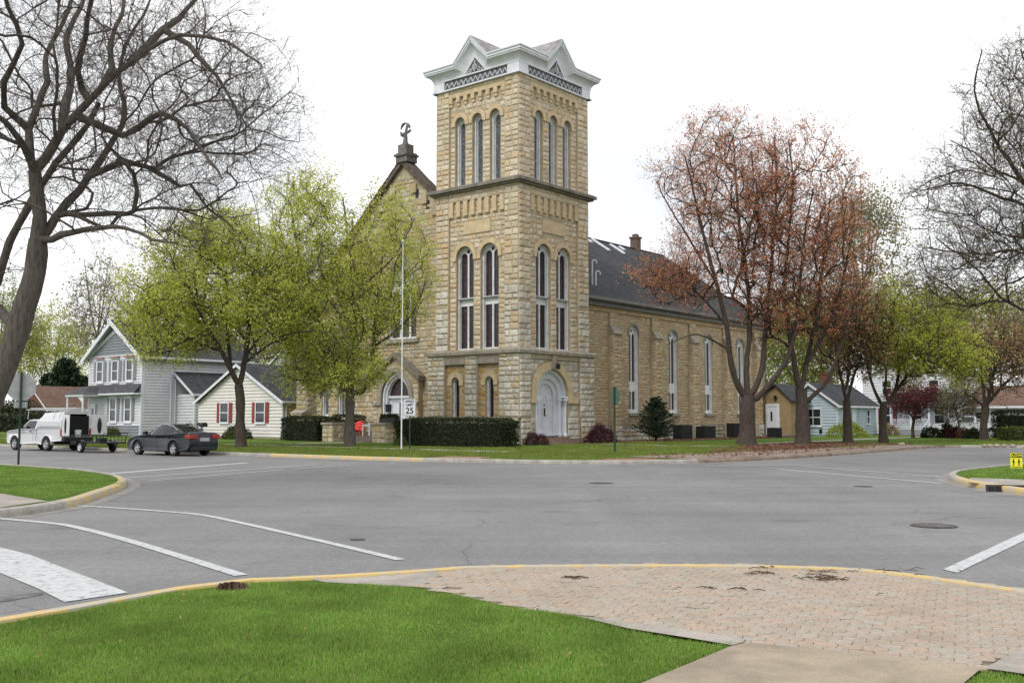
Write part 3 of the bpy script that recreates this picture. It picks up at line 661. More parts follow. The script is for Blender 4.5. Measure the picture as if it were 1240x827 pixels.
wb = B(); smooth = B(); ledge = B()
MATS = [MORT, T_UP, T_LO, T_OR, SMOOTH, SMOOTH_G]
def tower_face(m, L, front):
    wb.T = m; q = 1.12; c0 = L/2; rec = -.13
    wn = []
    # --- belfry stage
    Z0, Z1, ZT = 16.0, 21.95, 22.5
    wb.cur = 0; wb.wall(rect(0, L, Z0, ZT), [rect(q, L-q, Z0+.001, Z1)], 0, .13)
    cs = [c0-1.46, c0, c0+1.46]; W = .86; zs = 20.22
    wb.wall(rect(q, L-q, Z0+.001, Z1), [arch(c, W, Z0+.16, zs) for c in cs], rec, .5)
    wb.cur = 4
    for c in cs: hood(wb, c, W, zs, .27, .12, rec+.075, rec-.02)
    for k in range(3):                                            # smooth impost links between hoods
        pass
    n = 8
    for k in range(n):
        x = q+.12+(L-2*q-.24)*k/(n-1)
        wb.bar(x-.15, x+.15, rec, .03, 21.62, 21.98); wb.bar(x-.12, x+.12, rec, -.03, 21.40, 21.62)
    wb.bar(q+.002, L-q-.002, rec, .015, 21.98, 22.22)
    wb.cur = 1
    av = [(c-W/2-.27, c+W/2+.27, zs-.12, zs) for c in cs]+[(c-W/2, c+W/2, Z0+.16, zs-.12) for c in cs]+[(c, zs, W/2+.27) for c in cs]
    wb.stones(q, L-q, Z0+.16, 21.40, rec, avoid=av, h=(.24, .38), w=(.28, .55), proud=(.015, .045))
    wb.stones(0.02, q-.01, Z0+.12, ZT, 0, h=(.28, .44), w=(.35, .75)); wb.stones(L-q+.01, L-.02, Z0+.12, ZT, 0, h=(.28, .44), w=(.35, .75))
    wb.stones(q, L-q, 22.22, ZT, 0, h=(.27, .28), w=(.5, .9), proud=(.01, .03))
    for c in cs: wn.append((c, W, Z0+.16, zs, rec-.36, 'belfry'))
    # --- middle stage
    Z0, Z1, ZT = 5.78, 15.2, 15.86
    wb.cur = 0; wb.wall(rect(0, L, Z0, ZT), [rect(q, L-q, Z0+.001, Z1)], 0, .13)
    cs = [c0-1.02, c0+1.02]; W = 1.46; zs = 11.62
    wb.wall(rect(q, L-q, Z0+.001, Z1), [arch(c, W, Z0+.08, zs) for c in cs], rec, .5)
    wb.cur = 4
    for c in cs: hood(wb, c, W, zs, .275, .16, rec+.08, rec-.02)
    wb.bar(c0-1.12, c0+1.12, rec, rec+.06, 13.08, 13.86)
    for k in range(8):
        x = q+.2+(L-2*q-.4)*k/7
        wb.bar(x-.17, x+.17, rec, .035, 14.25, 15.2)
    wb.cur = 1
    av = [(c-W/2-.275, c+W/2+.275, zs-.16, zs) for c in cs]+[(c-W/2, c+W/2, Z0, zs-.16) for c in cs]+[(c, zs, W/2+.275) for c in cs]+[(c0-1.12, c0+1.12, 13.08, 13.86)]
    av += [(c0-.3, c0+.3, zs, zs+.35)]
    wb.stones(q, L-q, Z0+.02, 15.16, rec, avoid=av, h=(.24, .40), w=(.28, .6), proud=(.015, .05))
    for x0, x1 in ((0.02, q-.01), (L-q+.01, L-.02)):
        wb.cur = 2; wb.stones(x0, x1, Z0+.02, 8.6+random.uniform(-.3, .3), 0, h=(.3, .46), w=(.35, .8), proud=(.03, .09))
        wb.stones(x0, x1, 8.75, 9.6, 0, h=(.3, .46), w=(.35, .8), proud=(.03, .09))
        wb.cur = 1; wb.stones(x0, x1, 9.6, ZT, 0, h=(.3, .44), w=(.35, .8), proud=(.025, .075))
    wb.stones(q, L-q, 15.22, ZT, 0, h=(.3, .31), w=(.4, .8), proud=(.015, .04))
    for c in cs: wn.append((c, W, Z0+.08, zs, rec-.32, 'mid'))
    for i, (c, W, a, zz, dd, st) in enumerate(wn):
        window(m, 'belfry_window' if st == 'belfry' else 'tower_window', c, W, a, zz, dd, st)
for m, L in ((mL, LB), (mR, LA), (mK, LB), (mV, LA)): tower_face(m, L, m in (mL, mR))
# --- ground stage, left (front) face
E0 = -.35; EL = 7.18; D = .35
wb.T = mL; rec = .17
R1, R2 = (1.25, 3.0), (4.0, 5.72)
def cap_piers(spans, z0, z1, d, m=2, **k):
    wb.cur = m
    for a, c in spans: wb.stones(a, c, z0, z1, d, **k)
PK = dict(h=(.26, .40), w=(.30, .75), proud=(.03, .09))
wb.cur = 0; wb.wall(rect(E0, EL, 0, 5.5), [rect(*R1, .1, 4.93), rect(*R2, .1, 4.93)], D, .18)
cw = [2.12, 4.92]
for (a, c), cc in zip((R1, R2), cw):
    wb.cur = 0; wb.wall(rect(a, c, .1, 4.93), [arch(cc, .64, 1.6, 3.84)], rec, .45)
    wb.cur = 4; hood(wb, cc, .64, 3.84, .34, .2, rec+.07, rec-.02)
    wb.cur = 3; wb.stones(a+.01, c-.01, 1.75, 4.9, rec, avoid=[(cc-.66, cc+.66, 3.64, 3.84), (cc-.32, cc+.32, 1.6, 3.64), (cc, 3.84, .66)], h=(.26, .38), w=(.3, .6), proud=(.01, .04))
    wb.cur = 2; wb.stones(a+.01, c-.01, .1, 1.6, rec, avoid=[(cc-.32, cc+.32, 1.58, 1.8)], h=(.3, .4), w=(.35, .7))
    wb.cur = 5; wb.bar(a+.002, c-.002, rec, D+.03, 4.93, 5.35)
    window(mL, 'lower_window', cc, .64, 1.6, 3.84, rec-.28, 'slim')
PL = [(E0+.02, R1[0]-.01), (R1[1]+.01, R2[0]-.01), (R2[1]+.01, EL-.02)]
cap_piers(PL, 1.72, 5.48, D, **PK); cap_piers(PL, .0, 1.66, D+.07, **PK)
# --- ground stage, right (side) face with the door
wb.T = mR; DC, DR_, DS = 2.86, 1.62, 2.98
wb.cur = 0; wb.wall(rect(E0, LA+.05, 0, 5.5), [rect(.68, 5.66, .1, 5.2)], D, .12)
wb.wall(rect(.68, 5.66, .1, 5.2), [arch(DC, 2*DR_, .5, DS)], D-.12, 1.0)
wb.cur = 4; hood(wb, DC, 2*DR_, DS, .5, .44, D+.02, D-.14)
wb.bar(DC+DR_+.002, DC+DR_+1.05, D-.13, D+.03, DS-.44, DS-.02); wb.bar(.70, DC-DR_-.004, D-.13, D+.03, DS-.44, DS-.02)
wb.cur = 5; wb.bar(DC-.16, DC+.16, D-.1, D+.16, DS+DR_+.03, 5.46)
wb.cur = 2
av = [(.68, 5.66, DS-.44, DS), (DC-DR_, DC+DR_, .4, DS), (DC, DS, DR_+.5)]
wb.stones(.7, 5.64, 1.7, 5.2, D-.12, avoid=av, h=(.28, .42), w=(.3, .6), proud=(.02, .05))
wb.stones(.7, 5.64, .1, 1.66, D-.09, avoid=av, h=(.3, .45), w=(.4, .8), proud=(.03, .08))
PR = [(E0+.02, .67), (5.68, LA+.03)]
cap_piers(PR, 1.72, 5.48, D, **PK); cap_piers(PR, 0, 1.66, D+.07, **PK)
# returns of the ground stage
wb.T = None; wb.cur = 0
wb.quad((-D, EL, 0), (FA+.2, EL, 0), (FA+.2, EL, 5.5), (-D, EL, 5.5)); wb.quad((LA+.05, -D, 0), (LA+.05, NB+.2, 0), (LA+.05, NB+.2, 5.5), (LA+.05, -D, 5.5))
wb.T = lambda t, d, z: (t, EL+d, z); wb.cur = 2; wb.stones(-D+.02, FA-.02, 0, 5.48, 0, **PK)
wb.T = lambda t, d, z: (LA+.05+d, t, z); wb.stones(-D+.02, NB-.02, 0, 5.48, 0, **PK)
wb.T = None
obj('tower_wall', wb, MATS, church)

# ledges
def ledge_box(b, x0, x1, y0, y1, z0, z1, lip=.06):
    """sloped string course: box with a chamfered top, open centre not needed"""
    b.box(x0, x1, y0, y1, z0, z0+(z1-z0)*.62)
    s = lip+.12; z = z0+(z1-z0)*.62
    b.add([(x0, y0, z), (x1, y0, z), (x1, y1, z), (x0, y1, z), (x0+s, y0+s, z1), (x1-s, y0+s, z1), (x1-s, y1-s, z1), (x0+s, y1-s, z1)],
          [(4,5,6,7),(0,1,5,4),(1,2,6,5),(2,3,7,6),(3,0,4,7)])
b = B(); ledge_box(b, -.42, LA+.42, -.42, LB+.42, 15.86, 16.14); b.box(-.26, LA+.26, -.26, LB+.26, 15.74, 15.86)
obj('string_course', b, LEDGE, church)
b = B(); ledge_box(b, -D-.17, LA+.24, -D-.17, EL+.14, 5.5, 5.80); obj('string_course', b, SMOOTH_G, church)
b = B()
b.box(-D-.10, .0, -D-.1, EL+.02, 1.66, 1.72); b.box(-.01, .66, -D-.1, -.1, 1.66, 1.72); obj('plinth_course', b, SMOOTH_G, church)
b = B(); b.box(5.68, LA+.12, -D-.1, -.1, 1.66, 1.72); obj('plinth_course', b, SMOOTH_G, church)

# tower door: panelled leaves, fan tympanum and colonnettes in a deep white reveal
b = B(mR); dd = -.45
b.wall(arch(DC, 2*DR_-.04, .55, DS), [arch(DC, 2*DR_-.9, .62, DS-.1)], D-.45, .3)
b.wall(arch(DC, 2*DR_-.86, .56, DS-.1), [arch(DC, 2*DR_-1.5, .64, DS-.1)], D-.62, .2)
b.ring(arch(DC, 2*DR_-.34, .55, DS), arch(DC, 2*DR_-.02, .55, DS), D-.22, D-.5)
def col(x, dpt, r=.07):
    n = 10; z1 = DS
    prof = [(r*1.8, .5), (r*1.8, .66), (r, .74), (r, z1-.55), (r*1.3, z1-.52), (r*1.9, z1-.22), (r*2.3, z1-.2), (r*2.3, z1-.1)]
    vs = [(x+a*math.cos(2*PI*k/n), dpt+a*math.sin(2*PI*k/n), z) for a, z in prof for k in range(n)]
    b.add(vs, [(i*n+k, i*n+(k+1) % n, (i+1)*n+(k+1) % n, (i+1)*n+k) for i in range(len(prof)-1) for k in range(n)])
for s in (-1, 1):
    col(DC+s*(DR_-.16), D-.16); col(DC+s*(DR_-.42), D-.40)
    b.bar(DC+s*(DR_-.3)-.26, DC+s*(DR_-.3)+.26, D-.5, D-.02, DS-.1, DS+.0)
    b.bar(DC+s*(DR_-.3)-.27, DC+s*(DR_-.3)+.27, D-.5, D-.0, DS-.26, DS-.2)
portal = obj('tower_doorway', b, WHITE, church)
def leaf(s):
    b = B(mR); d0 = D-.76; w = DR_-.75; x0, x1 = (DC-w, DC-.008) if s < 0 else (DC+.008, DC+w)
    xm = (x0+x1)/2
    top = lambda x: DS-.1+math.sqrt(max(0, w*w-(x-DC)**2))
    arc = [(x0+(x1-x0)*i/8, .64+max(.0, top(x0+(x1-x0)*i/8)-.64)) for i in range(9)]
    outl = [(x0, .62)]+arc+[(x1, .62)]
    b.wall(outl, [rect(x0+.09, x1-.09, .95, 1.55), rect(x0+.09, xm-.05, 1.72, 2.75), rect(xm+.05, x1-.09, 1.72, 2.75)], d0, .035)
    b.wall([(x0, .62)]+arc+[(x1, .62)], (), d0-.035)
    b.ring(circ(xm-.02*s, DS+.12, .17), circ(xm-.02*s, DS+.12, .22), d0+.03, d0, True)
    b.ring(circ(xm-.14*s, DS+.62, .13), circ(xm-.14*s, DS+.62, .17), d0+.03, d0, True)
    o = obj('door_leaf', b, WHITE, portal)
    if s > 0:
        h = B(mR); h.bar(x0+.06, x0+.12, d0, d0+.07, 1.75, 2.25); h.bar(x0+.05, x0+.14, d0, d0+.03, 2.4, 2.5); obj('door_handle', h, BLACK, portal)
leaf(-1); leaf(1)
b = B(mR); b.bar(DC-DR_+.05, DC+DR_-.05, D-1.2, D+.12, .28, .50); b.bar(DC-DR_-.1, DC+DR_+.9, D+.05, D+.5, .2, .38)
b.bar(DC-DR_-.05, DC+DR_+1.3, D+.5, D+1.0, .1, .26); b.bar(DC-DR_-.05, DC+DR_+1.7, D+1.0, D+1.5, .1, .16)
obj('door_steps', b, M('brown_step_stone', (.23,.17,.125), .9, .25, 3, 25, .005), church)
b = B(mR); x = 3.06; b.bar(x-.03, x+.03, D, D+.3, 4.98, 5.02); b.bar(x-.09, x+.09, D+.18, D+.36, 4.62, 4.95)
obj('lantern', b, BLACK, church)

# tower cornice: frieze, cove and a raking gable on every side
co = B(); fz = B(); za, zb_ = 22.52, 23.12
PROJ = .56
fpath = lambda L: [(0, 0), (L/2-.92, 0), (L/2, 1.02), (L/2+.92, 0), (L, 0)]
opath = lambda L: [(-PROJ, 0), (L/2-1.42, 0), (L/2, 1.40), (L/2+1.42, 0), (L+PROJ, 0)]
for m, L in ((mL, LB), (mR, LA), (mK, LB), (mV, LA)):
    co.T = m; fz.T = m; co.cur = 0
    # bed mould and corner blocks
    co.bar(-.2, L+.2, -.2, .2, za-.06, za+.03) if m in (mL, mV) else co.bar(-.197, L+.197, -.2, .197, za-.059, za+.028)
    for x0, x1 in ((-.13, .78), (L-.78, L+.13)): co.bar(x0, x1, -.1, .14 if m in (mL, mV) else .137, za+.031, zb_)
    fz.cur = 0; fz.bar(.78, L-.78, -.1, .05, za+.03, zb_-.01)
    fz.cur = 1; n = 13; dx = (L-1.6)/n
    for k in range(n):
        x = .8+k*dx
        for p, q in (((x, za+.12), (x+dx/2, zb_-.12)), ((x+dx/2, zb_-.12), (x+dx, za+.12))):
            nx, nz = -(q[1]-p[1]), q[0]-p[0]; l = math.hypot(nx, nz); nx, nz = nx/l*.035, nz/l*.035
            co2 = [(p[0]-nx, p[1]-nz), (q[0]-nx, q[1]-nz), (q[0]+nx, q[1]+nz), (p[0]+nx, p[1]+nz)]
            fz.add([(a_, .10, c_) for a_, c_ in co2]+[(a_, .05, c_) for a_, c_ in co2], [(0,1,2,3),(0,1,5,4),(2,3,7,6)])
    # cove
    fp = [(x+(-.15 if i == 0 else .15 if i == 4 else 0), z+zb_) for i, (x, z) in enumerate(fpath(L))]
    op = [(x, z+23.62) for x, z in opath(L)]
    S = 6; rings = []
    for k in range(S+1):
        s = k/S; dd_ = .15+(PROJ-.15)*(1-math.cos(s*PI/2)); zk = math.sin(s*PI/2)*.75+s*.25
        rings.append([(a_[0]+(c_[0]-a_[0])*((dd_-.15)/(PROJ-.15)), dd_, a_[1]+(c_[1]-a_[1])*zk) for a_, c_ in zip(fp, op)])
    # fascia with steps
    for dz, dd_ in ((0, PROJ+.0), (.10, PROJ), (.10, PROJ+.05), (.22, PROJ+.05), (.26, PROJ+.11), (.34, PROJ+.11)):
        e = dd_-PROJ
        rings.append([(x+(-e if i == 0 else e if i == 4 else 0), dd_, z+dz+(dz*.25 if i == 2 else 0)) for i, (x, z) in enumerate(op)])
    top = rings[-1]
    vs = [p for r_ in rings for p in r_]; co.add(vs, [(i*5+k, i*5+k+1, (i+1)*5+k+1, (i+1)*5+k) for i in range(len(rings)-1) for k in range(4)])
    co.bar(-.14 if m in (mL, mV) else -.13, L+.13, -.1, .16 if m in (mL, mV) else .155, zb_, zb_+.09)
    # tympanum: dark ground with raised scrollwork
    fz.cur = 0; f0 = [(L/2-.92, zb_+.05), (L/2, zb_+1.04), (L/2+.92, zb_+.05)]; fz.add([(x, .12, z) for x, z in f0], [(0, 1, 2)])
    fz.cur = 1
    fz.ring(circ(L/2, zb_+.42, .12, 12), circ(L/2, zb_+.42, .21, 12), .19, .12, True)
    for sx in (-1, 1):
        fz.ring(circ(L/2+sx*.36, zb_+.24, .07, 10), circ(L/2+sx*.36, zb_+.24, .14, 10), .18, .12, True)
        fz.ring(circ(L/2+sx*.62, zb_+.17, .03, 8), circ(L/2+sx*.62, zb_+.17, .08, 8), .17, .12, True)
    fz.bar(L/2-.04, L/2+.04, .12, .2, zb_+.62, zb_+.86); fz.bar(L/2-.05, L/2+.05, .12, .22, zb_+.12, zb_+.6)
co.T = None
corn = obj('cornice', co, WHITE, church); fz.T = None; obj('frieze', fz, [FRIEZE, GREYW], corn)
b = B(); o_ = PROJ+.11; z0 = 23.96; cx, cy = LA/2, LB/2; zr = 24.9
for sx, x0 in ((-1, -o_), (1, LA+o_)):
    for sy, y0 in ((-1, -o_), (1, LB+o_)):
        b.add([(x0, y0, z0), (cx+sx*1.44, y0, z0), (x0, cy+sy*1.44, z0), (cx, cy, zr)], [(0, 1, 3), (0, 2, 3)])
for m, L, Hf in ((mL, LB, LA), (mR, LA, LB)):
    b.T = m; zt = 23.62+1.40+.34*1.25+.01
    b.add([(L/2-1.44, o_-.01, z0-.02), (L/2, o_-.01, zt), (L/2+1.44, o_-.01, z0-.02), (L/2-1.47, -Hf-o_, z0-.02), (L/2, -Hf-o_, zt), (L/2+1.47, -Hf-o_, z0-.02)], [(0, 1, 4, 3), (1, 2, 5, 4)])
b.T = None; obj('tower_roof', b, SLATE, church)

# ------------------------------------------------ front gable wall
GC, GZ, GS = 10.85, 18.75, .885; GL = 20.95
nb = B(mF); nb.cur = 0
wc, ww, wz0, wzs, wr = 10.95, 2.75, 6.9, 9.75, 2.55
ec, ew, ezs, er = 11.05, 2.7, 3.0, 1.7
sw = [(17.0, .75, 1.8, 3.3), (18.75, .75, 1.8, 3.3)]
TZ = lambda t: GZ-GS*abs(t-GC)
nb.wall([(NB, 0), (NB, TZ(NB)), (GC, GZ), (GL, TZ(GL)), (GL, 0)],
        [arch(wc, ww, wz0, wzs, wr), arch(ec, ew, .5, ezs, er)]+[arch(c, w_, z0_, zs_) for c, w_, z0_, zs_ in sw], 0, .55)
nb.cur = 1
av = [(wc-ww/2-.3, wc+ww/2+.3, wzs-.3, wzs), (wc-ww/2, wc+ww/2, wz0, wzs-.3), (wc, wzs, ww/2+.3), (wc, wzs+1.2, 1.35), (wc, wzs+1.9, 1.0),
      (ec-ew/2-.7, ec+ew/2+.7, 0, ezs+.6), (ec, ezs+.6, ew/2+.6)]
av += [(c-w_/2, c+w_/2, z0_, zs_) for c, w_, z0_, zs_ in sw]+[(c, zs_, w_/2+.22) for c, w_, z0_, zs_ in sw]
z = 0.
while z < GZ-.6:
    zt = z+1.05; x0, x1 = max(7.2, GC-(GZ-zt)/GS), min(GL, GC+(GZ-zt)/GS)
    x0 = max(NB, x0) if z > 16 else max(7.2, x0)
    if x1-x0 > .5: nb.stones(x0, x1, z, zt, 0, h=(.25, .38), w=(.3, .65), avoid=av, proud=(.015, .06))
    z += 1.05
nb.cur = 2
hood(nb, wc, ww, wzs, .3, .3, .1, -.05, wr)
for c, w_, z0_, zs_ in sw: hood(nb, c, w_, zs_, .22, .15, .07, -.03)
nb.bar(wc-ww/2-.3, wc+ww/2+.3, -.3, .2, wz0-.25, wz0)
# stepped corbel course under the rake; black bars painted for its shaded niches
for sgn in (-1, 1):
    for k in range(9):
        x = GC+sgn*(1.0+k*1.0)
        if not (7.5 < x < GL-.6): continue
        zz = TZ(x)-.95
        nb.cur = 1; nb.bar(x-.26, x+.26, -.05, .16, zz-.25, zz+.35); nb.cur = 3; nb.bar(x+sgn*.28-.14, x+sgn*.28+.14, -.02, .04, zz-.62, zz-.05)
# corner buttress (stepped) and side return
nb.cur = 0; nb.T = None
def buttress(x0, x1, y0, y1, z, mats=1):
    nb.T = None; nb.cur = 0; nb.box(x0, x1, y0, y1, 0, z)
    nb.cur = mats
    nb.T = lambda t, d, zz: (x0-d, t, zz); nb.stones(y0+.02, y1-.02, 0, z, 0, **PK)
    nb.T = lambda t, d, zz: (t, y0-d, zz); nb.stones(x0+.02, x1-.02, 0, z, 0, **PK)
    nb.cur = 2; nb.T = None
    nb.add([(x0-.1, y0-.1, z), (x1, y0-.1, z), (x1, y1+.1, z), (x0-.1, y1+.1, z), (x1, y0-.1, z+.7), (x1, y1+.1, z+.7)], [(0, 3, 5, 4), (0, 4, 1), (3, 2, 5), (0, 1, 2, 3)])
buttress(FA-1.25, FA, 19.75, 20.98, 2.0); buttress(FA-.85, FA, 19.85, 20.9, 6.4)
nb.T = None; nb.cur = 0
nb.quad((FA, GL, 0), (34, GL, 0), (34, GL, 9.4), (FA, GL, 9.4))
nb.quad((34, GL, 0), (34, NB, 0), (34, NB, 9.4), (34, GL, 9.4)); nb.add([(34, NB, 9.4), (34, GL, 9.4), (34, GC, 16.5)], [(0, 1, 2)])
nb.T = lambda t, d, zz: (t, GL+d, zz); nb.cur = 1; nb.stones(FA, 12, 0, 9.3, 0, h=(.3, .4), w=(.4, .7))
nb.T = None
obj('front_gable_wall', nb, [MORT, T_DK, SMOOTH_G, BLACK], church)
window(mF, 'great_window', wc, ww, wz0, wzs, -.32, 'church_front', wr)
for c, w_, z0_, zs_ in sw: window(mF, 'front_window', c, w_, z0_, zs_, -.25, 'belfry')
# gable coping and finial
b = B()
for sgn, x_end in ((1, GL+.25), (-1, 7.45)):
    zt = TZ(x_end); pts = [(GC, GZ), (x_end, zt), (x_end, zt+.36), (GC, GZ+.42)]
    b.add([(FA-.28, p, q) for p, q in pts]+[(FA+.55, p, q) for p, q in pts], [(0,1,2,3),(4,5,6,7),(0,1,5,4),(1,2,6,5),(2,3,7,6)])
    n = 16
    for k in range(n):
        t0, t1 = (k+.04)/n, (k+.96)/n; h = random.uniform(.03, .07)
        q = lambda t, e: (GC+(x_end-GC)*t, GZ+.42+(zt+.36-GZ-.42)*t+e)
        b.add([(x, *q(t, e)) for x in (FA-.32, FA+.58) for t, e in ((t0, .0), (t1, .0), (t1, h), (t0, h))], [(0,1,2,3),(4,5,6,7),(0,1,5,4),(1,2,6,5),(2,3,7,6),(3,0,4,7)])
obj('gable_coping', b, M('lichened_coping', (.125,.095,.08), .95, .35, 3, 16, .02), church)
b = B(); fx = FA+.1
b.box(fx-.5, fx+.5, GC-.62, GC+.42, GZ+.1, GZ+.75); b.box(fx-.62, fx+.62, GC-.66, GC+.52, GZ+.52, GZ+.66); b.box(fx-.36, fx+.36, GC-.42, GC+.36, GZ+.75, GZ+1.35)
b.tube([(fx, GC, GZ+1.3), (fx, GC+.02, GZ+1.6), (fx, GC, GZ+2.0)], [.3, .17, .13], 8)
ring_ = [(fx, GC+.04+.42*math.cos(a), GZ+2.42+.46*math.sin(a)) for a in [R(x) for x in range(-60, 235, 20)]]
b.tube(ring_, [.05+.03*math.sin(i*1.3)+.03 for i in range(len(ring_))], 7)
b.tube([(fx, GC+.02, GZ+1.9), (fx, GC-.05, GZ+2.3), (fx, GC-.16, GZ+2.75)], [.14, .1, .07], 7)
b.tube([(fx, GC+.42, GZ+2.1), (fx, GC, GZ+2.18), (fx, GC-.5, GZ+2.3)], [.09, .11, .08], 7)
obj('finial', b, M('weathered_finial', (.17,.16,.15), .9, .3, 5, 20, .01), church, auto=50)
# entrance portal in the gable wall
pb = B(mF); pb.cur = 0
pb.wall([(ec-2.15, 0), (ec-2.15, 4.3), (ec, 5.75), (ec+2.15, 4.3), (ec+2.15, 0)], [arch(ec, ew, .4, ezs, er)], .45, .5)
pb.strip([(ec-2.15, 0), (ec-2.15, 4.3)], .45, [(ec-2.15, 0), (ec-2.15, 4.3)], 0); pb.strip([(ec+2.15, 0), (ec+2.15, 4.3)], .45, [(ec+2.15, 0), (ec+2.15, 4.3)], 0)
pb.cur = 1; pb.stones(ec-2.13, ec+2.13, .1, 4.3, .45, avoid=[(ec-ew/2-.35, ec+ew/2+.35, 0, ezs), (ec, ezs, ew/2+.35), (ec, ezs+.5, 1.45)], h=(.28, .4), w=(.3, .6))
pb.stones(ec-1.1, ec+1.1, 4.75, 5.1, .45, h=(.3, .36), w=(.3, .5))
pb.cur = 2; hood(pb, ec, ew, ezs, .35, .5, .53, .40, er)
for sx in (-1, 1): pb.bar(ec+sx*1.75-.42, ec+sx*1.75+.42, .4, .62, ezs-.5, ezs-.3)
pb.cur = 3
for sx in (-1, 1):
    pts = [(ec, 5.72), (ec+sx*2.4, 4.1), (ec+sx*2.4, 4.38), (ec, 6.02)]
    pb.add([(x, .7, z) for x, z in pts]+[(x, -.02, z) for x, z in pts], [(0,1,2,3),(0,1,5,4),(1,2,6,5),(2,3,7,6)])
pb.T = None; entry = obj('entrance_portal', pb, [MORT, T_DK, SMOOTH_G, LEDGE], church)
b = B(mF)
b.wall(arch(ec, ew-.03, .55, ezs, er-.02), [arch(ec, ew-.62, .56, ezs, er-.36)], .22, .35)
b.ring(arch(ec, ew-.36, .56, ezs, er-.2), arch(ec, ew-.1, .56, ezs, er-.06), .36, .2)
b.wall(rect(ec-ew/2+.28, ec+ew/2-.28, .56, ezs+.03), [rect(ec-.86, ec-.5, .9, 2.75), rect(ec+.1, ec+.8, .9, 2.75)], -.06, .04)
b.wall(rect(ec-ew/2+.28, ec+ew/2-.28, .56, ezs), (), -.1)
b.bar(ec-ew/2+.25, ec+ew/2-.25, -.05, .12, ezs-.02, ezs+.12)
ed = obj('entrance_door', b, WHITE, church)
b = B(mF); b.wall(arch(ec, ew-.6, ezs, ezs+.05, er-.4), (), -.08); b.bar(ec+.02, ec+.1, -.06, -.03, 1.0, 2.7); obj('glass', b, STAIN, ed)
b = B(mF); 
for x in (ec+1.02, ec-.72):
    b = B(mF); b.bar(x-.12, x+.12, .0, .24, 2.05, 2.5); b.bar(x-.16, x+.16, -.02, .28, 2.5, 2.56); obj('wall_lantern', b, BLACK, church)
b = B(mF); b.bar(ec-2.0, ec+2.4, .46, 2.6, .1, .5); b.bar(ec-1.5, ec+2.2, 2.6, 3.0, .1, .34); b.bar(ec-1.5, ec+2.2, 3.0, 3.4, .1, .22)
obj('entrance_steps', b, M('dark_step_stone', (.16,.13,.11), .9, .25, 3, 25, .005), church)
b = B()
for y0, y1 in ((ec-2.75, ec-1.55), (ec+2.25, ec+3.25)):
    b.cur = 0; b.T = None; b.box(FA-3.9, FA-1.0, y0, y1, 0, 1.22); b.cur = 2; b.box(FA-4.0, FA-.9, y0-.08, y1+.08, 1.22, 1.36)
    b.cur = 1; b.T = lambda t, d, z, q=FA-3.9: (q-d, t, z); b.stones(y0, y1, 0, 1.2, 0, h=(.25, .4), w=(.3, .5))
    b.T = lambda t, d, z, q=y0: (t, q-d, z); b.stones(FA-3.9, FA-1, 0, 1.2, 0, h=(.25, .4), w=(.3, .6))
b.T = None; obj('entrance_pier', b, [MORT, T_DK, SMOOTH_G], church)

# ------------------------------------------------ nave
nv = B(mN); NL0, NL1 = 7.2, 34.0
wx = [13.6+5.32*k for k in range(4)]; bx = [10.95+5.32*k for k in range(5)]
nv.cur = 0
NWW, NZ0, NZS = 1.24, 2.0, 7.5
nv.wall(rect(NL0-.3, NL1, 0, 9.42), [arch(c, NWW, NZ0, NZS) for c in wx], 0, .4)
nv.cur = 2
for c in wx: hood(nv, c, NWW, NZS, .16, .1, .06, -.02)
for c in wx: nv.bar(c-NWW/2-.14, c+NWW/2+.14, -.2, .16, NZ0-.2, NZ0)
av = [(c-NWW/2, c+NWW/2, NZ0-.2, NZS) for c in wx]+[(c, NZS, NWW/2+.16) for c in wx]
nv.cur = 1; nv.stones(NL0, NL1, 1.15, 8.75, 0, h=(.13, .22), w=(.2, .5), proud=(.01, .03), avoid=av+[(c-.5, c+.5, 0, 9) for c in bx], gap=.009)
nv.cur = 4; nv.stones(NL0, NL1, 0, 1.1, .06, h=(.25, .4), w=(.4, .8), avoid=[(c-.5, c+.5, 0, 9) for c in bx])
nv.cur = 2; nv.bar(NL0, NL1, -.02, .11, 1.08, 1.15)
nv.cur = 1; nv.bar(NL0, NL1, -.02, .10, 8.78, 9.44) ; nv.stones(NL0, NL1, 8.8, 9.4, .10, h=(.19, .21), w=(.3, .6), proud=(.006, .015))
for c in bx:
    nv.cur = 0; nv.bar(c-.46, c+.46, -.02, .14, 0, 8.77); nv.bar(c-.42, c+.42, .0, .42, 0, 7.35)
    nv.cur = 1; nv.stones(c-.46, c+.46, 7.4, 8.77, .14, h=(.2, .3), w=(.3, .5), proud=(.01, .03))
    nv.stones(c-.40, c+.40, 1.15, 7.3, .42, h=(.22, .34), w=(.3, .55), proud=(.015, .05))
    T0 = nv.T; nv.T = lambda t, d, z, q=c-.42: (q-d, NB-t, z); nv.stones(.02, .40, 1.1, 7.3, 0, h=(.22, .34), w=(.3, .5), proud=(.01, .03)); nv.T = T0
    nv.cur = 4; nv.stones(c-.46, c+.46, 0, 1.1, .47, h=(.3, .4), w=(.4, .6))
    nv.cur = 2; nv.add([(c-.48, .14, 7.95), (c+.48, .14, 7.95), (c-.48, .56, 7.36), (c+.48, .56, 7.36), (c-.48, .14, 7.30), (c+.48, .14, 7.30), (c-.48, .56, 7.30), (c+.48, .56, 7.30)], [(0,1,3,2),(2,3,7,6),(0,2,6,4),(1,3,7,5)])
nv.T = None
obj('nave_wall', nv, [MORT, T_NV, SMOOTH_G, BLACK, T_LO], church)
for c in wx: window(mN, 'nave_window', c, NWW, NZ0, NZS, -.22, 'nave')
rb = B(); ez, ey, rz_, sl_ = 9.62, .2, 16.66, .65
r0, r1 = 1.5, 34.35
ey2 = 2*GC-ey
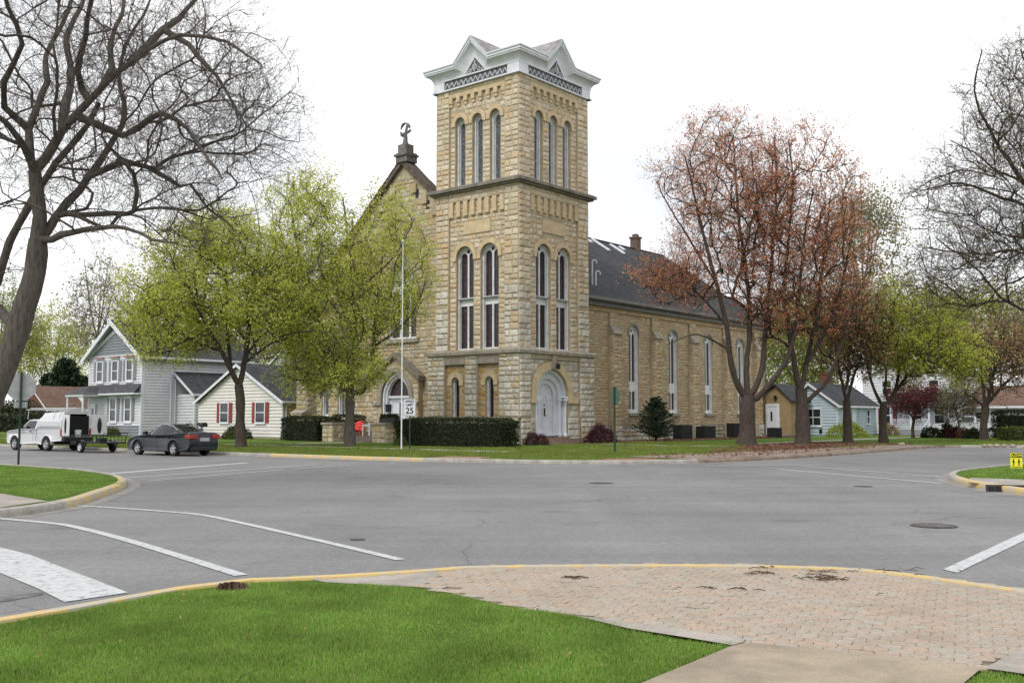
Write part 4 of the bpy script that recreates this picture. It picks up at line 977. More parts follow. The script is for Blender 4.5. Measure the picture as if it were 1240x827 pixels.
for (ya, yb) in ((ey, GC), (ey2, GC)):
    xa = LA+.1 if ya < 5 else r0
    n0 = [(xa, ya, ez), (r1, ya, ez), (r1, yb, rz_), (xa, yb, rz_)]; rb.add(n0+[(x, y, z-.18) for x, y, z in n0], [(0,1,2,3),(4,5,6,7),(0,1,5,4),(1,2,6,5),(2,3,7,6),(3,0,4,7)])
rb.add([(r0, LB+.1, ez+.66*(LB-.1)), (LA+.1, LB+.1, ez+.66*(LB-.1)), (LA+.1, GC, rz_), (r0, GC, rz_)], [(0, 1, 2, 3)])
rb.box(LA+.1, r1, GC-.12, GC+.12, rz_-.02, rz_+.05)
roof_o = obj('nave_roof', rb, ROOF, church)
gz = B(); gz.T = None
gz.box(LA+.1, r1, ey-.12, ey-.01, ez-.16, ez+.03); gz.box(LA+.1, r1-.1, ey-.02, NB-.1, ez-.22, ez-.16); gz.box(LA+.1, r1-.1, NB-.32, NB-.11, ez-.5, ez-.22)
gz.tube([(r1-.8, ey-.06, ez-.1), (r1-.8, NB-.25, ez-.9), (r1-.8, NB-.25, .2)], .06, 8)
obj('gutter', gz, M('grey_gutter', (.17,.165,.16), .6, .2, 3, 20), church)
def on_roof(a, b_, o=0): return (a, b_-o*.545, ez+(b_-ey)*((rz_-ez)/(GC-ey))+o*.84)
for a, bt, bb, ww_ in ((22.75, 10.75, 9.0, .34), (25.1, 10.5, 9.05, .34), (26.4, 10.45, 9.9, .34), (21.6, 10.4, 9.95, .3)):
    b = B(); q = [on_roof(a-ww_/2, bb, 0), on_roof(a+ww_/2, bb, 0), on_roof(a+ww_/2, bt, 0), on_roof(a-ww_/2, bt, 0)]
    q2 = [on_roof(a-ww_/2, bb, .1), on_roof(a+ww_/2, bb, .1), on_roof(a+ww_/2, bt, .1), on_roof(a-ww_/2, bt, .1)]
    b.add(q+q2, [(4,5,6,7),(0,1,5,4),(1,2,6,5),(2,3,7,6),(3,0,4,7)]); obj('skylight', b, WHITE, roof_o)
for a, b_, h in ((10.4, 2.0, 1.55), (10.75, 1.95, .85)):
    x, y, z = on_roof(a, b_); b = B(); b.tube([(x, y, z-.1), (x, y, z+h), (x+.06, y-.05, z+h+.12), (x+.2, y-.15, z+h+.12), (x+.26, y-.18, z+h), (x+.26, y-.18, z+h-.12)], .055, 8)
    obj('vent_pipe', b, WHITE, roof_o)
b = B(); b.box(29.3, 29.95, GC-.35, GC+.35, 16.2, 17.6); b.box(29.22, 30.03, GC-.43, GC+.43, 17.6, 17.75); b.box(29.4, 29.85, GC-.2, GC+.2, 17.75, 18.0)
obj('chimney', b, M('weathered_brown_brick', (.15,.10,.08), .9, .25, 6, 20), church)
# rear vestry: ochre gabled entry
vb = B(); vb.prism([(-1.75, 0), (-1.75, 3.15), (-.45, 4.35), (1.6, 3.0), (1.6, 0)], 33.5, 37, 'x')
an = obj('vestry_wall', vb, STUCCO, church)
vb = B()
for (y0, z0_), (y1, z1_) in (((-2.0, 2.98), (-.45, 4.42)), ((-.45, 4.42), (1.7, 2.98))):
    vb.add([(x, y, z) for x in (33.2, 37.1) for y, z in ((y0, z0_), (y1, z1_), (y1, z1_+.12), (y0, z0_+.12))], [(0,1,2,3),(4,5,6,7),(0,1,5,4),(1,2,6,5),(2,3,7,6),(3,0,4,7)])
obj('vestry_roof', vb, ROOF, an)
vb = B(lambda t, d, z: (33.5-d, t, z)); vb.wall(rect(-.75, .5, .2, 2.85), [rect(-.52, .27, .25, 2.65)], .08, .06); vb.strip(rect(-.75, .5, .2, 2.85), .08, rect(-.75, .5, .2, 2.85), 0, True); vb.wall(rect(-.52, .27, .25, 2.65), [rect(-.1, .08, 1.4, 2.2)], .03, .02)
vd = obj('vestry_door', vb, WHITE, an); vb = B(lambda t, d, z: (33.5-d, t, z)); vb.wall(rect(-.1, .08, 1.4, 2.2), (), .012); obj('glass', vb, PANE, vd)
vb = B(lambda t, d, z: (33.5-d, t, z)); vb.bar(-.5, -.34, .02, .2, 3.15, 3.55); vb.bar(-.58, -.26, .02, .1, 3.3, 3.4); obj('lantern', vb, BLACK, an)
vb = B(); vb.box(31.3, 33.49, -2.2, -.2, .1, .3); obj('vestry_steps', vb, M('vestry_step', (.2,.17,.15), .9), an)
# ------------------------------------------------------------------ trees
def tubes_np(Pn, Rn, k):
    """Pn (N,m,3), Rn (N,m) -> verts, faces"""
    Nn, m, _ = Pn.shape
    T = np.zeros_like(Pn); T[:, 1:-1] = Pn[:, 2:]-Pn[:, :-2]; T[:, 0] = Pn[:, 1]-Pn[:, 0]; T[:, -1] = Pn[:, -1]-Pn[:, -2]
    T /= np.linalg.norm(T, axis=2, keepdims=True)+1e-9
    md = Pn[:, -1]-Pn[:, 0]; ref = np.where((np.abs(md[:, 2]) > .8*np.linalg.norm(md, axis=1))[:, None], np.array([1., .2, 0]), np.array([.1, 0, 1.]))
    A = np.cross(T, ref[:, None, :]); A /= np.linalg.norm(A, axis=2, keepdims=True)+1e-9; Bn = np.cross(T, A)
    th = 2*PI*np.arange(k)/k
    V_ = Pn[:, :, None, :]+Rn[:, :, None, None]*(A[:, :, None, :]*np.cos(th)[None, None, :, None]+Bn[:, :, None, :]*np.sin(th)[None, None, :, None])
    base = (np.arange(Nn)*m*k)[:, None, None]; i = np.arange(m-1)[None, :, None]*k; j = np.arange(k)[None, None, :]; j2 = (j+1) % k
    Fq = np.stack([base+i+j, base+i+j2, base+i+k+j2, base+i+k+j], -1).reshape(-1, 4)
    return V_.reshape(-1, 3), Fq
def catmull(pts, step):
    pts = [np.array(p, float) for p in pts]; out = []
    for i in range(len(pts)-1):
        p0 = pts[max(i-1, 0)]; p1 = pts[i]; p2 = pts[i+1]; p3 = pts[min(i+2, len(pts)-1)]
        n = max(1, int(np.linalg.norm(p2-p1)/step))
        for k in range(n):
            t = k/n; out.append(.5*((2*p1)+(p2-p0)*t+(2*p0-5*p1+4*p2-p3)*t*t+(3*p1-p0-3*p2+p3)*t**3))
    return np.array(out+[pts[-1]])
def tree(name, label, guides, env, n, seed, barkm, leaf=None, nleaf=0, lsize=.1, lspread=.25, tip=.012, twig=(.45, .9), ntw=3, sub=2, twr=.006, group=None, cat='tree', up=.15, droop=0., maxd=3.5, lcov=1.0, pipe=.46, twig_mesh=True, lshape=1., clus=0):
    """guides: limbs [(points, r0, r1)] in world metres; env: ellipsoids (centre, radii, share).
    Each target in the crown is joined to the nearest limb, so the branching fills the crown."""
    g = np.random.default_rng(seed)
    base = guides[0][0][0]
    cap = 200000; pos = np.zeros((cap, 3)); dr = np.zeros((cap, 3)); par = np.full(cap, -1); fixed = np.zeros(cap); att = np.zeros(cap, bool); cnt = 0
    VS, FS, off = [], [], 0
    def put(vf):
        nonlocal off
        VS.append(vf[0]); FS.append(vf[1]+off); off += len(vf[0])
    for gi, (pts, r0, r1) in enumerate(guides):
        line = catmull(pts, .35); m = len(line)
        w_ = g.normal(0, 1, (m, 3))*.014; w_[0] = 0; line = line+w_*(1 if gi else .4)
        if gi:
            j = np.argmin(((pos[:cnt]-line[0])**2).sum(1)); line[0] = pos[j]; prev = j
        else: prev = -1
        rr = r0+(r1-r0)*np.linspace(0, 1, m)**.8
        if gi == 0: rr[:3] *= np.array([1.45, 1.18, 1.06])[:min(3, m)]
        start = cnt
        for i in range(m):
            pos[cnt] = line[i]; d = line[min(i+1, m-1)]-line[max(i-1, 0)]; dr[cnt] = d/(np.linalg.norm(d)+1e-9)
            par[cnt] = prev; fixed[cnt] = rr[i]; att[cnt] = (gi > 0 and i > 1) or (len(guides) == 1 and i > m*.45) or (gi == 0 and i > m*.9); prev = cnt; cnt += 1
        k = 12 if r0 > .1 else 8
        ribs = 1+.06*g.normal(0, 1, m)
        put(tubes_np(line[None], (rr*ribs)[None], k))
    fork = guides[0][0][-1]
    T = []
    for c, rad, share in env:
        q = int(n*share); d = g.normal(0, 1, (q, 3)); d /= np.linalg.norm(d, axis=1, keepdims=True)
        r = g.uniform(.12, 1, q)**.5; 
        lump = 1+.14*np.sin(d[:, 0]*5+seed)*np.cos(d[:, 2]*6+seed*2)+.08*np.sin(d[:, 1]*9+d[:, 2]*7)
        T.append(np.array(c)+d*(r*lump)[:, None]*np.array(rad))
    T = np.concatenate(T); T = T[T[:, 2] > base[2]+1.6]
    o = np.argsort(np.linalg.norm(T-fork, axis=1)+g.normal(0, .7, len(T))); T = T[o]
    paths = []
    A_idx = np.where(att[:cnt])[0].tolist()
    apos = np.zeros((cap, 3)); adir = np.zeros((cap, 3)); aid = np.zeros(cap, int); na = len(A_idx)
    apos[:na] = pos[A_idx]; adir[:na] = dr[A_idx]; aid[:na] = A_idx
    for t in T:
        dv = t-apos[:na]; d = np.sqrt((dv*dv).sum(1))+1e-6; cs = (dv*adir[:na]).sum(1)/d
        cost = d*(1+.75*(1-cs)); j = int(np.argmin(cost)); L = d[j]
        if L < .22 or L > maxd*2: continue
        if L > maxd: t = apos[j]+dv[j]*maxd/L; L = maxd
        p0 = apos[j].copy(); d0 = adir[j]; u = (t-p0)/L
        m1 = d0*.55+u*.45; p1 = p0+m1*L*.33+g.normal(0, .025, 3)*L; u2 = t-p1; p2 = p1+u2*.5+(m1*.10+np.array([0, 0, up-droop]))*L*.18+g.normal(0, .022, 3)*L
        ids = []; pr = aid[j]
        for q, pp in enumerate((p1, p2, t)):
            pv = p0 if q == 0 else (p1 if q == 1 else p2)
            dd = pp-pv; pos[cnt] = pp; dr[cnt] = dd/(np.linalg.norm(dd)+1e-9); par[cnt] = pr; pr = cnt
            apos[na] = pp; adir[na] = dr[cnt]; aid[na] = cnt; na += 1; ids.append(cnt); cnt += 1
        paths.append((aid[j], *ids))
    paths = np.array(paths)
    tipc = np.zeros(cnt); tipc[paths[:, 3]] += 1
    for i in range(cnt-1, -1, -1):
        if par[i] >= 0: tipc[par[i]] += tipc[i]
    rad = tip*np.maximum(tipc, 1)**pipe
    for i in range(cnt):
        if fixed[i] > 0: rad[i] = fixed[i]
        elif par[i] >= 0: rad[i] = min(rad[i], rad[par[i]]*(.72 if fixed[par[i]] > 0 else .97))
    Pn = pos[paths]; Rn = rad[paths].copy(); Rn[:, 0] = np.minimum(Rn[:, 0], Rn[:, 1]*1.12)
    big = Rn[:, 1] > .035
    if big.any(): put(tubes_np(Pn[big], Rn[big], 7))
    if (~big).any(): put(tubes_np(Pn[~big], Rn[~big], 4))
    # twigs
    ends = pos[paths[:, 3]]; ed = dr[paths[:, 3]]; mid = pos[paths[:, 2]]; mdn = dr[paths[:, 2]]; mid1 = pos[paths[:, 1]]
    small = rad[paths[:, 2]] < .06
    S = np.concatenate([np.repeat(ends, ntw, 0), np.repeat(mid[small], max(1, ntw-1), 0), mid1[small]]); D_ = np.concatenate([np.repeat(ed, ntw, 0), np.repeat(mdn[small], max(1, ntw-1), 0), mdn[small]])
    def mk_tw(S, D_, lo, hi, r, spread):
        m = len(S); d = D_+g.normal(0, spread, (m, 3)); d[:, 2] += up*.8; d /= np.linalg.norm(d, axis=1, keepdims=True); l = g.uniform(lo, hi, m)[:, None]
        p1 = S+d*l*.5; d2 = d+g.normal(0, .25, (m, 3)); d2[:, 2] += up-droop; d2 /= np.linalg.norm(d2, axis=1, keepdims=True); p2 = p1+d2*l*.5
        return np.stack([S, p1, p2], 1), d2, np.repeat(np.array([[r*1.3, r, r*.6]]), m, 0)
    tw, td, tr = mk_tw(S, D_, *twig, twr, .55)
    allw = [tw]
    if twig_mesh: put(tubes_np(tw, tr, 3))
    if sub:
        S2 = np.concatenate([tw[:, 1], tw[:, 2]]); D2 = np.concatenate([td, td]); S2 = np.repeat(S2, sub, 0); D2 = np.repeat(D2, sub, 0)
        tw2, td2, tr2 = mk_tw(S2, D2, twig[0]*.5, twig[1]*.6, twr*.7, .7)
        if twig_mesh: put(tubes_np(tw2, tr2, 3))
        allw.append(tw2)
    root = thing(name, label, cat, (float(base[0]), float(base[1]), float(base[2])), 0, group)
    Vv = np.concatenate(VS)-base; Ff = np.concatenate(FS)
    np_obj('trunk', Vv, 4, barkm, root, True, Ff)
    if leaf is not None and nleaf:
        tp = np.concatenate([x[:, 1:].reshape(-1, 3) for x in allw]); 
        if clus: 
            cc = tp[g.integers(0, len(tp), clus)]; pk = cc[g.integers(0, clus, nleaf)]
        else: pk = tp[g.integers(0, len(tp), nleaf)]
        c = pk+g.normal(0, lspread, (nleaf, 3)); s = lsize*g.uniform(.55, 1.25, nleaf)[:, None]
        a = g.normal(0, 1, (nleaf, 3)); a /= np.linalg.norm(a, axis=1, keepdims=True); b_ = np.cross(a, g.normal(0, 1, (nleaf, 3))); b_ /= np.linalg.norm(b_, axis=1, keepdims=True)
        nrm = np.cross(a, b_)
        v = np.stack([c-a*s*.5*lshape, c+b_*s*.38+nrm*s*.12, c+a*s*.55*lshape, c-b_*s*.38+nrm*s*.12], 1)-base
        np_obj('crown', v, 4, leaf, root)
    return root
def PX(lst, Y, dy=0.):
    """limb traced from the photo, standing at distance Y, leaning dy metres in depth along its length"""
    n = len(lst); return [P(x, y, Y+dy*i/max(1, n-1)) for i, (x, y) in enumerate(lst)]
def env(cx, cy, rx, ry, Y, rd=None, share=1.):
    c = P(cx, cy, Y); s = Y/F; return (c, (rx*s, rd if rd else rx*s, ry*s), share)

# big bare tree, left foreground
Y0 = 22.
def Z(l): return [(x/2.176, y/2.176) for x, y in l]
g0 = [(PX([(-38,592),(-28,545),(-8,475),(14,425),(30,372),(42,330),(46,290)], Y0), .31, .21),
      (PX(Z([(98,640),(105,570),(97,500),(92,450)]), Y0), .17, .13),
      (PX(Z([(92,460),(60,380),(20,330),(-40,280),(-120,180)]), Y0, -2.5), .10, .03),
      (PX(Z([(60,380),(95,290),(122,215),(122,150),(160,70),(195,-10),(230,-120)]), Y0, 2), .10, .03),
      (PX(Z([(97,470),(120,420),(165,345),(235,265),(300,200),(390,130),(480,92),(540,95),(600,115),(690,170)]), Y0, -1.5), .115, .018),
      (PX(Z([(112,640),(150,570),(210,500),(262,430),(300,370),(322,335),(325,270),(312,200),(330,120),(380,40),(405,-20)]), Y0, 2.5), .11, .025),
      (PX(Z([(300,372),(360,335),(430,300),(490,335),(520,375),(548,420),(590,470)]), Y0, -2), .085, .02),
      (PX(Z([(265,435),(330,425),(390,440),(440,470),(475,492),(500,488),(545,545),(600,590)]), Y0, 1.5), .085, .02),
      (PX(Z([(120,640),(160,620),(230,605),(330,600),(400,630),(470,640)]), Y0, -2.5), .09, .018),
      (PX(Z([(165,345),(175,270),(190,190),(175,100),(210,20),(250,-80)]), Y0, 3), .11, .04),
      (PX(Z([(235,265),(205,190),(225,100),(240,0),(270,-90)]), Y0, -2.5), .09, .03),
      (PX(Z([(390,130),(430,80),(470,50),(520,-5),(570,-70)]), Y0, 1.), .09, .03),
      (PX(Z([(480,92),(520,150),(570,200),(610,260),(650,330)]), Y0, -1.), .07, .02),
      (PX(Z([(-95,820),(-30,790),(10,690),(50,590),(85,530),(150,430),(230,330),(260,270)]), Y0+1.5, -1.), .12, .06),
      (PX(Z([(300,200),(290,120),(320,40),(330,-60)]), Y0, 2.), .08, .03),
      (PX(Z([(20,330),(10,220),(60,120),(20,20),(0,-80)]), Y0, -2.), .09, .03)]
e0 = [env(20, 40, 150, 190, Y0, 4.5, .34), env(205, 105, 150, 130, Y0, 3.5, .38), env(-60, 200, 140, 170, Y0, 4.5, .10), env(185, 235, 135, 72, Y0, 3, .15), env(290, 150, 85, 75, Y0, 2.2, .13)]
tree('bare_tree', 'tall bare leafless tree leaning in from the left edge of the lawn', g0, e0, 2100, 11, BARK, None, 0, tip=.0054, twig=(.45, 1.2), ntw=2, sub=1, twr=.0030, up=.12, maxd=2.4, pipe=.44, droop=.06)

# two yellow-green maples in front of the church
Y1 = 52.2
tree('maple_tree', 'yellow-green spring maple with forked dark trunk in front of the cream cottage',
     [(PX([(292,545),(291,510),(291,482),(289,466)], Y1), .27, .22), (PX([(289,468),(280,448),(268,425),(252,398),(238,370),(225,340)], Y1, -2), .15, .05),
      (PX([(290,466),(296,440),(300,410),(306,370),(310,330),(312,300)], Y1, 1.5), .16, .05), (PX([(268,425),(240,415),(205,400),(175,395)], Y1, 1.), .08, .03),
      (PX([(296,440),(322,420),(350,405),(380,400)], Y1, -1.5), .09, .03), (PX([(280,448),(275,400),(272,350),(268,300)], Y1, 2.5), .10, .04)],
     [env(262, 345, 100, 82, Y1, 4.3, .55), env(205, 385, 62, 60, Y1, 3, .17), env(330, 370, 58, 62, Y1, 3, .18), env(268, 290, 58, 36, Y1, 2.5, .10)],
     1300, 21, BARK_D, L_YG, 66000, .11, .20, tip=.012, twig=(.3, .75), ntw=2, sub=1, twr=.006, group='maples along the front street', clus=9000)
Y2 = 55.
tree('maple_tree', 'taller yellow-green spring maple with grey trunk right before the church front',
     [(PX([(424,543),(423,515),(424,490),(424,476)], Y2), .29, .24), (PX([(424,478),(410,460),(400,430),(388,390),(372,345),(360,300),(352,250)], Y2, -2), .15, .04),
      (PX([(425,478),(427,440),(430,390),(425,330),(420,280),(415,240)], Y2, 1.5), .15, .04), (PX([(425,480),(438,475),(448,455),(452,420),(456,370),(462,320),(466,280)], Y2, 1), .14, .04),
      (PX([(400,430),(370,415),(345,395)], Y2, 2), .08, .03), (PX([(452,420),(480,400),(505,370),(515,340)], Y2, -1.2), .08, .03), (PX([(430,400),(440,350),(478,310),(500,270)], Y2, -2.5), .08, .03)],
     [env(400, 380, 72, 95, Y2, 3.6, .42), env(372, 280, 52, 88, Y2, 3, .22), env(468, 325, 60, 100, Y2, 2.8, .28), env(405, 450, 72, 32, Y2, 3, .16)],
     1400, 22, BARK, L_YG, 66000, .11, .20, tip=.012, twig=(.3, .75), ntw=2, sub=1, twr=.006, group='maples along the front street', clus=9000)
# the two rust-red maples
Y3 = 57.5
tree('red_maple_tree', 'large rust-red budding maple with thick multi-stemmed trunk beside the nave wall',
     [(PX([(904,542),(905,520),(905,495),(906,478)], Y3), .50, .38), (PX([(902,482),(890,458),(884,430),(880,395),(868,345),(852,285),(838,225),(830,190)], Y3, -2.), .19, .04),
      (PX([(906,480),(904,440),(908,400),(905,340),(895,270),(890,200),(888,165)], Y3, 1.5), .18, .04), (PX([(910,480),(922,450),(926,410),(930,360),(936,300),(940,230),(938,165)], Y3, 2.), .17, .04),
      (PX([(912,486),(930,468),(950,440),(962,405),(968,350),(975,280),(985,230)], Y3, -1.), .18, .04), (PX([(884,425),(862,412),(845,405),(825,410),(808,418)], Y3, -1.5), .07, .02),
      (PX([(880,395),(850,360),(825,340),(795,330)], Y3, 1.), .08, .02), (PX([(868,345),(835,290),(810,250),(795,220)], Y3, 1.), .09, .03)],
     [env(880, 225, 88, 92, Y3, 4.6, .5), env(845, 335, 72, 48, Y3, 3.2, .18), env(930, 320, 60, 90, Y3, 3.5, .25), env(808, 340, 44, 22, Y3, 2, .07)],
     1800, 31, BARK_D, L_RU, 34000, .09, .13, tip=.011, twig=(.35, .9), ntw=2, sub=1, twr=.005, up=.45, group='rust-red maples beside the nave', clus=9000, lshape=1.2)
Y4 = 58.5
tree('red_maple_tree', 'rust-red budding maple whose right limb bends out in front of the blue house',
     [(PX([(972,543),(972,515),(971,490),(970,470)], Y4), .42, .32), (PX([(968,474),(962,440),(955,400),(950,350),(955,290),(960,220),(955,170)], Y4, -1.5), .17, .035),
      (PX([(971,472),(976,440),(985,400),(992,350),(1000,290),(1005,240)], Y4, 1.5), .15, .035), (PX([(973,490),(988,476),(1002,460),(1012,435),(1022,410),(1035,380)], Y4, -1.), .15, .04),
      (PX([(976,440),(1000,400),(1020,340),(1030,290)], Y4, 1.), .12, .04)],
     [env(968, 255, 80, 108, Y4, 4.5, .55), env(1012, 330, 52, 90, Y4, 3.5, .3), env(950, 380, 55, 40, Y4, 3, .15)],
     1500, 32, BARK_D, L_RU, 27000, .09, .13, tip=.011, twig=(.35, .9), ntw=2, sub=1, twr=.005, up=.45, group='rust-red maples beside the nave', clus=7000, lshape=1.2)
Y5 = 62.5
tree('street_tree', 'slim dark-trunked tree with reddish olive buds in front of the small blue house window',
     [(PX([(1027,540),(1026,510),(1025,485)], Y5), .28, .22), (PX([(1025,487),(1018,455),(1012,420),(1008,385)], Y5, -1), .12, .04), (PX([(1026,486),(1034,455),(1045,425),(1055,395)], Y5, 1.5), .12, .04), (PX([(1026,470),(1028,430),(1030,380),(1026,350)], Y5, 1.5), .11, .04)],
     [env(1032, 400, 48, 62, Y5, 3.2, 1.)], 650, 41, BARK_D, L_BR, 8000, .13, .16, tip=.013, twig=(.3, .8), ntw=2, sub=1, twr=.007, up=.3, group='young trees along the side street', clus=2600)
tree('street_tree', 'yellow-green street tree with V-shaped fork in front of the white porch house',
     [(PX([(1070,540),(1069,510),(1070,490)], Y5+1), .27, .22), (PX([(1069,492),(1060,475),(1053,455),(1048,430),(1042,405)], Y5+1, -1.5), .13, .04), (PX([(1071,492),(1082,478),(1088,455),(1092,430),(1102,400),(1110,375)], Y5+1, 1), .14, .04),
      (PX([(1072,480),(1073,450),(1076,410),(1080,370)], Y5+1, 1.5), .09, .03), (PX([(1090,445),(1115,425),(1145,415),(1170,415)], Y5+1, -1.5), .08, .03)],
     [env(1092, 400, 78, 58, Y5+1, 4.2, .7), env(1140, 435, 62, 30, Y5+1, 3, .3)], 1000, 42, BARK_D, L_YG2, 30000, .12, .2, tip=.013, twig=(.3, .8), ntw=2, sub=1, twr=.007, group='young trees along the side street', clus=3800)
Y6 = 71.
tree('street_tree', 'spreading tree with sparse brown-red buds in front of the brown-roofed bungalow',
     [(PX([(1192,534),(1191,515),(1193,498),(1193,490)], Y6), .30, .25), (PX([(1193,494),(1182,484),(1172,478),(1160,474)], Y6, -1), .10, .03), (PX([(1193,490),(1190,465),(1188,440),(1182,415)], Y6, 1.5), .16, .04),
      (PX([(1194,492),(1200,470),(1205,440),(1212,410)], Y6, -1), .15, .04), (PX([(1194,490),(1208,475),(1222,460),(1240,448),(1262,440)], Y6, 1), .14, .03)],
     [env(1208, 435, 62, 45, Y6, 4.5, 1.)], 700, 43, BARK_D, L_BR, 7000, .14, .16, tip=.014, twig=(.35, .9), ntw=2, sub=1, twr=.008, up=.3, group='young trees along the side street', clus=2400)
# bare budding limbs reaching in from the right edge
Y7 = 36.
g7 = [(PX([(1345,548),(1340,480),(1335,400),(1330,330)], Y7), .55, .42),
      (PX([(1333,400),(1290,330),(1262,278),(1240,250),(1215,240),(1195,232),(1165,222),(1140,225),(1112,232)], Y7, -1), .15, .02),
      (PX([(1332,350),(1285,260),(1240,222),(1205,205),(1180,185),(1150,170)], Y7, 2), .12, .02),
      (PX([(1334,420),(1300,340),(1270,308),(1230,302),(1190,308),(1160,306),(1120,300)], Y7, 1.5), .10, .02),
      (PX([(1330,330),(1310,230),(1280,160),(1255,110),(1235,60)], Y7, -1), .14, .02), (PX([(1330,340),(1345,220),(1350,120)], Y7, 1), .16, .03),
      (PX([(1334,430),(1295,400),(1250,380),(1212,362),(1195,340),(1170,315),(1150,300),(1135,288)], Y7, -2), .09, .02),
      (PX([(1240,222),(1200,160),(1180,110),(1190,60)], Y7, -1.5), .09, .02)]
tree('budding_tree', 'large nearly bare tree with olive buds reaching in from the right edge', g7,
     [env(1235, 230, 140, 105, Y7, 4, .55), env(1175, 330, 85, 55, Y7, 3, .2), env(1245, 120, 70, 85, Y7, 3, .25)], 1900, 51, BARK_D, L_OL, 12000, .06, .10, tip=.0075, twig=(.4, 1.0), ntw=2, sub=1, twr=.005, up=.15, maxd=2.8, pipe=.42, clus=4000)

# background trees (simpler crowns, still trunk and limbs)
def bgtree(label, px, Y, crown, leaf, nl, seed, name='background_tree', n=420, ls=.32, barkm=BARK_P, group='trees behind the houses', sub=1, top=None):
    base = P(px, 500, Y); base[2] = .0; cx, cy, rx, ry = crown; c = P(cx, cy, Y); topz = P(cx, cy+ry*.55, Y)
    gd = [([base, base*.5+topz*.5, topz], .32, .18)]
    for k in range(5):
        a = 2*PI*k/5+seed; e = np.array([math.cos(a)*rx*.5*Y/F, math.sin(a)*rx*.45*Y/F, (1.1+.4*(k % 2))*ry*Y/F])
        gd.append(([topz-np.array([0, 0, .6]), topz+e*np.array([.5, .5, .35]), topz+e], .14, .04))
    return tree(name, label, gd, [env(cx, cy, rx, ry, Y, rx*Y/F*.8, 1.)], n, seed, barkm, leaf, nl, ls, .5, tip=.022, twig=(.7, 1.6), ntw=2, sub=sub, twr=.011, group=group, up=.3, maxd=5, pipe=.4)
bgtree('pale green tree behind the brick house at the far left edge', 5, 190, (0, 395, 48, 62), L_GR, 11000, 61)
bgtree('broad yellow-green tree behind the brown roof of the brick house', 62, 195, (62, 425, 56, 55), L_YG2, 17000, 62)
bgtree('tall twiggy tan tree behind the left gable of the grey house', 118, 150, (118, 372, 40, 62), L_OL, 2500, 63, n=420)
bgtree('green tree rising behind the grey house roof', 190, 150, (200, 400, 60, 45), L_GR, 7000, 64)
bgtree('olive tree behind the church rear beyond the rust-red maples', 960, 125, (965, 425, 68, 78), L_GR, 20000, 65, n=560)
bgtree('tall pale olive tree behind the blue house', 1060, 120, (1045, 300, 52, 90), L_OL, 6500, 66, n=420)
bgtree('pale twiggy tree behind the white porch house', 1110, 115, (1115, 420, 66, 70), L_OL, 10000, 67, n=380)
bgtree('yellow-green tree behind the bungalow roof at the right', 1215, 118, (1190, 400, 62, 50), L_YG2, 8000, 68)
bgtree('olive tree behind the far right end of the bungalow', 1290, 112, (1275, 400, 70, 70), L_OL, 6000, 69)
bgtree('distant green tree filling the gap between cottage and church', 345, 125, (335, 415, 46, 40), L_GR, 5000, 70)
# dwarf flowering tree and the crimson maple by the porch
tree('crimson_maple_tree', 'low spreading crimson-leaved maple in front of the white porch',
     [(PX([(1106,532),(1105,520),(1107,508)], 79), .13, .10), (PX([(1107,510),(1098,495),(1090,480)], 79, -1), .07, .03), (PX([(1107,509),(1112,490),(1120,475)], 79, 1), .07, .03), (PX([(1107,509),(1122,500),(1135,490)], 79, 0), .06, .03)],
     [env(1106, 484, 34, 17, 79, 2., 1.)], 380, 44, BARK_D, L_PU, 4200, .14, .16, tip=.016, twig=(.3, .7), ntw=2, sub=1, twr=.008)
tree('ornamental_tree', 'thin pale-leaved young tree in front of the white pickup by the porch',
     [(PX([(1163,532),(1162,520),(1160,508)], 77), .08, .06), (PX([(1160,508),(1155,490),(1152,475)], 77, -1), .05, .02), (PX([(1160,508),(1168,490),(1175,478)], 77, 1), .05, .02)],
     [env(1160, 488, 24, 28, 77, 1.6, 1.)], 360, 45, BARK, L_OL, 2400, .11, .14, tip=.012, twig=(.3, .7), ntw=2, sub=1, twr=.008)

# conifers, hedges, shrubs: stems and foliage through the whole volume
def conifer(name, label, base, h, r, leaf, n, seed, size=.16, skirts=9):
    g = np.random.default_rng(seed); root = thing(name, label, 'shrub' if h < 4 else 'conifer', tuple(base))
    b = B(); b.tube([(0, 0, 0), (0, 0, h*.5), (.02, 0, h*.97)], [.035*h, .02*h, .005], 8)
    V_ = []
    nb = int(16*skirts)
    for k in range(nb):
        f = (k+.5)/nb; z = h*(.06+.9*f); L = r*(1-f)**.75*g.uniform(.65, 1.15)+.06*h; a = k*2.4+g.normal(0, .3)
        e = np.array([math.cos(a)*L, math.sin(a)*L, L*.28+g.normal(0, .05)]); s0 = np.array([0, 0, z])
        b.tube([tuple(s0), tuple(s0+e*.55+np.array([0, 0, -.04*L])), tuple(s0+e)], [.014*h*(1-f)+.006, .01, .004], 4, False)
        m = max(10, int(n/nb)); t = g.uniform(.12, 1.03, m)[:, None]; c = s0+e*t+np.array([0, 0, -.05])*L*np.sin(t*PI)
        side = np.array([-math.sin(a), math.cos(a), 0.]); c = c+side*(g.uniform(-1, 1, m)[:, None])*L*.28*(1.05-t)+g.normal(0, .02*h/2, (m, 3))
        V_.append(c)
    c = np.concatenate(V_); m = len(c); a = g.normal(0, 1, (m, 3)); a[:, 2] += .5; a /= np.linalg.norm(a, axis=1, keepdims=True); q = np.cross(a, g.normal(0, 1, (m, 3))); q /= np.linalg.norm(q, axis=1, keepdims=True); s = size*g.uniform(.6, 1.3, m)[:, None]
    v = np.stack([c-a*s*.5, c+q*s*.2, c+a*s*.6, c-q*s*.2], 1)
    obj('trunk', b, BARK_D, root, True); np_obj('foliage', v, 4, leaf, root); return root
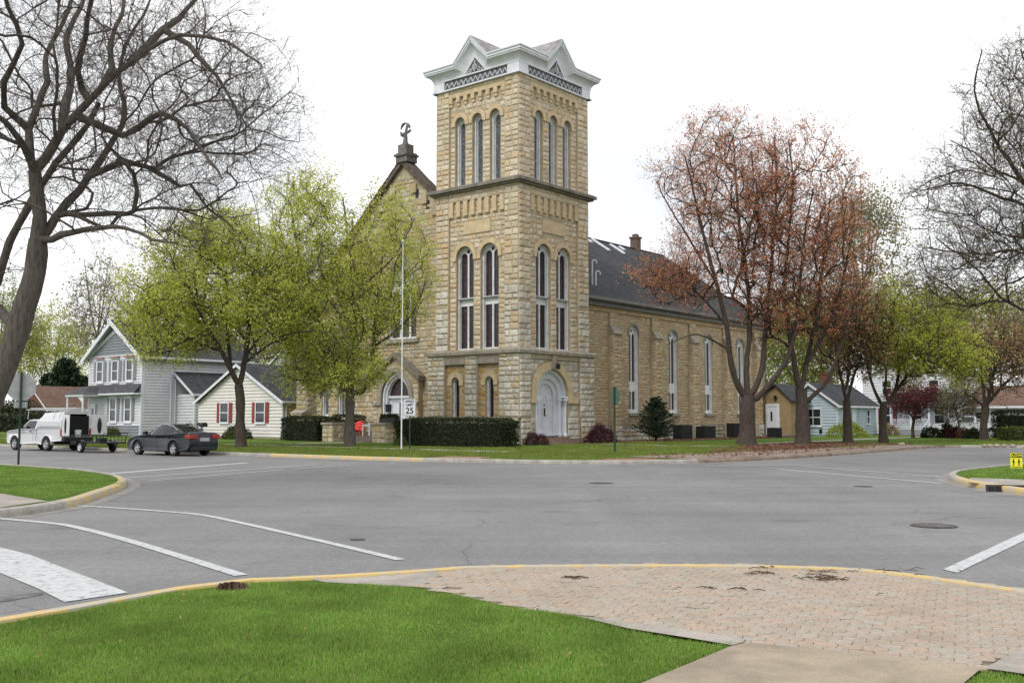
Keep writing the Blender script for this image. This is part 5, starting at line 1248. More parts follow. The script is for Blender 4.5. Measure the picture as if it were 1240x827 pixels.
def shrub(name, label, center, rad, leaf, n, seed, size=.07, cat='shrub', group=None, boxy=False, rz=0.):
    """rounded shrub or clipped hedge: stems plus leaves dense near the surface, thinner inside"""
    g = np.random.default_rng(seed); root = thing(name, label, cat, tuple(center), rz, group); rx, ry, h = rad
    if boxy:
        face = g.uniform(0, 1, n); p = np.stack([g.uniform(-1, 1, n), g.uniform(-1, 1, n), g.uniform(0.02, 1, n)], 1)
        k = g.integers(0, 5, n); dp = g.beta(1, 5, n)*.35
        p[k == 0, 0] = 1-dp[k == 0]; p[k == 1, 0] = -1+dp[k == 1]; p[k == 2, 1] = -1+dp[k == 2]*(rx/ry)*.4; p[k == 3, 1] = 1-dp[k == 3]; p[k == 4, 2] = 1-dp[k == 4]*.5
        cr = np.maximum(np.abs(p[:, 0])**6+np.abs(p[:, 2])**8-1, 0); p[:, 2] -= cr*.12
        lump = .03*np.sin(p[:, 0]*rx*3.1)+.025*np.sin(p[:, 0]*rx*7.3+2)
        p = p*np.array([rx, ry, h]); p[:, 2] += lump*(p[:, 2]/h); p[:, 1] += lump*1.2*np.sign(p[:, 1])*1.3
    else:
        d = g.normal(0, 1, (n, 3)); d /= np.linalg.norm(d, axis=1, keepdims=True); d[:, 2] = np.abs(d[:, 2])*1.0-.12*(g.uniform(0, 1, n) < .3)
        r = 1-g.beta(1, 4, n)*.6; lump = 1+.10*np.sin(d[:, 0]*6+seed)+.09*np.cos(d[:, 1]*7+d[:, 2]*5)
        p = d*(r*lump)[:, None]*np.array([rx, ry, h]); p[:, 2] = np.maximum(p[:, 2], .01)
    p += g.normal(0, .03, p.shape)
    a = g.normal(0, 1, (n, 3)); a /= np.linalg.norm(a, axis=1, keepdims=True); q = np.cross(a, g.normal(0, 1, (n, 3))); q /= np.linalg.norm(q, axis=1, keepdims=True); s = size*g.uniform(.6, 1.3, n)[:, None]
    v = np.stack([p-a*s*.5, p+q*s*.32, p+a*s*.55, p-q*s*.32], 1)
    b = B(); m = max(6, int(rx*10)) if boxy else 9
    for k in range(m):
        x = -rx*.9+1.8*rx*k/(m-1) if boxy else 0; e = (x+g.uniform(-.2, .2), g.uniform(-.6, .6)*ry, h*.8) if boxy else (g.uniform(-.6, .6)*rx, g.uniform(-.6, .6)*ry, h*.75)
        b.tube([(x, 0, 0), (x*.5+e[0]*.5, e[1]*.4, h*.4), e], [.03, .02, .008], 5, False)
    if boxy: b.box(-rx*.86, rx*.86, -ry*.55, ry*.55, .02, h*.82)  # solid near-black core box filling the hedge behind its leaves
    obj('stems', b, M('hedge_stem_and_core', (.02,.02,.012), .95) if boxy else BARK_D, root); np_obj('foliage', v, 4, leaf, root); return root
def W3(a, b_, z=ZL): x, y = AB(a, b_); return (x, y, z)
conifer('conifer_tree', 'dark pointed conifer behind the brick house roof', (P(72, 500, 172)[0], 172 + 2, 0), 12, 4.2, L_CO, 12000, 71, .8, 8)
conifer('conifer_tree', 'smaller dark conifer just left of the taller one behind the brick house', (P(46, 500, 172)[0], 172 + 4, 0), 9.5, 3.6, L_CO, 9000, 72, .6, 7)
conifer('conifer_tree', 'round-topped dark conifer right beside the grey house behind the brown roof', (P(93, 500, 172)[0], 172 + 2, 0), 9, 3.8, L_CO, 9000, 73, .6, 7)
conifer('yew_shrub', 'dark green pointed evergreen against the nave wall', W3(13.0, -1.35), 3.0, 1.6, L_CO, 8000, 74, .15, 8)
HG = 'clipped hedges by the church'
shrub('clipped_hedge', 'long dark clipped hedge running in front of the tower base', W3(-5.6, -.05, ZL), (4.15, .75, 1.5), L_HE, 26000, 81, .085, 'hedge', HG, True, TH+PI/2-.05)
shrub('clipped_hedge', 'dark clipped hedge left of the church entrance steps behind the maple trunk', W3(-2.2, 16.9, ZL), (1.9, .65, 1.65), L_HE, 12000, 82, .085, 'hedge', HG, True, TH+PI/2)
shrub('clipped_hedge', 'short dark hedge at the church front behind the red chair', W3(-.4, 14.7, ZL), (1.3, .5, 1.75), L_HE, 6000, 83, .085, 'hedge', HG, True, TH+PI/2)
shrub('barberry_shrub', 'rounded dark purple shrub at the right corner of the tower', W3(4.9, -2.4), (.95, .85, 1.15), L_DP, 6500, 84, .07)
shrub('small_shrub', 'small very dark shrub at the foot of the tower door steps', W3(-1.2, -2.2), (.75, .65, .72), L_DP, 3500, 85, .06)
BX = 'small clipped bushes in front of the grey house'
for i, b_ in enumerate((43.2, 44.6, 46.0, 47.5)):
    shrub('boxwood_bush', ['rightmost small green bush under the grey house windows', 'small green bush second from the white corner board of the grey house', 'small green bush left of the middle under the grey house windows', 'small green bush nearest the grey house front door'][i], W3(-1.6, b_), (.62, .55, .78), L_BX, 1800, 86+i, .09, group=BX)
CB = 'foundation bushes in front of the cream cottage'
shrub('boxwood_bush', 'dark green bush beneath the right cottage window', W3(-1.2, 26.2), (1.15, .7, .95), L_HE, 3800, 91, .09, group=CB)
shrub('boxwood_bush', 'small bright green bush in front of the dark bush at the cottage', W3(-2.4, 25.3), (.5, .5, .6), L_BX, 1500, 92, .08, group=CB)
shrub('boxwood_bush', 'green bush under the left cottage window beside the sedan boot', W3(-1.6, 32.0), (.8, .7, .9), L_BX, 2400, 93, .09, group=CB)
shrub('boxwood_bush', 'dark round bush at the left end of the cream cottage', W3(-.6, 33.6), (.6, .6, 1.1), L_HE, 1800, 94, .09, group=CB)
shrub('lime_shrub', 'lime-green shrub at the corner of the blue house', W3(35.9, -5.6), (1.7, 1.0, 1.25), L_LI, 4500, 95, .1)
shrub('hosta_clump', 'low green leafy clump under the blue house front window', W3(36.2, -.9), (.95, .6, .75), L_BX, 1500, 96, .12)
shrub('tan_shrub', 'tan grassy shrub at the right corner of the blue house', W3(46.5, -5.2), (.9, .7, 1.1), leafm('tan_leaves', [(.25,.16,.06),(.3,.2,.09)]), 1200, 97, .12)
RB = 'bushes in front of the porch houses'
def gx3(px, Y): r = ray(px, 500); return (r[0]/r[1]*Y, Y, ZL)
shrub('porch_bush', 'round brown-green bush at the foot of the porch steps', gx3(1128, 80), (1.0, .8, .85), L_HE, 2000, 98, .12, group=RB)
shrub('porch_bush', 'dark bush in front of the white pickup bonnet', gx3(1155, 78), (.7, .7, .9), L_DP, 2000, 99, .12, group=RB)
shrub('porch_bush', 'reddish brown bush between the dark bushes before the white pickup', gx3(1166, 77), (.6, .6, .8), leafm('rusty_leaves', [(.14,.06,.035),(.2,.1,.05)]), 1500, 100, .12, group=RB)
shrub('porch_bush', 'dark bush at the tailgate of the white pickup', gx3(1177, 76), (.6, .6, .8), L_HE, 1800, 101, .12, group=RB)
shrub('porch_bush', 'upright grey-green bush left of the white pickup', gx3(1146, 79), (.45, .45, 1.5), L_HE, 1500, 102, .12, group=RB)
shrub('clipped_hedge', 'flat-topped dark hedge in front of the bungalow sun porch windows', gx3(1238, 74), (1.9, .9, 2.1), L_HE, 6000, 103, .12, 'hedge', None, True)
shrub('clipped_hedge', 'low bright green hedge in front of the dark one at the right edge', gx3(1242, 68), (1.6, .8, .95), L_BX, 4000, 104, .1, 'hedge', None, True)
shrub('garden_shrub', 'dark green shrub mass behind the stop sign at the far left', (*G(8, 522, 0), 0), (5, 3, 4.2), L_HE, 8000, 105, .3)
shrub('garden_shrub', 'low dark hedge mass in front of the brick house', (*G(30, 524, 0), 0), (4.5, 2, 2.4), L_HE, 6000, 106, .25)
shrub('small_shrub', 'little weedy green tuft beside the flagpole foot', W3(-8.4, 1.2), (.4, .3, .5), L_BX, 900, 107, .07)
# stones and logs at the far kerb
b_ = None
for i, px in enumerate((1092, 1192, 1199, 1207, 1216, 1226)):
    x, y = G(px, 541.5 if px > 1100 else 539.5, ZL); b = B(); b.lathe([(.02, 0), (.13, .02), (.16, .08), (.11, .16), (.02, .19)], (0, 0, 0), 9)
    b.v = [(vx*random.uniform(.8, 1.3)*1.3, vy*random.uniform(.8, 1.2), vz) for vx, vy, vz in b.v]
    o = obj('landscape_rock', b, M('pale_rock', (.34,.29,.24), .9, .25), smooth=True); o.location = (x, y, ZL-.01); o.rotation_euler.z = i
    tag(o, ['pale rock on the lawn corner by the driveway mouth', 'first rock left of the trunk in the far kerb row', 'second rock in the far kerb row counting from the left', 'middle rock in the row along the far kerb', 'second rock from the right in the far kerb row', 'last rock at the right end of the far kerb row'][i], 'rock', 'rocks along the far kerb')
# ------------------------------------------------------------------ houses
mf = lambda t, d, z: (-d, t, z)
ms = lambda t, d, z: (t, -d, z)
def hwin(root, m, c, w, z0, z1, shutter=None, bars=1, trim=WHITE, name='window', sw=.38, fr=.1):
    b = B(m); b.wall(rect(c-w/2-fr, c+w/2+fr, z0-fr, z1+fr), [rect(c-w/2, c+w/2, z0, z1)], .125, .06)
    b.strip(rect(c-w/2-fr, c+w/2+fr, z0-fr, z1+fr), .125, rect(c-w/2-fr, c+w/2+fr, z0-fr, z1+fr), .0, True)
    zm = (z0+z1)/2; b.bar(c-w/2, c+w/2, .06, .105, zm-.035, zm+.035)
    for k in range(bars-1):
        x = c-w/2+w*(k+1)/bars; b.bar(x-.03, x+.03, .06, .102, z0, z1)
    b.bar(c-w/2-fr-.04, c+w/2+fr+.04, .0, .17, z0-fr-.05, z0-fr+.01)
    f = obj(name, b, trim, root); g = B(m); g.wall(rect(c-w/2, c+w/2, z0, z1), (), .075); obj('pane', g, PANE, f)
    if shutter:
        for s in (-1, 1):
            b = B(m); x0 = c+s*(w/2+fr+.02+sw/2); b.bar(x0-sw/2, x0+sw/2, .025, .10, z0-.05, z1+.05)
            n = int((z1-z0)/.11)
            for k in range(n): zz = z0+.02+(z1-z0-.04)*k/n; b.bar(x0-sw/2+.05, x0+sw/2-.05, .10, .112, zz, zz+.06)
            obj('shutter', b, shutter, root)
    return f
def gable_house(name, label, a0, b0, dep, wid, eave, peak, fm, sm, rm, over=.35, peakb=None, cat='house', laps=True, upper=None, zmid=None):
    h = thing(name, label, cat, (*AB(a0, b0), 0), TH); pb_ = peakb if peakb is not None else wid/2
    w = B(); w.prism([(0, 0), (0, eave), (pb_, peak), (wid, eave), (wid, 0)], 0, dep, 'x')
    w.cur = 1
    if laps:
        top = lambda t: (lambda y: eave+(peak-eave)*(y/pb_ if y < pb_ else (wid-y)/(wid-pb_)))(wid*(1-t))
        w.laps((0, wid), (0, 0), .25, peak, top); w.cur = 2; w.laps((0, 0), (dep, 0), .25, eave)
        w.cur = 3
        w.box(-.035, .1, -.035, .1, .0, eave-.02); w.box(-.035, .1, wid-.1, wid+.035, .0, eave-.02); w.box(dep-.1, dep+.035, -.035, .1, 0, eave-.02)
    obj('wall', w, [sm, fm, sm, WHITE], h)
    r = B(); s1, s2 = (peak-eave)/pb_, (peak-eave)/(wid-pb_)
    for y0, z0, y1, z1 in ((-over, eave-over*s1, pb_, peak), (wid+over, eave-over*s2, pb_, peak)):
        r.cur = 0; q = [(x, y, z+.03) for x, y, z in ((-over, y0, z0), (dep+over, y0, z0), (dep+over, y1, z1), (-over, y1, z1))]
        r.add(q+[(x, y, z+.10) for x, y, z in q], [(0,1,2,3),(4,5,6,7),(0,1,5,4),(1,2,6,5),(2,3,7,6),(3,0,4,7)])
        r.cur = 1
        for x in (-over-.03, dep+over):                                  # rake boards
            q = [(x, y0, z0-.14), (x, y1, z1-.14), (x, y1, z1+.09), (x, y0, z0+.09)]
            r.add(q+[(x+.03, y, z) for _, y, z in q], [(0,1,2,3),(4,5,6,7),(0,1,5,4),(2,3,7,6),(3,0,4,7)])
    ze = eave-over*s1
    r.box(-over, dep+over, -over-.13, -over-.005, ze-.06, ze+.09)
    r.box(-over+.01, dep+over-.01, -over, -.0, ze-.09, ze-.06)
    obj('roof', r, [rm, WHITE], h); return h
# cream cottage
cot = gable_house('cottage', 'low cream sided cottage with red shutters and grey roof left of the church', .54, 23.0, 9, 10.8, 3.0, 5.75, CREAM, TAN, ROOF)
hwin(cot, mf, 7.2, 1.0, 1.35, 2.8, SHUT_R); hwin(cot, mf, 2.6, 1.05, 1.35, 2.8, SHUT_R)
b = B(); b.tube([(.25, -.42, 2.85), (.25, -.1, 2.5), (.25, -.09, .9)], .045, 6); obj('downspout', b, WHITE, cot)
b = B(); b.tube([(.25, -.09, .9), (.25, -.1, .15)], .09, 8); obj('drain_boot', b, BLACK, cot)
# grey two-storey house
gh = thing('grey_house', 'two-storey grey and slate sided house with white trim and front gable at the left', 'house', (*AB(-.23, 41.2), 0), TH)
W_, E_, Pk, Dp = 8.9, 7.15, 10.1, 11.
w = B(); w.prism([(0, 0), (0, E_), (W_/2, Pk), (W_, E_), (W_, 0)], 0, Dp, 'x'); 
tp = lambda t: E_+(Pk-E_)*(1-abs(2*t-1))
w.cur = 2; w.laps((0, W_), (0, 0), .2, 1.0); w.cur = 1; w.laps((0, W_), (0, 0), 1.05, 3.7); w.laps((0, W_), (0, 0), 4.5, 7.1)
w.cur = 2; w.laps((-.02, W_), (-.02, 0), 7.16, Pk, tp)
w.cur = 1; w.laps((0, 0), (Dp, 0), .2, E_)
w.cur = 3; w.box(-.05, .22, -.05, .18, 0, E_-.1); w.box(-.05, .1, W_-.12, W_+.05, 0, E_-.1); w.box(5.0, 5.12, -.06, .02, 0, E_-.2); w.box(-.07, 0.02, -.05, W_+.05, 7.05, 7.2); w.box(-.07, .02, -.0, W_, 1.0, 1.08)
w.cur = 4; w.add([(-.03, 0, 4.6), (-.03, W_, 4.6), (-.75, W_+.1, 3.8), (-.75, -.1, 3.8)], [(0,1,2,3)]); w.cur = 3; w.box(-.78, -.03, -.1, W_+.1, 3.66, 3.79)
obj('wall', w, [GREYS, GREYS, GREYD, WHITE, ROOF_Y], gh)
r = B(); ov = .55
for y0, y1 in ((-ov, W_/2), (W_+ov, W_/2)):
    s = (Pk-E_)/(W_/2); z0 = E_-ov*s; r.cur = 0; q = [(-ov, y0, z0+.03), (Dp+ov, y0, z0+.03), (Dp+ov, y1, Pk+.03), (-ov, y1, Pk+.03)]
    r.add(q+[(x, y, z+.12) for x, y, z in q], [(0,1,2,3),(4,5,6,7),(0,1,5,4),(1,2,6,5),(2,3,7,6),(3,0,4,7)])
    r.cur = 1; x = -ov-.05; q = [(x, y0, z0-.32), (x, y1, Pk-.32), (x, y1, Pk+.1), (x, y0, z0+.1)]; r.add(q+[(x+.05, y, z) for _, y, z in q], [(0,1,2,3),(4,5,6,7),(0,1,5,4),(2,3,7,6),(3,0,4,7)])
    q = [(-ov, y0, z0-.02), (0, y0, z0-.02), (0, y1, Pk-.02), (-ov, y1, Pk-.02)]; r.add(q, [(0,1,2,3)])
    ya = y0+(.45 if y0 < 0 else -.45); x = -.1; q = [(x, ya, E_-.2), (x, y1, Pk-.95), (x, y1, Pk-.6), (x, ya, E_+.12)]; r.add(q+[(x+.05, y, z) for _, y, z in q], [(0,1,2,3),(0,1,5,4),(2,3,7,6)])
r.box(-ov, Dp, -ov-.12, -ov-.01, E_-ov*s-.1, E_-ov*s+.1)
obj('roof', r, [ROOF, WHITE], gh)
for c in (6.9, 4.3, 1.9): hwin(gh, mf, c, .85, 4.95, 6.6, GREYD, fr=.2, sw=.4)
for c in (4.45, 2.0): hwin(gh, mf, c, .85, 1.45, 3.35, GREYD, fr=.2, sw=.35)
b = B(mf)
for c, z in ((6.9, 6.86), (4.3, 6.86), (1.9, 6.86), (4.45, 3.6), (2.0, 3.6)): b.bar(c-.72, c+.72, .0, .3, z, z+.06)
obj('window_hood', b, WHITE, gh); b = B(mf)
for c, z in ((6.9, 6.92), (4.3, 6.92), (1.9, 6.92), (4.45, 3.66), (2.0, 3.66)): b.add([(c-.75, .34, z), (c+.75, .34, z), (c+.6, .02, z+.16), (c-.6, .02, z+.16)], [(0, 1, 2, 3)])
obj('hood_roof', b, SHUT_R, gh)
po = B(); po.cur = 0; po.box(-2.1, 0, 5.9, 9.1, 3.55, 3.75)
po.cur = 1; po.add([(-2.2, 5.8, 3.75), (-2.2, 9.2, 3.75), (0, 9.2, 3.75), (0, 5.8, 3.75), (-1.0, 6.9, 4.45), (-1., 8.1, 4.45), (0, 8.1, 4.45), (0, 6.9, 4.45)], [(0,1,5,4),(0,3,7,4),(1,2,6,5),(4,5,6,7)])
po.cur = 0
for y in (6.15, 8.9): po.tube([(-1.95, y, .5), (-1.95, y, 3.55)], .09, 8); 
po.add([(-2.0, 6.2, 3.0), (-2.0, 6.2, 3.55), (-2.0, 7.1, 3.55), (-1.93, 6.2, 3.0), (-1.93, 6.2, 3.55), (-1.93, 7.1, 3.55)], [(0,1,2),(3,4,5),(0,2,5,3)])
po.box(-2.1, 0, 5.9, 9.1, .1, .45)
obj('porch', po, [WHITE, ROOF_Y], gh)
b = B(mf); b.wall(rect(7.4, 8.5, .5, 2.9), [rect(7.55, 8.35, .55, 2.75)], .13, .05); b.wall(rect(7.55, 8.35, .55, 2.75), [rect(7.75, 8.15, 1.3, 2.55)], .10, .03)
dd_ = obj('door', b, WHITE, gh); b = B(mf); b.wall(rect(7.75, 8.15, 1.3, 2.55), (), .08); obj('pane', b, PANE, dd_)
b = B(); b.cur = 0; b.box(3.4, 10.5, -2.7, -.03, 0, 3.7); b.cur = 1; b.laps((3.4, -.03), (3.4, -2.7), .2, 3.7); b.laps((3.4, -2.7), (10.5, -2.7), .2, 3.7)
b.cur = 2; b.box(3.34, 3.5, -2.76, -2.6, 0, 3.65); obj('wing_wall', b, [GREYS, GREYS, WHITE], gh)
b = B(); q = [(3.0, -3.1, 3.6), (10.8, -3.1, 3.6), (10.8, .0, 5.6), (3.0, 0, 5.6)]; b.add(q+[(x, y, z+.12) for x, y, z in q], [(0,1,2,3),(4,5,6,7),(0,1,5,4),(1,2,6,5),(2,3,7,6),(3,0,4,7)])
b.cur = 1; b.add([(2.97, -3.1, 3.45), (2.97, 0, 5.45), (2.97, 0, 5.74), (2.97, -3.1, 3.74)], [(0,1,2,3)]); b.box(3.0, 10.8, -3.22, -3.11, 3.55, 3.72); obj('wing_roof', b, [ROOF, WHITE], gh)
b = B(); b.tube([(2.7, -.08, 6.6), (2.7, -.08, .2)], .05, 6); b.tube([(3.15, -.08, 5.0), (3.15, -.08, .2)], .05, 6); obj('downspout', b, WHITE, gh)
# others
bh = gable_house('brick_house', 'low red brick house with brown shingle roof far left beyond the pickup', 24.5, 109, 22, 10.5, 3.0, 6.4, BRICKR, BRICKR, ROOF_B, laps=False)
hwin(bh, mf, 5.2, 1.1, 1.0, 2.5, WHITE, bars=2); hwin(bh, ms, 6, 2.2, 1.1, 2.4, None, bars=3)
b = B(); b.tube([(16, 4.8, 6.1), (16, 4.8, 6.9)], .25, 8); obj('roof_vent', b, ROOF_B, bh)
fh = gable_house('far_house', 'pale gabled house glimpsed through the leaves behind the cream cottage', 22.4, 47.0, 9, 8, 6.7, 9.2, WSID, WSID, ROOF)
hwin(fh, mf, 4, 1, 4.2, 5.8); hwin(fh, ms, 4, 1, 4.2, 5.8)
bl = gable_house('blue_house', 'small light blue sided house with grey roof behind the red maple trunks', 37.5, -4.11, 8.8, 4.8, 2.87, 4.6, BLUES, BLUES, ROOF)
hwin(bl, mf, 2.15, 1.35, 1.05, 2.4, None, bars=2); hwin(bl, ms, 6.75, .55, 1.2, 2.35)
b = B(mf); b.bar(1.5-.13, 1.5+.13, .02, .09, .35, .7); obj('crawl_vent', b, BLACK, bl)
b = B(ms); b.bar(3.0, 3.8, .0, .09, .2, 2.5); obj('side_door', b, WHITE, bl)
b = B(ms); b.tube([(4.6, .35, 2.7), (4.6, .06, 2.4), (4.6, .06, .2)], .04, 6); obj('downspout', b, BLUES, bl)
ch_ = B(); ch_.box(5, 5.8, 2.8, 3.6, 3.8, 5.6); ch_.box(4.95, 5.85, 2.75, 3.65, 5.6, 5.7); obj('chimney', ch_, BRICKR, bl)
# white house with porch
wh = gable_house('white_porch_house', 'white two-storey house with maroon shutters and railed front porch', 50, -10.2, 10, 8.6, 5.5, 7.6, WSID, WSID, ROOF)
hwin(wh, mf, 6.3, .75, 1.15, 2.7, SHUT_M); hwin(wh, mf, 1.6, .8, 1.2, 2.7); hwin(wh, mf, 3.6, .8, 1.2, 2.7); hwin(wh, mf, 2.0, .8, 3.9, 5.1); hwin(wh, mf, 6.3, .8, 3.9, 5.1)
p = B(); p.cur = 0; p.box(-2.4, -.02, .0, 5.3, .62, .72)
for y in (.1, 1.8, 3.4, 5.2): p.box(-2.38, -2.24, y-.07, y+.07, .72, 2.95)
p.box(-2.5, -.02, -.1, 5.4, 2.95, 3.15)
for y0, y1 in ((1.8, 3.4), (3.4, 5.2)):
    p.box(-2.34, -2.28, y0, y1, 1.5, 1.56); p.box(-2.34, -2.28, y0, y1, .82, .88)
    n = int((y1-y0)/.14)
    for k in range(n): y = y0+.1+(y1-y0-.15)*k/n; p.box(-2.33, -2.29, y, y+.04, .88, 1.5)
for k in range(4): p.box(-2.4-.3*(k+1), -2.4-.3*k, .2, 1.7, .1, .6-.13*k)
for y in (.2, 1.75):
    p.add([(-2.38, y, 1.5), (-3.7, y, .95), (-3.7, y, 1.02), (-2.38, y, 1.57), (-2.38, y+.05, 1.5), (-3.7, y+.05, .95), (-3.7, y+.05, 1.02), (-2.38, y+.05, 1.57)], [(0,1,2,3),(4,5,6,7),(0,1,5,4),(3,2,6,7)])
    p.box(-3.76, -3.66, y-.02, y+.07, .1, 1.05)
for k in range(36): y = 1.9+k*.095; p.box(-2.37, -2.35, y, y+.035, .12, .6)
p.cur = 1; p.add([(-2.7, -.3, 3.15), (-2.7, 5.6, 3.15), (0, 5.6, 4.0), (0, -.3, 4.0)], [(0, 1, 2, 3)])
obj('porch', p, [WHITE, ROOF_Y], wh)
# bungalow
bg = thing('bungalow', 'long low white bungalow with brown roof and glazed sun porch at the right edge', 'house', (*AB(52, -24.5), 0), TH)
w = B(); w.box(0, 9, 0, 14.3, 0, 2.5); w.cur = 1; w.laps((0, 14.3), (0, 0), .2, 2.45); w.cur = 2
for y in (14.2, 11.9, 9.4, 5.0): w.box(-.35, -.1, y-.16, y+.16, 0, 2.5)
w.box(-.34, -.12, 0, 9.4, .1, 1.18); w.box(-.38, -.08, 0, 14.3, 2.42, 2.62)
for k in range(12): w.box(-.38, -.34, .2+k*.75, .24+k*.75, .1, 1.15)
obj('wall', w, [WSID, WSID, WHITE], bg)
for c in (8.4, 7.5, 6.6, 5.7, 4.2, 3.2, 2.2): hwin(bg, mf, c, .7, 1.28, 2.35, None)
hwin(bg, mf, 12.9, .9, .9, 2.2, None)
b = B(mf)
for k in range(6): b.bar(9.7, 11.7, .38, .41, 1.2+k*.2, 1.25+k*.2); b.bar(9.7+k*.38, 9.75+k*.38, .37, .415, 1.15, 2.35)
obj('lattice_panel', b, WHITE, bg)
b = B(); q = [(-.8, -.5, 2.6), (-.8, 14.9, 2.6), (4.8, 14.9, 4.6), (4.8, -.5, 4.6)]; q2 = [(10, -.5, 2.6), (10, 14.9, 2.6), (4.8, 14.9, 4.6), (4.8, -.5, 4.6)]
for k in (q, q2): b.add(k+[(x, y, z+.1) for x, y, z in k], [(0,1,2,3),(4,5,6,7),(0,1,5,4),(1,2,6,5),(2,3,7,6),(3,0,4,7)])
b.cur = 1; b.box(-.9, -.8, -.5, 14.9, 2.55, 2.72); b.cur = 2; b.box(6.0, 6.7, 6, 6.7, 4.0, 5.3)
obj('roof', b, [ROOF_B, WHITE, BRICKR], bg)

# ------------------------------------------------------------------ vehicles
TYRE = M('tyre_rubber', (.018,.018,.018), .85, .2); RIM = M('alloy_rim', (.45,.46,.47), .35, .1, metal=.7); RIMB = M('steel_rim_white', (.6,.6,.6), .5)
def paintm(name, col, cc=1., rough=.3):
    m, t, p = newmat(name); p.inputs['Base Color'].default_value = (*col, 1); p.inputs['Roughness'].default_value = rough
    p.inputs['Coat Weight'].default_value = cc; p.inputs['Specular IOR Level'].default_value = .3; p.inputs['Coat Roughness'].default_value = .06; return m
GREYP = paintm('dark_grey_car_paint', (.011,.016,.022), .12, .3); WHP = paintm('white_truck_paint', (.52,.53,.55), .5); TAILR = paintm('red_tail_lamp', (.28,.01,.012)); CHROME = M('chrome', (.6,.6,.62), .15, .03, metal=1)
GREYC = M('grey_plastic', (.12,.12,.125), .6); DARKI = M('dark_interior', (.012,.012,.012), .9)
def arcpts(cx, r, z=.0, n=9, zc=.33):
    a0 = math.asin(max(-1, min(1, (z-zc)/r))); return [(cx+r*math.cos(a), zc+r*math.sin(a)) for a in np.linspace(a0, PI-a0, n)]
def slab(outline, slices, taper=None):
    """side outline (x,z) run through slices (y, inset); outline is shrunk by inset so edges round over"""
    n = len(outline); b = B(); pts = [Vector((x, z)) for x, z in outline]
    area = sum(pts[i].x*pts[(i+1) % n].y-pts[(i+1) % n].x*pts[i].y for i in range(n)); sg = 1 if area > 0 else -1
    nr = []
    for i in range(n):
        d = (pts[(i+1) % n]-pts[i-1]); d = d.normalized() if d.length > 1e-6 else Vector((1, 0)); nr.append(Vector((-d.y, d.x))*sg)
    vs = []
    for y, ins in slices:
        for i in range(n):
            q = pts[i]+nr[i]*ins; yy = y*(taper(q.x, q.y) if taper else 1); vs.append((q.x, yy, q.y))
    fs = [(k*n+i, k*n+(i+1) % n, (k+1)*n+(i+1) % n, (k+1)*n+i) for k in range(len(slices)-1) for i in range(n)]
    tr = tessellate_polygon([[Vector((p.x, p.y, 0)) for p in pts]]); fs += [tuple(t) for t in tr]+[tuple(i+(len(slices)-1)*n for i in t) for t in tr]
    b.add(vs, fs); return b
def wheel(root, x, y, r, wd=.2, rimm=None, spokes=5):
    s = 1 if y > 0 else -1; t = thing('wheel', '', '', (x, y, r)); 
    for k in ('label', 'category'): del t[k]
    t.parent = root
    b = B(); b.lathe([(r*.62, -wd/2), (r*.93, -wd/2), (r, -wd/2+.03), (r, wd/2-.03), (r*.93, wd/2), (r*.62, wd/2)], (0, 0, 0), 24, 'y', False); obj('tyre', b, TYRE, t, auto=40)
    b = B(); f = s*wd*.36
    b.lathe([(r*.56, f-s*.05), (r*.64, f+s*.02), (r*.62, f+s*.03), (r*.54, f-s*.02)], (0, 0, 0), 24, 'y', False)
    for k in range(spokes):
        a = 2*PI*k/spokes+.3; c, s_ = math.cos(a), math.sin(a); wv = r*.11
        q = [(c*r*.1-s_*wv, f, s_*r*.1+c*wv), (c*r*.1+s_*wv, f, s_*r*.1-c*wv), (c*r*.6+s_*wv*1.2, f, s_*r*.6-c*wv*1.2), (c*r*.6-s_*wv*1.2, f, s_*r*.6+c*wv*1.2)]
        b.add([(x_, y_+s*.01, z_) for x_, y_, z_ in q]+[(x_, y_-s*.03, z_) for x_, y_, z_ in q], [(0,1,2,3),(4,5,6,7),(0,1,5,4),(1,2,6,5),(2,3,7,6),(3,0,4,7)])
    b.lathe([(.0, f-.02*s), (r*.16, f-.02*s), (r*.16, f+s*.02), (0, f+s*.025)], (0, 0, 0), 12, 'y')
    obj('rim', b, rimm or RIM, t)
    b = B(); b.lathe([(0, -wd*.3), (r*.6, -wd*.3), (r*.6, wd*.1), (0, wd*.1)], (0, 0, 0), 20, 'y'); obj('hub', b, DARKI, t)
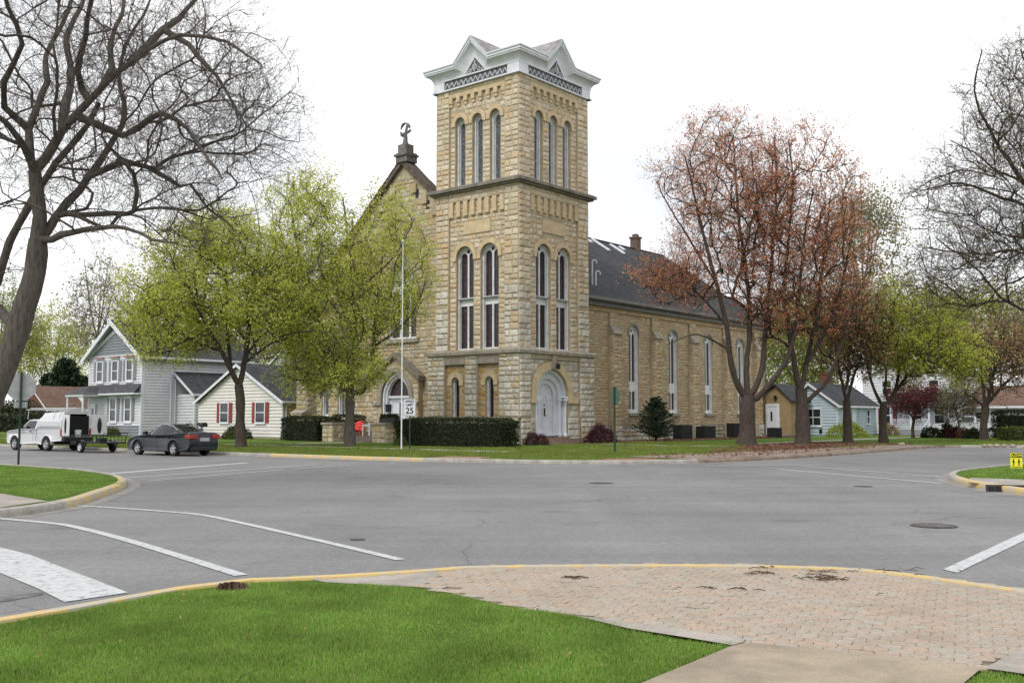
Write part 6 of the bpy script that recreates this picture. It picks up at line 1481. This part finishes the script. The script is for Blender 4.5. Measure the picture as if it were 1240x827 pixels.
def greenhouse(root, rings, roofm, pill, n=28, name='cabin_glass', pw=5.):
    """lofted cabin: rings of (x0, x1, halfwidth, z, squareness)"""
    b = B(); L = []
    for x0, x1, hw, z, e in rings:
        cx, hx = (x0+x1)/2, (x1-x0)/2; ring = []
        for k in range(n):
            a = 2*PI*(k+.5)/n; c, s = math.cos(a), math.sin(a); ring.append((cx+hx*math.copysign(abs(c)**e, c), hw*math.copysign(abs(s)**e, s), z))
        L.append(ring)
    b.add([p for r_ in L for p in r_], [(i*n+k, i*n+(k+1) % n, (i+1)*n+(k+1) % n, (i+1)*n+k) for i in range(len(L)-1) for k in range(n)]+[tuple((len(L)-1)*n+k for k in range(n))])
    gl = obj(name, b, CARGLASS, root, auto=50)
    b = B(); top = L[-1]; cx = sum(p[0] for p in top)/n
    r0 = [(cx+(x-cx)*1.03, y*1.03, z-.035) for x, y, z in top]; r1 = [(cx+(x-cx)*1.0, y*1.0, z+.015) for x, y, z in top]; r2 = [(cx+(x-cx)*.8, y*.8, z+.045) for x, y, z in top]
    b.add(r0+r1+r2, [(i*n+k, i*n+(k+1) % n, (i+1)*n+(k+1) % n, (i+1)*n+k) for i in range(2) for k in range(n)]+[tuple(2*n+k for k in range(n))])
    obj('roof', b, roofm, root, auto=50)
    b = B()
    for f0, f1, w_ in pill:                      # pillars: parameter around ring at belt / roof
        for sgn in (1, -1):
            q = []
            for r_, f in ((L[0], f0), (L[-1], f1)):
                x0, x1 = min(p[0] for p in r_), max(p[0] for p in r_); x = x0+(x1-x0)*f
                up_ = [p for p in r_ if p[1] > 0]; up_.sort(key=lambda p: p[0])
                y = np.interp(x, [p[0] for p in up_], [p[1] for p in up_]); q.append((x, sgn*(y+.012), r_[0][2]))
            b.tube(q, [w_, w_*.8], 6)
    obj('pillars', b, roofm, root)
    return gl
hd = TH+PI/2
# sedan
cxa, cya = AB(-21.2, 2.5)
sed = thing('sedan', 'dark grey four-door sedan parked at the kerb beyond the crossroads', 'car', (cxa, cya, 0), hd+R(3)); sed.scale = (.94,)*3
fa = arcpts(1.43, .385, .2); ra = arcpts(-1.38, .385, .2)
outl = [(2.36,.22)]+[(2.45,.38),(2.44,.58),(2.36,.72),(2.1,.82),(1.6,.91),(1.0,.985),(0,1.0),(-1.0,1.02),(-1.7,1.06),(-2.2,1.075),(-2.36,1.06),(-2.42,.9),(-2.46,.62),(-2.44,.42),(-2.3,.26),(-1.8,.2)]+ra[::-1]+[(0,.18)]+fa[::-1]+[(1.85,.2)]
tap = lambda x, z: (1-.16*max(0, (abs(x)-1.5)/.95)**2)*(1-.05*max(0, (z-.75)/.3))
o = obj('body', slab(outl, [(-.90,.10),(-.925,.045),(-.905,.012),(-.8,-.0),(-.4,-.012),(0,-.018),(.4,-.012),(.8,0),(.905,.012),(.925,.045),(.90,.10)], tap), GREYP, sed, auto=35)
greenhouse(sed, [(-1.95,1.12,.80,.99,.55),(-1.62,.82,.755,1.13,.55),(-1.25,.52,.68,1.30,.5),(-.92,.28,.60,1.42,.5)], GREYP, [(.93,.97,.035),(.46,.47,.03),(.14,.06,.07)])
b = B()
for s in (1, -1):
    pts = [(1.0,.78,1.03),(.72,.745,1.2),(.35,.66,1.37),(-.1,.62,1.435),(-.6,.62,1.43),(-1.05,.65,1.36),(-1.45,.70,1.2),(-1.58,.755,1.09),(-1.3,.80,1.05)]
    b.tube([(x, s*(y+.03), z) for x, y, z in pts], .014, 5)
obj('window_trim', b, CHROME, sed)
b = B()
for s in (1, -1):
    for x0, x1 in ((.95, .93), (-.1, -.12), (-1.02, -1.0)): b.tube([(x0, s*.918, .95), (x1, s*.932, .6), (x1, s*.925, .32)], .006, 4)
obj('door_seam', b, BLACK, sed)
for s in (1, -1):
    b = B(); b.box(.66, .86, s*.90-.06 if s > 0 else -1.04, 1.04 if s > 0 else s*.90+.06, .98, 1.12); obj('wing_mirror', b, GREYP, sed, bevel=.03)
    for x in (.05, -.95): b = B(); b.box(x-.1, x+.1, min(s*.915, s*.945), max(s*.915, s*.945), .86, .89); obj('door_handle', b, GREYP, sed, bevel=.008)
    b = B(); b.prism([(-2.5,.80),(-2.5,.97),(-2.25,1.0),(-2.0,.95),(-2.1,.86),(-2.3,.80)], min(s*.42,s*.80), max(s*.42,s*.80), 'y'); obj('tail_light', b, TAILR, sed, bevel=.02)
    b = B(); b.prism([(2.46,.62),(2.40,.70),(2.1,.78),(1.95,.74),(2.2,.64)], min(s*.5,s*.78), max(s*.5,s*.78), 'y'); obj('headlight', b, CHROME, sed, bevel=.02)
b = B(); b.box(-2.49, -2.455, -.26, .26, .68, .84); obj('number_plate', b, SIGNBACK, sed)
b = B(); b.box(-2.5, -2.3, -.7, .7, .26, .42); obj('rear_bumper', b, BLACK, sed, bevel=.03)
b = B(); b.prism([(-1.0,1.44),(-1.2,1.5),(-1.22,1.43)], -.03, .03, 'y'); obj('antenna', b, BLACK, sed)
for x in (1.43, -1.38):
    for s in (1, -1): wheel(sed, x, s*.80, .335, .22)
# pickup builder (shared by the two white pickups)
def pickup(label, loc, rz, capped):
    t = thing('pickup_truck', label, 'pickup truck', loc, rz)
    fa = arcpts(1.95, .47, .36, 9, .42); ra = arcpts(-1.35, .47, .36, 9, .42)
    ol = [(2.82,.42),(2.92,.6),(2.92,.95),(2.85,1.12),(2.5,1.2),(1.75,1.26),(1.4,1.3),(.0,1.3),(-.35,1.3),(-.36,1.38),(-2.75,1.40),(-2.80,1.36),(-2.82,.75),(-2.8,.6),(-1.9,.55)]+ra[::-1]+[(-.3,.42)]+fa[::-1]+[(2.5,.4)]
    obj('body', slab(ol, [(-.93,.10),(-.985,.05),(-.99,.015),(-.85,0),(0,-.01),(.85,0),(.99,.015),(.985,.05),(.93,.10)], lambda x, z: (1-.08*max(0, (abs(x)-2.3)/.6)**2)), WHP, t, auto=35)
    greenhouse(t, [(-.40,1.62,.90,1.27,.4),(-.36,1.25,.84,1.5,.38),(-.30,.85,.76,1.80,.35)], WHP, [(.88,.92,.05),(.12,.1,.12)])
    for s in (1, -1):
        b = B(); b.box(1.0, 1.2, min(s*.98, s*1.2), max(s*.98, s*1.2), 1.3, 1.55); obj('wing_mirror', b, BLACK, t, bevel=.03)
        b = B(); b.box(.15, .36, min(s*.985, s*1.01), max(s*.985, s*1.01), 1.12, 1.17); obj('door_handle', b, BLACK, t)
        b = B(); b.box(-2.84, -2.72, min(s*.82, s*.985), max(s*.82, s*.985), .88, 1.28); obj('tail_light', b, TAILR, t, bevel=.02)
        for x in (1.95, -1.35): wheel(t, x, s*.86, .41, .26)
        b = B(); b.tube([(1.36, s*.99, 1.25), (1.36, s*1.0, .6)], .007, 4); b.tube([(-.02, s*.99, 1.28), (-.02, s*1.0, .6)], .007, 4); b.tube([(-.34, s*.99, 1.3), (-.34, s*1.0, .6)], .012, 4); obj('door_seam', b, BLACK, t)
    b = B(); b.box(-3.08, -2.83, -.92, .92, .55, .82); obj('rear_bumper', b, BLACK, t, bevel=.03)
    b = B(); b.box(-1.9, -1.0, -.8, .8, .4, .7); b.box(1.4, 2.6, -.8, .8, .4, .7); obj('underbody', b, DARKI, t)
    if not capped: return t
    # tall service cap, open at the back
    c = B(); X0, X1 = -2.80, -.42
    def ringc(x, hw, z): return [(x, -.96, 1.40), (x, -.96, 1.78), (x, -hw, z), (x, hw, z), (x, .96, 1.78), (x, .96, 1.40)]
    r = [ringc(X1+.0, .70, 1.98), ringc(X1-.35, .74, 2.22), ringc(X0, .76, 2.30)]
    c.add([p for q in r for p in q], [(i*6+k, i*6+k+1, (i+1)*6+k+1, (i+1)*6+k) for i in range(2) for k in range(5)]+[(0,1,2,3,4,5)])
    ri = [[(x, y*.84, 1.41+(z-1.41)*.84) for x, y, z in q] for q in r]; c.cur = 1
    c.add([p for q in ri for p in q], [(i*6+k, i*6+k+1, (i+1)*6+k+1, (i+1)*6+k) for i in range(2) for k in range(5)]+[(0,1,2,3,4,5)])
    c.cur = 0; c.add([*r[2], *ri[2]], [(k, k+1, 7+k, 6+k) for k in range(5)])
    for s in (1, -1):
        c.bar(-2.6, -.6, s*.965, s*.985, 1.45, 1.72); 
    cap_ = obj('service_cap', c, [WHP, DARKI], t, auto=30)
    b = B(); b.cur = 0; b.box(-2.84, -2.80, -.78, .78, .85, 2.05)  # flat near-black panel, painted shade for the inside of the bay
    obj('bay_shade_panel', b, DARKI, t)
    b = B(); 
    for x in (-2.5, -1.9): b.tube([(x, -.95, 1.75), (x, -.8, 2.42), (x, .8, 2.42), (x, .95, 1.75)], .02, 6)
    b.tube([(.9, -.8, 1.85), (.9, -.75, 2.42), (.9, .75, 2.42), (.9, .8, 1.85)], .02, 6)
    for s in (-1, 1): b.tube([(-2.75, s*.75, 2.42), (1.2, s*.75, 2.42)], .02, 6)
    obj('roof_rack', b, WHP, t)
    for s, ang in ((1, 8), (-1, -22)):
        q = bpy.data.objects.new('rear_door', None); 
        b = B(); b.box(-.02, .02, 0 if s > 0 else -.92, .92 if s > 0 else 0, .9, 2.12)
        o = obj('rear_door', b, WHP, t, bevel=.01); bpy.data.objects.remove(q)
        # hinged at the outer edge and swung open
        o.location = (-2.86, s*.94, 0); o.rotation_euler.z = R(90-8) if s > 0 else R(-90+75)
        me = o.data
        b = B(); yy = .46*(1 if s > 0 else -1); b.lathe([(0, -.03), (.5, -.03), (.5, .03), (0, .03)], (0, yy, 1.45), 16, 'x'); b.v = [(x, yy+(y-yy)*.26, 1.48+(z-1.45)*.95) for x, y, z in b.v]
        o2 = obj('door_window', b, CARGLASS, o)
    return t
pxa, pya = AB(-21.5, 13.4)
trk = pickup('white work pickup with tall cap, roof rack and its rear doors swung open', (pxa, pya, 0), hd+R(6), True); trk.scale = (.85,)*3
x_, y_ = AB(46.2, -12.0); trk2 = pickup('white pickup parked behind the bushes between porch house and bungalow', (x_-.2, y_-1.2, 0), R(168), False)
lad = B()
for y in (-.35, .05): lad.tube([(-2.95, y, 2.50), (1.9, y, 2.50)], .035, 4)
for k in range(14): lad.tube([(-2.8+k*.34, -.35, 2.50), (-2.8+k*.34, .05, 2.50)], .018, 4)
o = obj('ladder', lad, M('aluminium', (.45,.45,.46), .4, .1, metal=.5)); o.location = (pxa, pya, 0); o.rotation_euler.z = hd+R(6); o.scale = (.85,)*3; tag(o, 'aluminium ladder lying flat on the roof rack of the capped pickup', 'ladder')
bk = B(); bk.lathe([(0, 0), (.16, 0), (.19, .42), (.17, .42), (.15, .03), (0, .03)], (0, 0, 0), 14)
o = obj('bucket', bk, WHITE); o.parent = None; wx_, wy_ = pxa+math.cos(hd+R(6))*(-2.98*.85), pya+math.sin(hd+R(6))*(-2.98*.85); o.location = (wx_, wy_, .825*.85); o.scale = (.85,)*3; tag(o, 'white plastic bucket standing on the rear bumper of the open pickup', 'bucket')
# utility trailer
tx, ty = AB(-21.5, 8.4); tr_ = thing('utility_trailer', 'low black flat utility trailer hitched behind the open white pickup', 'trailer', (tx, ty, 0), hd+R(2)); tr_.scale = (.88,)*3
b = B(); b.box(-1.5, 1.5, -.75, .75, .50, .58); b.tube([(1.5, -.6, .52), (2.4, 0, .5)], .04, 6); b.tube([(1.5, .6, .52), (2.4, 0, .5)], .04, 6); obj('bed', b, BLACK, tr_)
b = B()
for s in (1, -1):
    b.tube([(-1.48, s*.74, .92), (1.48, s*.74, .92)], .025, 6)
    for k in range(9): x = -1.48+k*.37; b.tube([(x, s*.74, .58), (x, s*.74, .92)], .018, 5)
b.tube([(1.48, -.74, .92), (1.48, .74, .92)], .025, 6); b.tube([(-1.5, -.7, .6), (-1.75, -.7, 1.05), (-1.75, .7, 1.05), (-1.5, .7, .6)], .02, 6)
obj('side_rail', b, BLACK, tr_)
for s in (1, -1):
    wheel(tr_, .1, s*.92, .29, .17, RIMB, 4)
    b = B(lambda x, y, z, s=s: (x, y, z)); n = 9
    ar = [(.1+.38*math.cos(a), .30+.38*math.sin(a)) for a in np.linspace(.15, PI-.15, n)]
    b.add([(x, s*.80, z) for x, z in ar]+[(x, s*1.04, z) for x, z in ar], [(i, i+1, i+1+n, i+n) for i in range(n-1)]); obj('mudguard', b, GREYP, tr_)
b = B(); b.tube([(2.0, 0, .05), (2.0, 0, .8)], .03, 6); b.box(-1.2, -.8, .2, .6, .58, .8); obj('jack_stand', b, BLACK, tr_)

# ------------------------------------------------------------------ signs, poles, small things
def txt(root, s, size, mat, loc, rot, name='lettering', ext=.004, sx=1.):
    c = bpy.data.curves.new(name, 'FONT'); c.body = s; c.size = size; c.align_x = 'CENTER'; c.align_y = 'CENTER'; c.extrude = ext; c.offset = size*.018
    o = bpy.data.objects.new(name, c); COL.objects.link(o); bpy.context.view_layer.update()
    dg = bpy.context.evaluated_depsgraph_get(); me = bpy.data.meshes.new_from_object(o.evaluated_get(dg)); COL.objects.unlink(o); bpy.data.objects.remove(o)
    o = bpy.data.objects.new(name, me); me.materials.clear(); me.materials.append(mat); COL.objects.link(o); o.parent = root; o.location = loc; o.rotation_euler = rot; o.scale = (sx, 1, 1); return o
def octagon(r): return [(r*math.cos(PI/8+k*PI/4), r*math.sin(PI/8+k*PI/4)) for k in range(8)]
REDF = M('stop_sign_red', (.45,.02,.03), .4, .05)
def stop_sign(label, loc, rz, h, s, green, plate):
    """local -y is the back seen here; the red face looks the other way"""
    t = thing('stop_sign', label, 'stop sign', loc, rz)
    b = B(); b.box(-.035, .035, -.03, .03, 0, h+s*1.02); obj('post', b, DARKB, t)
    b = B(); b.prism([(x, z+h) for x, z in octagon(s)], .032, .042, 'y'); sg = obj('sign_plate', b, green, t)
    b = B(); b.prism([(x, z+h) for x, z in octagon(s*.985)], .0425, .045, 'y'); obj('sign_face', b, REDF, t)
    txt(t, 'STOP', s*.75, WHITE, (0, .047, h), (PI/2, 0, PI))
    if plate: b = B(); b.box(-.2, .2, .032, .04, h-s-.2, h-s-.01); obj('supplementary_plate', b, green, t)
    return t
x_, y_ = G(22, 567.5, 0); 
stop_sign('back of a grey stop sign on a dark post at the left lawn edge', (x_, y_, 0), R(26), 2.62, .41+.06, SIGNBACK, True)
x_, y_ = G(744.5, 548, ZL); stop_sign('green-backed stop sign seen nearly edge-on in front of the nave', (x_, y_, ZL), R(-62), 2.48, .41, M('green_sign_back', (.07,.12,.09), .6, .1), False)
x_, y_ = G(496, 545.5, ZL)
sp_ = thing('speed_limit_sign', 'white speed limit 25 sign on a dark post before the church hedge', 'road sign', (x_, y_, ZL), R(-12))
b = B(); b.box(-.03, .03, -.02, .02, 0, 1.7); obj('post', b, DARKB, sp_)
b = B(); b.box(-.30, .30, -.034, -.022, 1.62, 2.42); obj('sign_plate', b, WHITE, sp_)
b = B(lambda t, d, z: (t, -d, z)); b.ring(rect(-.27, .27, 1.65, 2.39), rect(-.285, .285, 1.635, 2.405), .037, .034, True); obj('border', b, BLACK, sp_)
txt(sp_, 'SPEED', .16, BLACK, (0, -.038, 2.29), (PI/2, 0, 0)); txt(sp_, 'LIMIT', .16, BLACK, (0, -.038, 2.13), (PI/2, 0, 0)); txt(sp_, '25', .40, BLACK, (0, -.038, 1.85), (PI/2, 0, 0))
# low yellow SLOW sign at the right
x_, y_ = G(1231, 569.5, ZL)
sg = thing('yard_sign', 'small yellow slow sign stuck in the grass at the right edge', 'sign', (x_, y_, ZL), R(-24))
YS = M('yellow_sign', (.75,.70,.03), .5, .05)
b = B(); b.box(-.155, .155, -.012, .0, .07, .50); obj('sign_plate', b, YS, sg)
b = B(); b.tube([(-.11, .01, 0), (-.11, .01, .3)], .006, 5); b.tube([(.11, .01, 0), (.11, .01, .3)], .006, 5); obj('stake', b, YS, sg)
b = B(lambda t, d, z: (t, -d, z)); b.bar(-.15, .15, .012, .016, .37, .49); obj('header_band', b, BLACK, sg)
txt(sg, 'SLOW', .11, YS, (0, -.017, .43), (PI/2, 0, 0), ext=.001)
b = B(lambda t, d, z: (t, -d, z))
for x in (-.07, .07):
    b.wall(circ(x, .325, .018, 8), (), .015); b.wall([(x-.02, .30), (x+.02, .30), (x+.03, .22), (x+.012, .22), (x+.018, .14), (x-.0, .14), (x-.005, .2), (x-.018, .14), (x-.03, .145), (x-.012, .22), (x-.03, .23)], (), .015)
b.bar(-.13, .13, .012, .015, .095, .115)
obj('figures', b, BLACK, sg)
# flagpole
x_, y_ = G(486, 544, ZL); fp_ = thing('flagpole', 'slim white flagpole standing before the church entrance', 'flagpole', (x_, y_, ZL))
b = B(); b.tube([(0, 0, 0), (0, 0, 5), (0, 0, 10.2)], [.034, .03, .018], 10); obj('pole', b, WHITE_O, fp_); b = B(); b.lathe([(0, -.07), (.05, -.05), (.07, 0), (.05, .05), (0, .07)], (0, 0, 10.26), 10); obj('finial_ball', b, WHITE_O, fp_)
# red adirondack chair on the entrance steps
x_, y_ = AB(FA-2.3, 12.75)
ac = thing('garden_chair', 'bright red slatted garden chair beside the church entrance', 'chair', (x_, y_, .5), TH+PI+.5)
RED = M('red_plastic', (.62,.015,.012), .5, .06)
b = B()
for k in range(6): b.add([(.28-.0, -.27+k*.092, .36), (.28, -.19+k*.092, .36), (-.25, -.19+k*.092, .27), (-.25, -.27+k*.092, .27), (.28, -.27+k*.092, .38), (.28, -.19+k*.092, .38), (-.25, -.19+k*.092, .29), (-.25, -.27+k*.092, .29)], [(0,1,2,3),(4,5,6,7),(0,1,5,4),(1,2,6,5),(2,3,7,6),(3,0,4,7)])
obj('seat', b, RED, ac)
b = B()
for k in range(6):
    y = -.24+k*.085; h = .98-.03*abs(k-2.5)**1.6; b.add([(-.24, y, .27), (-.24, y+.075, .27), (-.52, y+.08+.01*(k-2.5), h), (-.52, y+.01*(k-2.5), h), (-.26, y, .27), (-.26, y+.075, .27), (-.54, y+.08+.01*(k-2.5), h), (-.54, y+.01*(k-2.5), h)], [(0,1,2,3),(4,5,6,7),(0,1,5,4),(1,2,6,5),(2,3,7,6),(3,0,4,7)])
b.box(-.47, -.43, -.27, .29, .7, .76); obj('backrest', b, RED, ac)
for s in (-1, 1):
    b = B(); b.box(-.42, .36, s*.33-.06, s*.33+.06, .55, .58); obj('armrest', b, RED, ac)
    b = B(); b.box(.24, .32, s*.31-.02, s*.31+.02, 0, .55); obj('leg', b, RED, ac); b = B(); b.add([(.3, s*.28-.015, .3), (.3, s*.28-.015, .38), (-.5, s*.28-.015, .0), (-.42, s*.28-.015, 0), (.3, s*.28+.015, .3), (.3, s*.28+.015, .38), (-.5, s*.28+.015, .0), (-.42, s*.28+.015, 0)], [(0,1,2,3),(4,5,6,7),(0,1,5,4),(1,3,7,5),(3,2,6,7),(2,0,4,6)]); obj('leg', b, RED, ac)
# white side table
x_, y_ = AB(FA-2.1, 11.75); wt = thing('patio_table', 'small white square table at the foot of the church entrance door', 'table', (x_, y_, .5), TH+.1)
b = B(); b.box(-.33, .33, -.33, .33, .68, .72); b.box(-.3, .3, -.3, .3, .62, .68); obj('tabletop', b, WHITE, wt)
for sx in (-1, 1):
    for sy in (-1, 1): b = B(); b.box(sx*.29-.025, sx*.29+.025, sy*.29-.025, sy*.29+.025, 0, .62); obj('leg', b, WHITE, wt)
# planter box on the pier, mailbox by the path
x_, y_ = AB(FA-3.3, 8.75); pl = thing('planter_box', 'black trough planter with dark foliage on the stone pier', 'planter', (x_, y_, 1.36), TH+PI/2)
b = B(); b.box(-.85, .55, -.2, .2, 0, .3); obj('trough', b, BLACK, pl)
g_ = np.random.default_rng(5); c_ = np.stack([g_.uniform(-.85, .55, 900), g_.uniform(-.2, .2, 900), .3+g_.uniform(0, .22, 900)], 1); a_ = g_.normal(0, .04, (900, 3)); q_ = g_.normal(0, .03, (900, 3))
np_obj('plants', np.stack([c_-a_, c_+q_, c_+a_, c_-q_], 1), 4, L_HE, pl)
x_, y_ = AB(-18.7, -1.6); mb = thing('mailbox', 'black mailbox on a post seen above the sedan boot', 'mailbox', (x_, y_, ZL), TH)
x_, y_ = G(236.5, 549, ZL)
mb.location = (x_-.3, y_+1.8, ZL); b = B(); b.box(-.04, .04, -.04, .04, 0, 1.12); obj('post', b, BLACK, mb)
b = B(); b.prism([(-.14, 1.12), (.14, 1.12), (.14, 1.24), (.08, 1.32), (-.08, 1.32), (-.14, 1.24)], -.25, .25, 'y'); obj('box', b, BLACK, mb)
# window-well covers, air conditioner along the nave
WC = 'black covers along the nave base'
for i, (px, w_, h_) in enumerate(((821, 1.5, 1.05), (849, 1.7, .95), (884, 1.25, 1.15), (932, 1.1, .8))):
    r_ = ray(px, 500); a_ = (60.*0+0); 
    # point on the line b = -0.15 seen in that direction
    tt = r_[0]/r_[1]; bb = -.2; aa = (tt*(60+V[1]*bb)-(.396+V[0]*bb))/(U[0]-tt*U[1])
    if i == 3: bb = -2.6; aa = (tt*(60+V[1]*bb)-(.396+V[0]*bb))/(U[0]-tt*U[1])
    t = thing('air_conditioner' if i in (2, 3) else 'window_well_cover', ['black slanted basement window cover behind the yew shrub', 'wide black basement window cover midway along the nave', 'tall black air conditioning unit by the nave buttress', 'low black air conditioning unit beside the vestry steps'][i], 'air conditioner' if i in (2, 3) else 'window cover', W3(aa, bb), TH, None if i in (2, 3) else WC)
    b = B(); b.box(-w_/2, w_/2, -.75, .0, .0, h_); obj('housing', b, M('black_plastic_panel', (.018,.018,.02), .45, .25), t, bevel=.02)
    b = B()
    for k in range(9): x = -w_/2+.1+k*(w_-.2)/8; b.box(x-.012, x+.012, -.765, -.75, .06, h_-.06)
    b.box(-w_/2+.04, w_/2-.04, -.77, -.75, h_-.05, h_-.02); obj('grille', b, BLACK, t)
# leaves lying in the mulch bed
g_ = np.random.default_rng(9)
def litter(poly, n, z, m, s, seed):
    g_ = np.random.default_rng(seed); p = np.array(poly); x0, y0 = p.min(0); x1, y1 = p.max(0)
    x = g_.uniform(x0, x1, n*3); y = g_.uniform(y0, y1, n*3); k = in_poly(x, y, poly); x, y = x[k][:n], y[k][:n]; m_ = len(x)
    c = np.stack([x, y, np.full(m_, z)], 1); a = g_.normal(0, 1, (m_, 3))*s; q = g_.normal(0, 1, (m_, 3))*s; a[:, 2] = np.abs(a[:, 2])*.5; q[:, 2] *= .5
    kind(np_obj('fallen_leaves', np.stack([c-a, c+q, c+a, c-q], 1), 4, m), 'stuff')
L_FL = leafm('fallen_leaves', [(.14,.05,.03),(.20,.09,.05),(.11,.06,.04),(.25,.16,.10)], .1, 1)
litter(abpoly([(3.2,-3.1),(3.2,.2),(33,.0),(33,-3.9)]), 6000, ZL+.05, L_FL, .035, 1)
litter(abpoly(LIT), 7000, ZL+.04, L_FL, .035, 2)
litter([G(x, y, ZL) for x, y in [(780,550),(900,546),(1000,541),(1060,539),(1060,543),(940,552),(800,556)]], 1500, ZL+.05, L_FL, .03, 3)
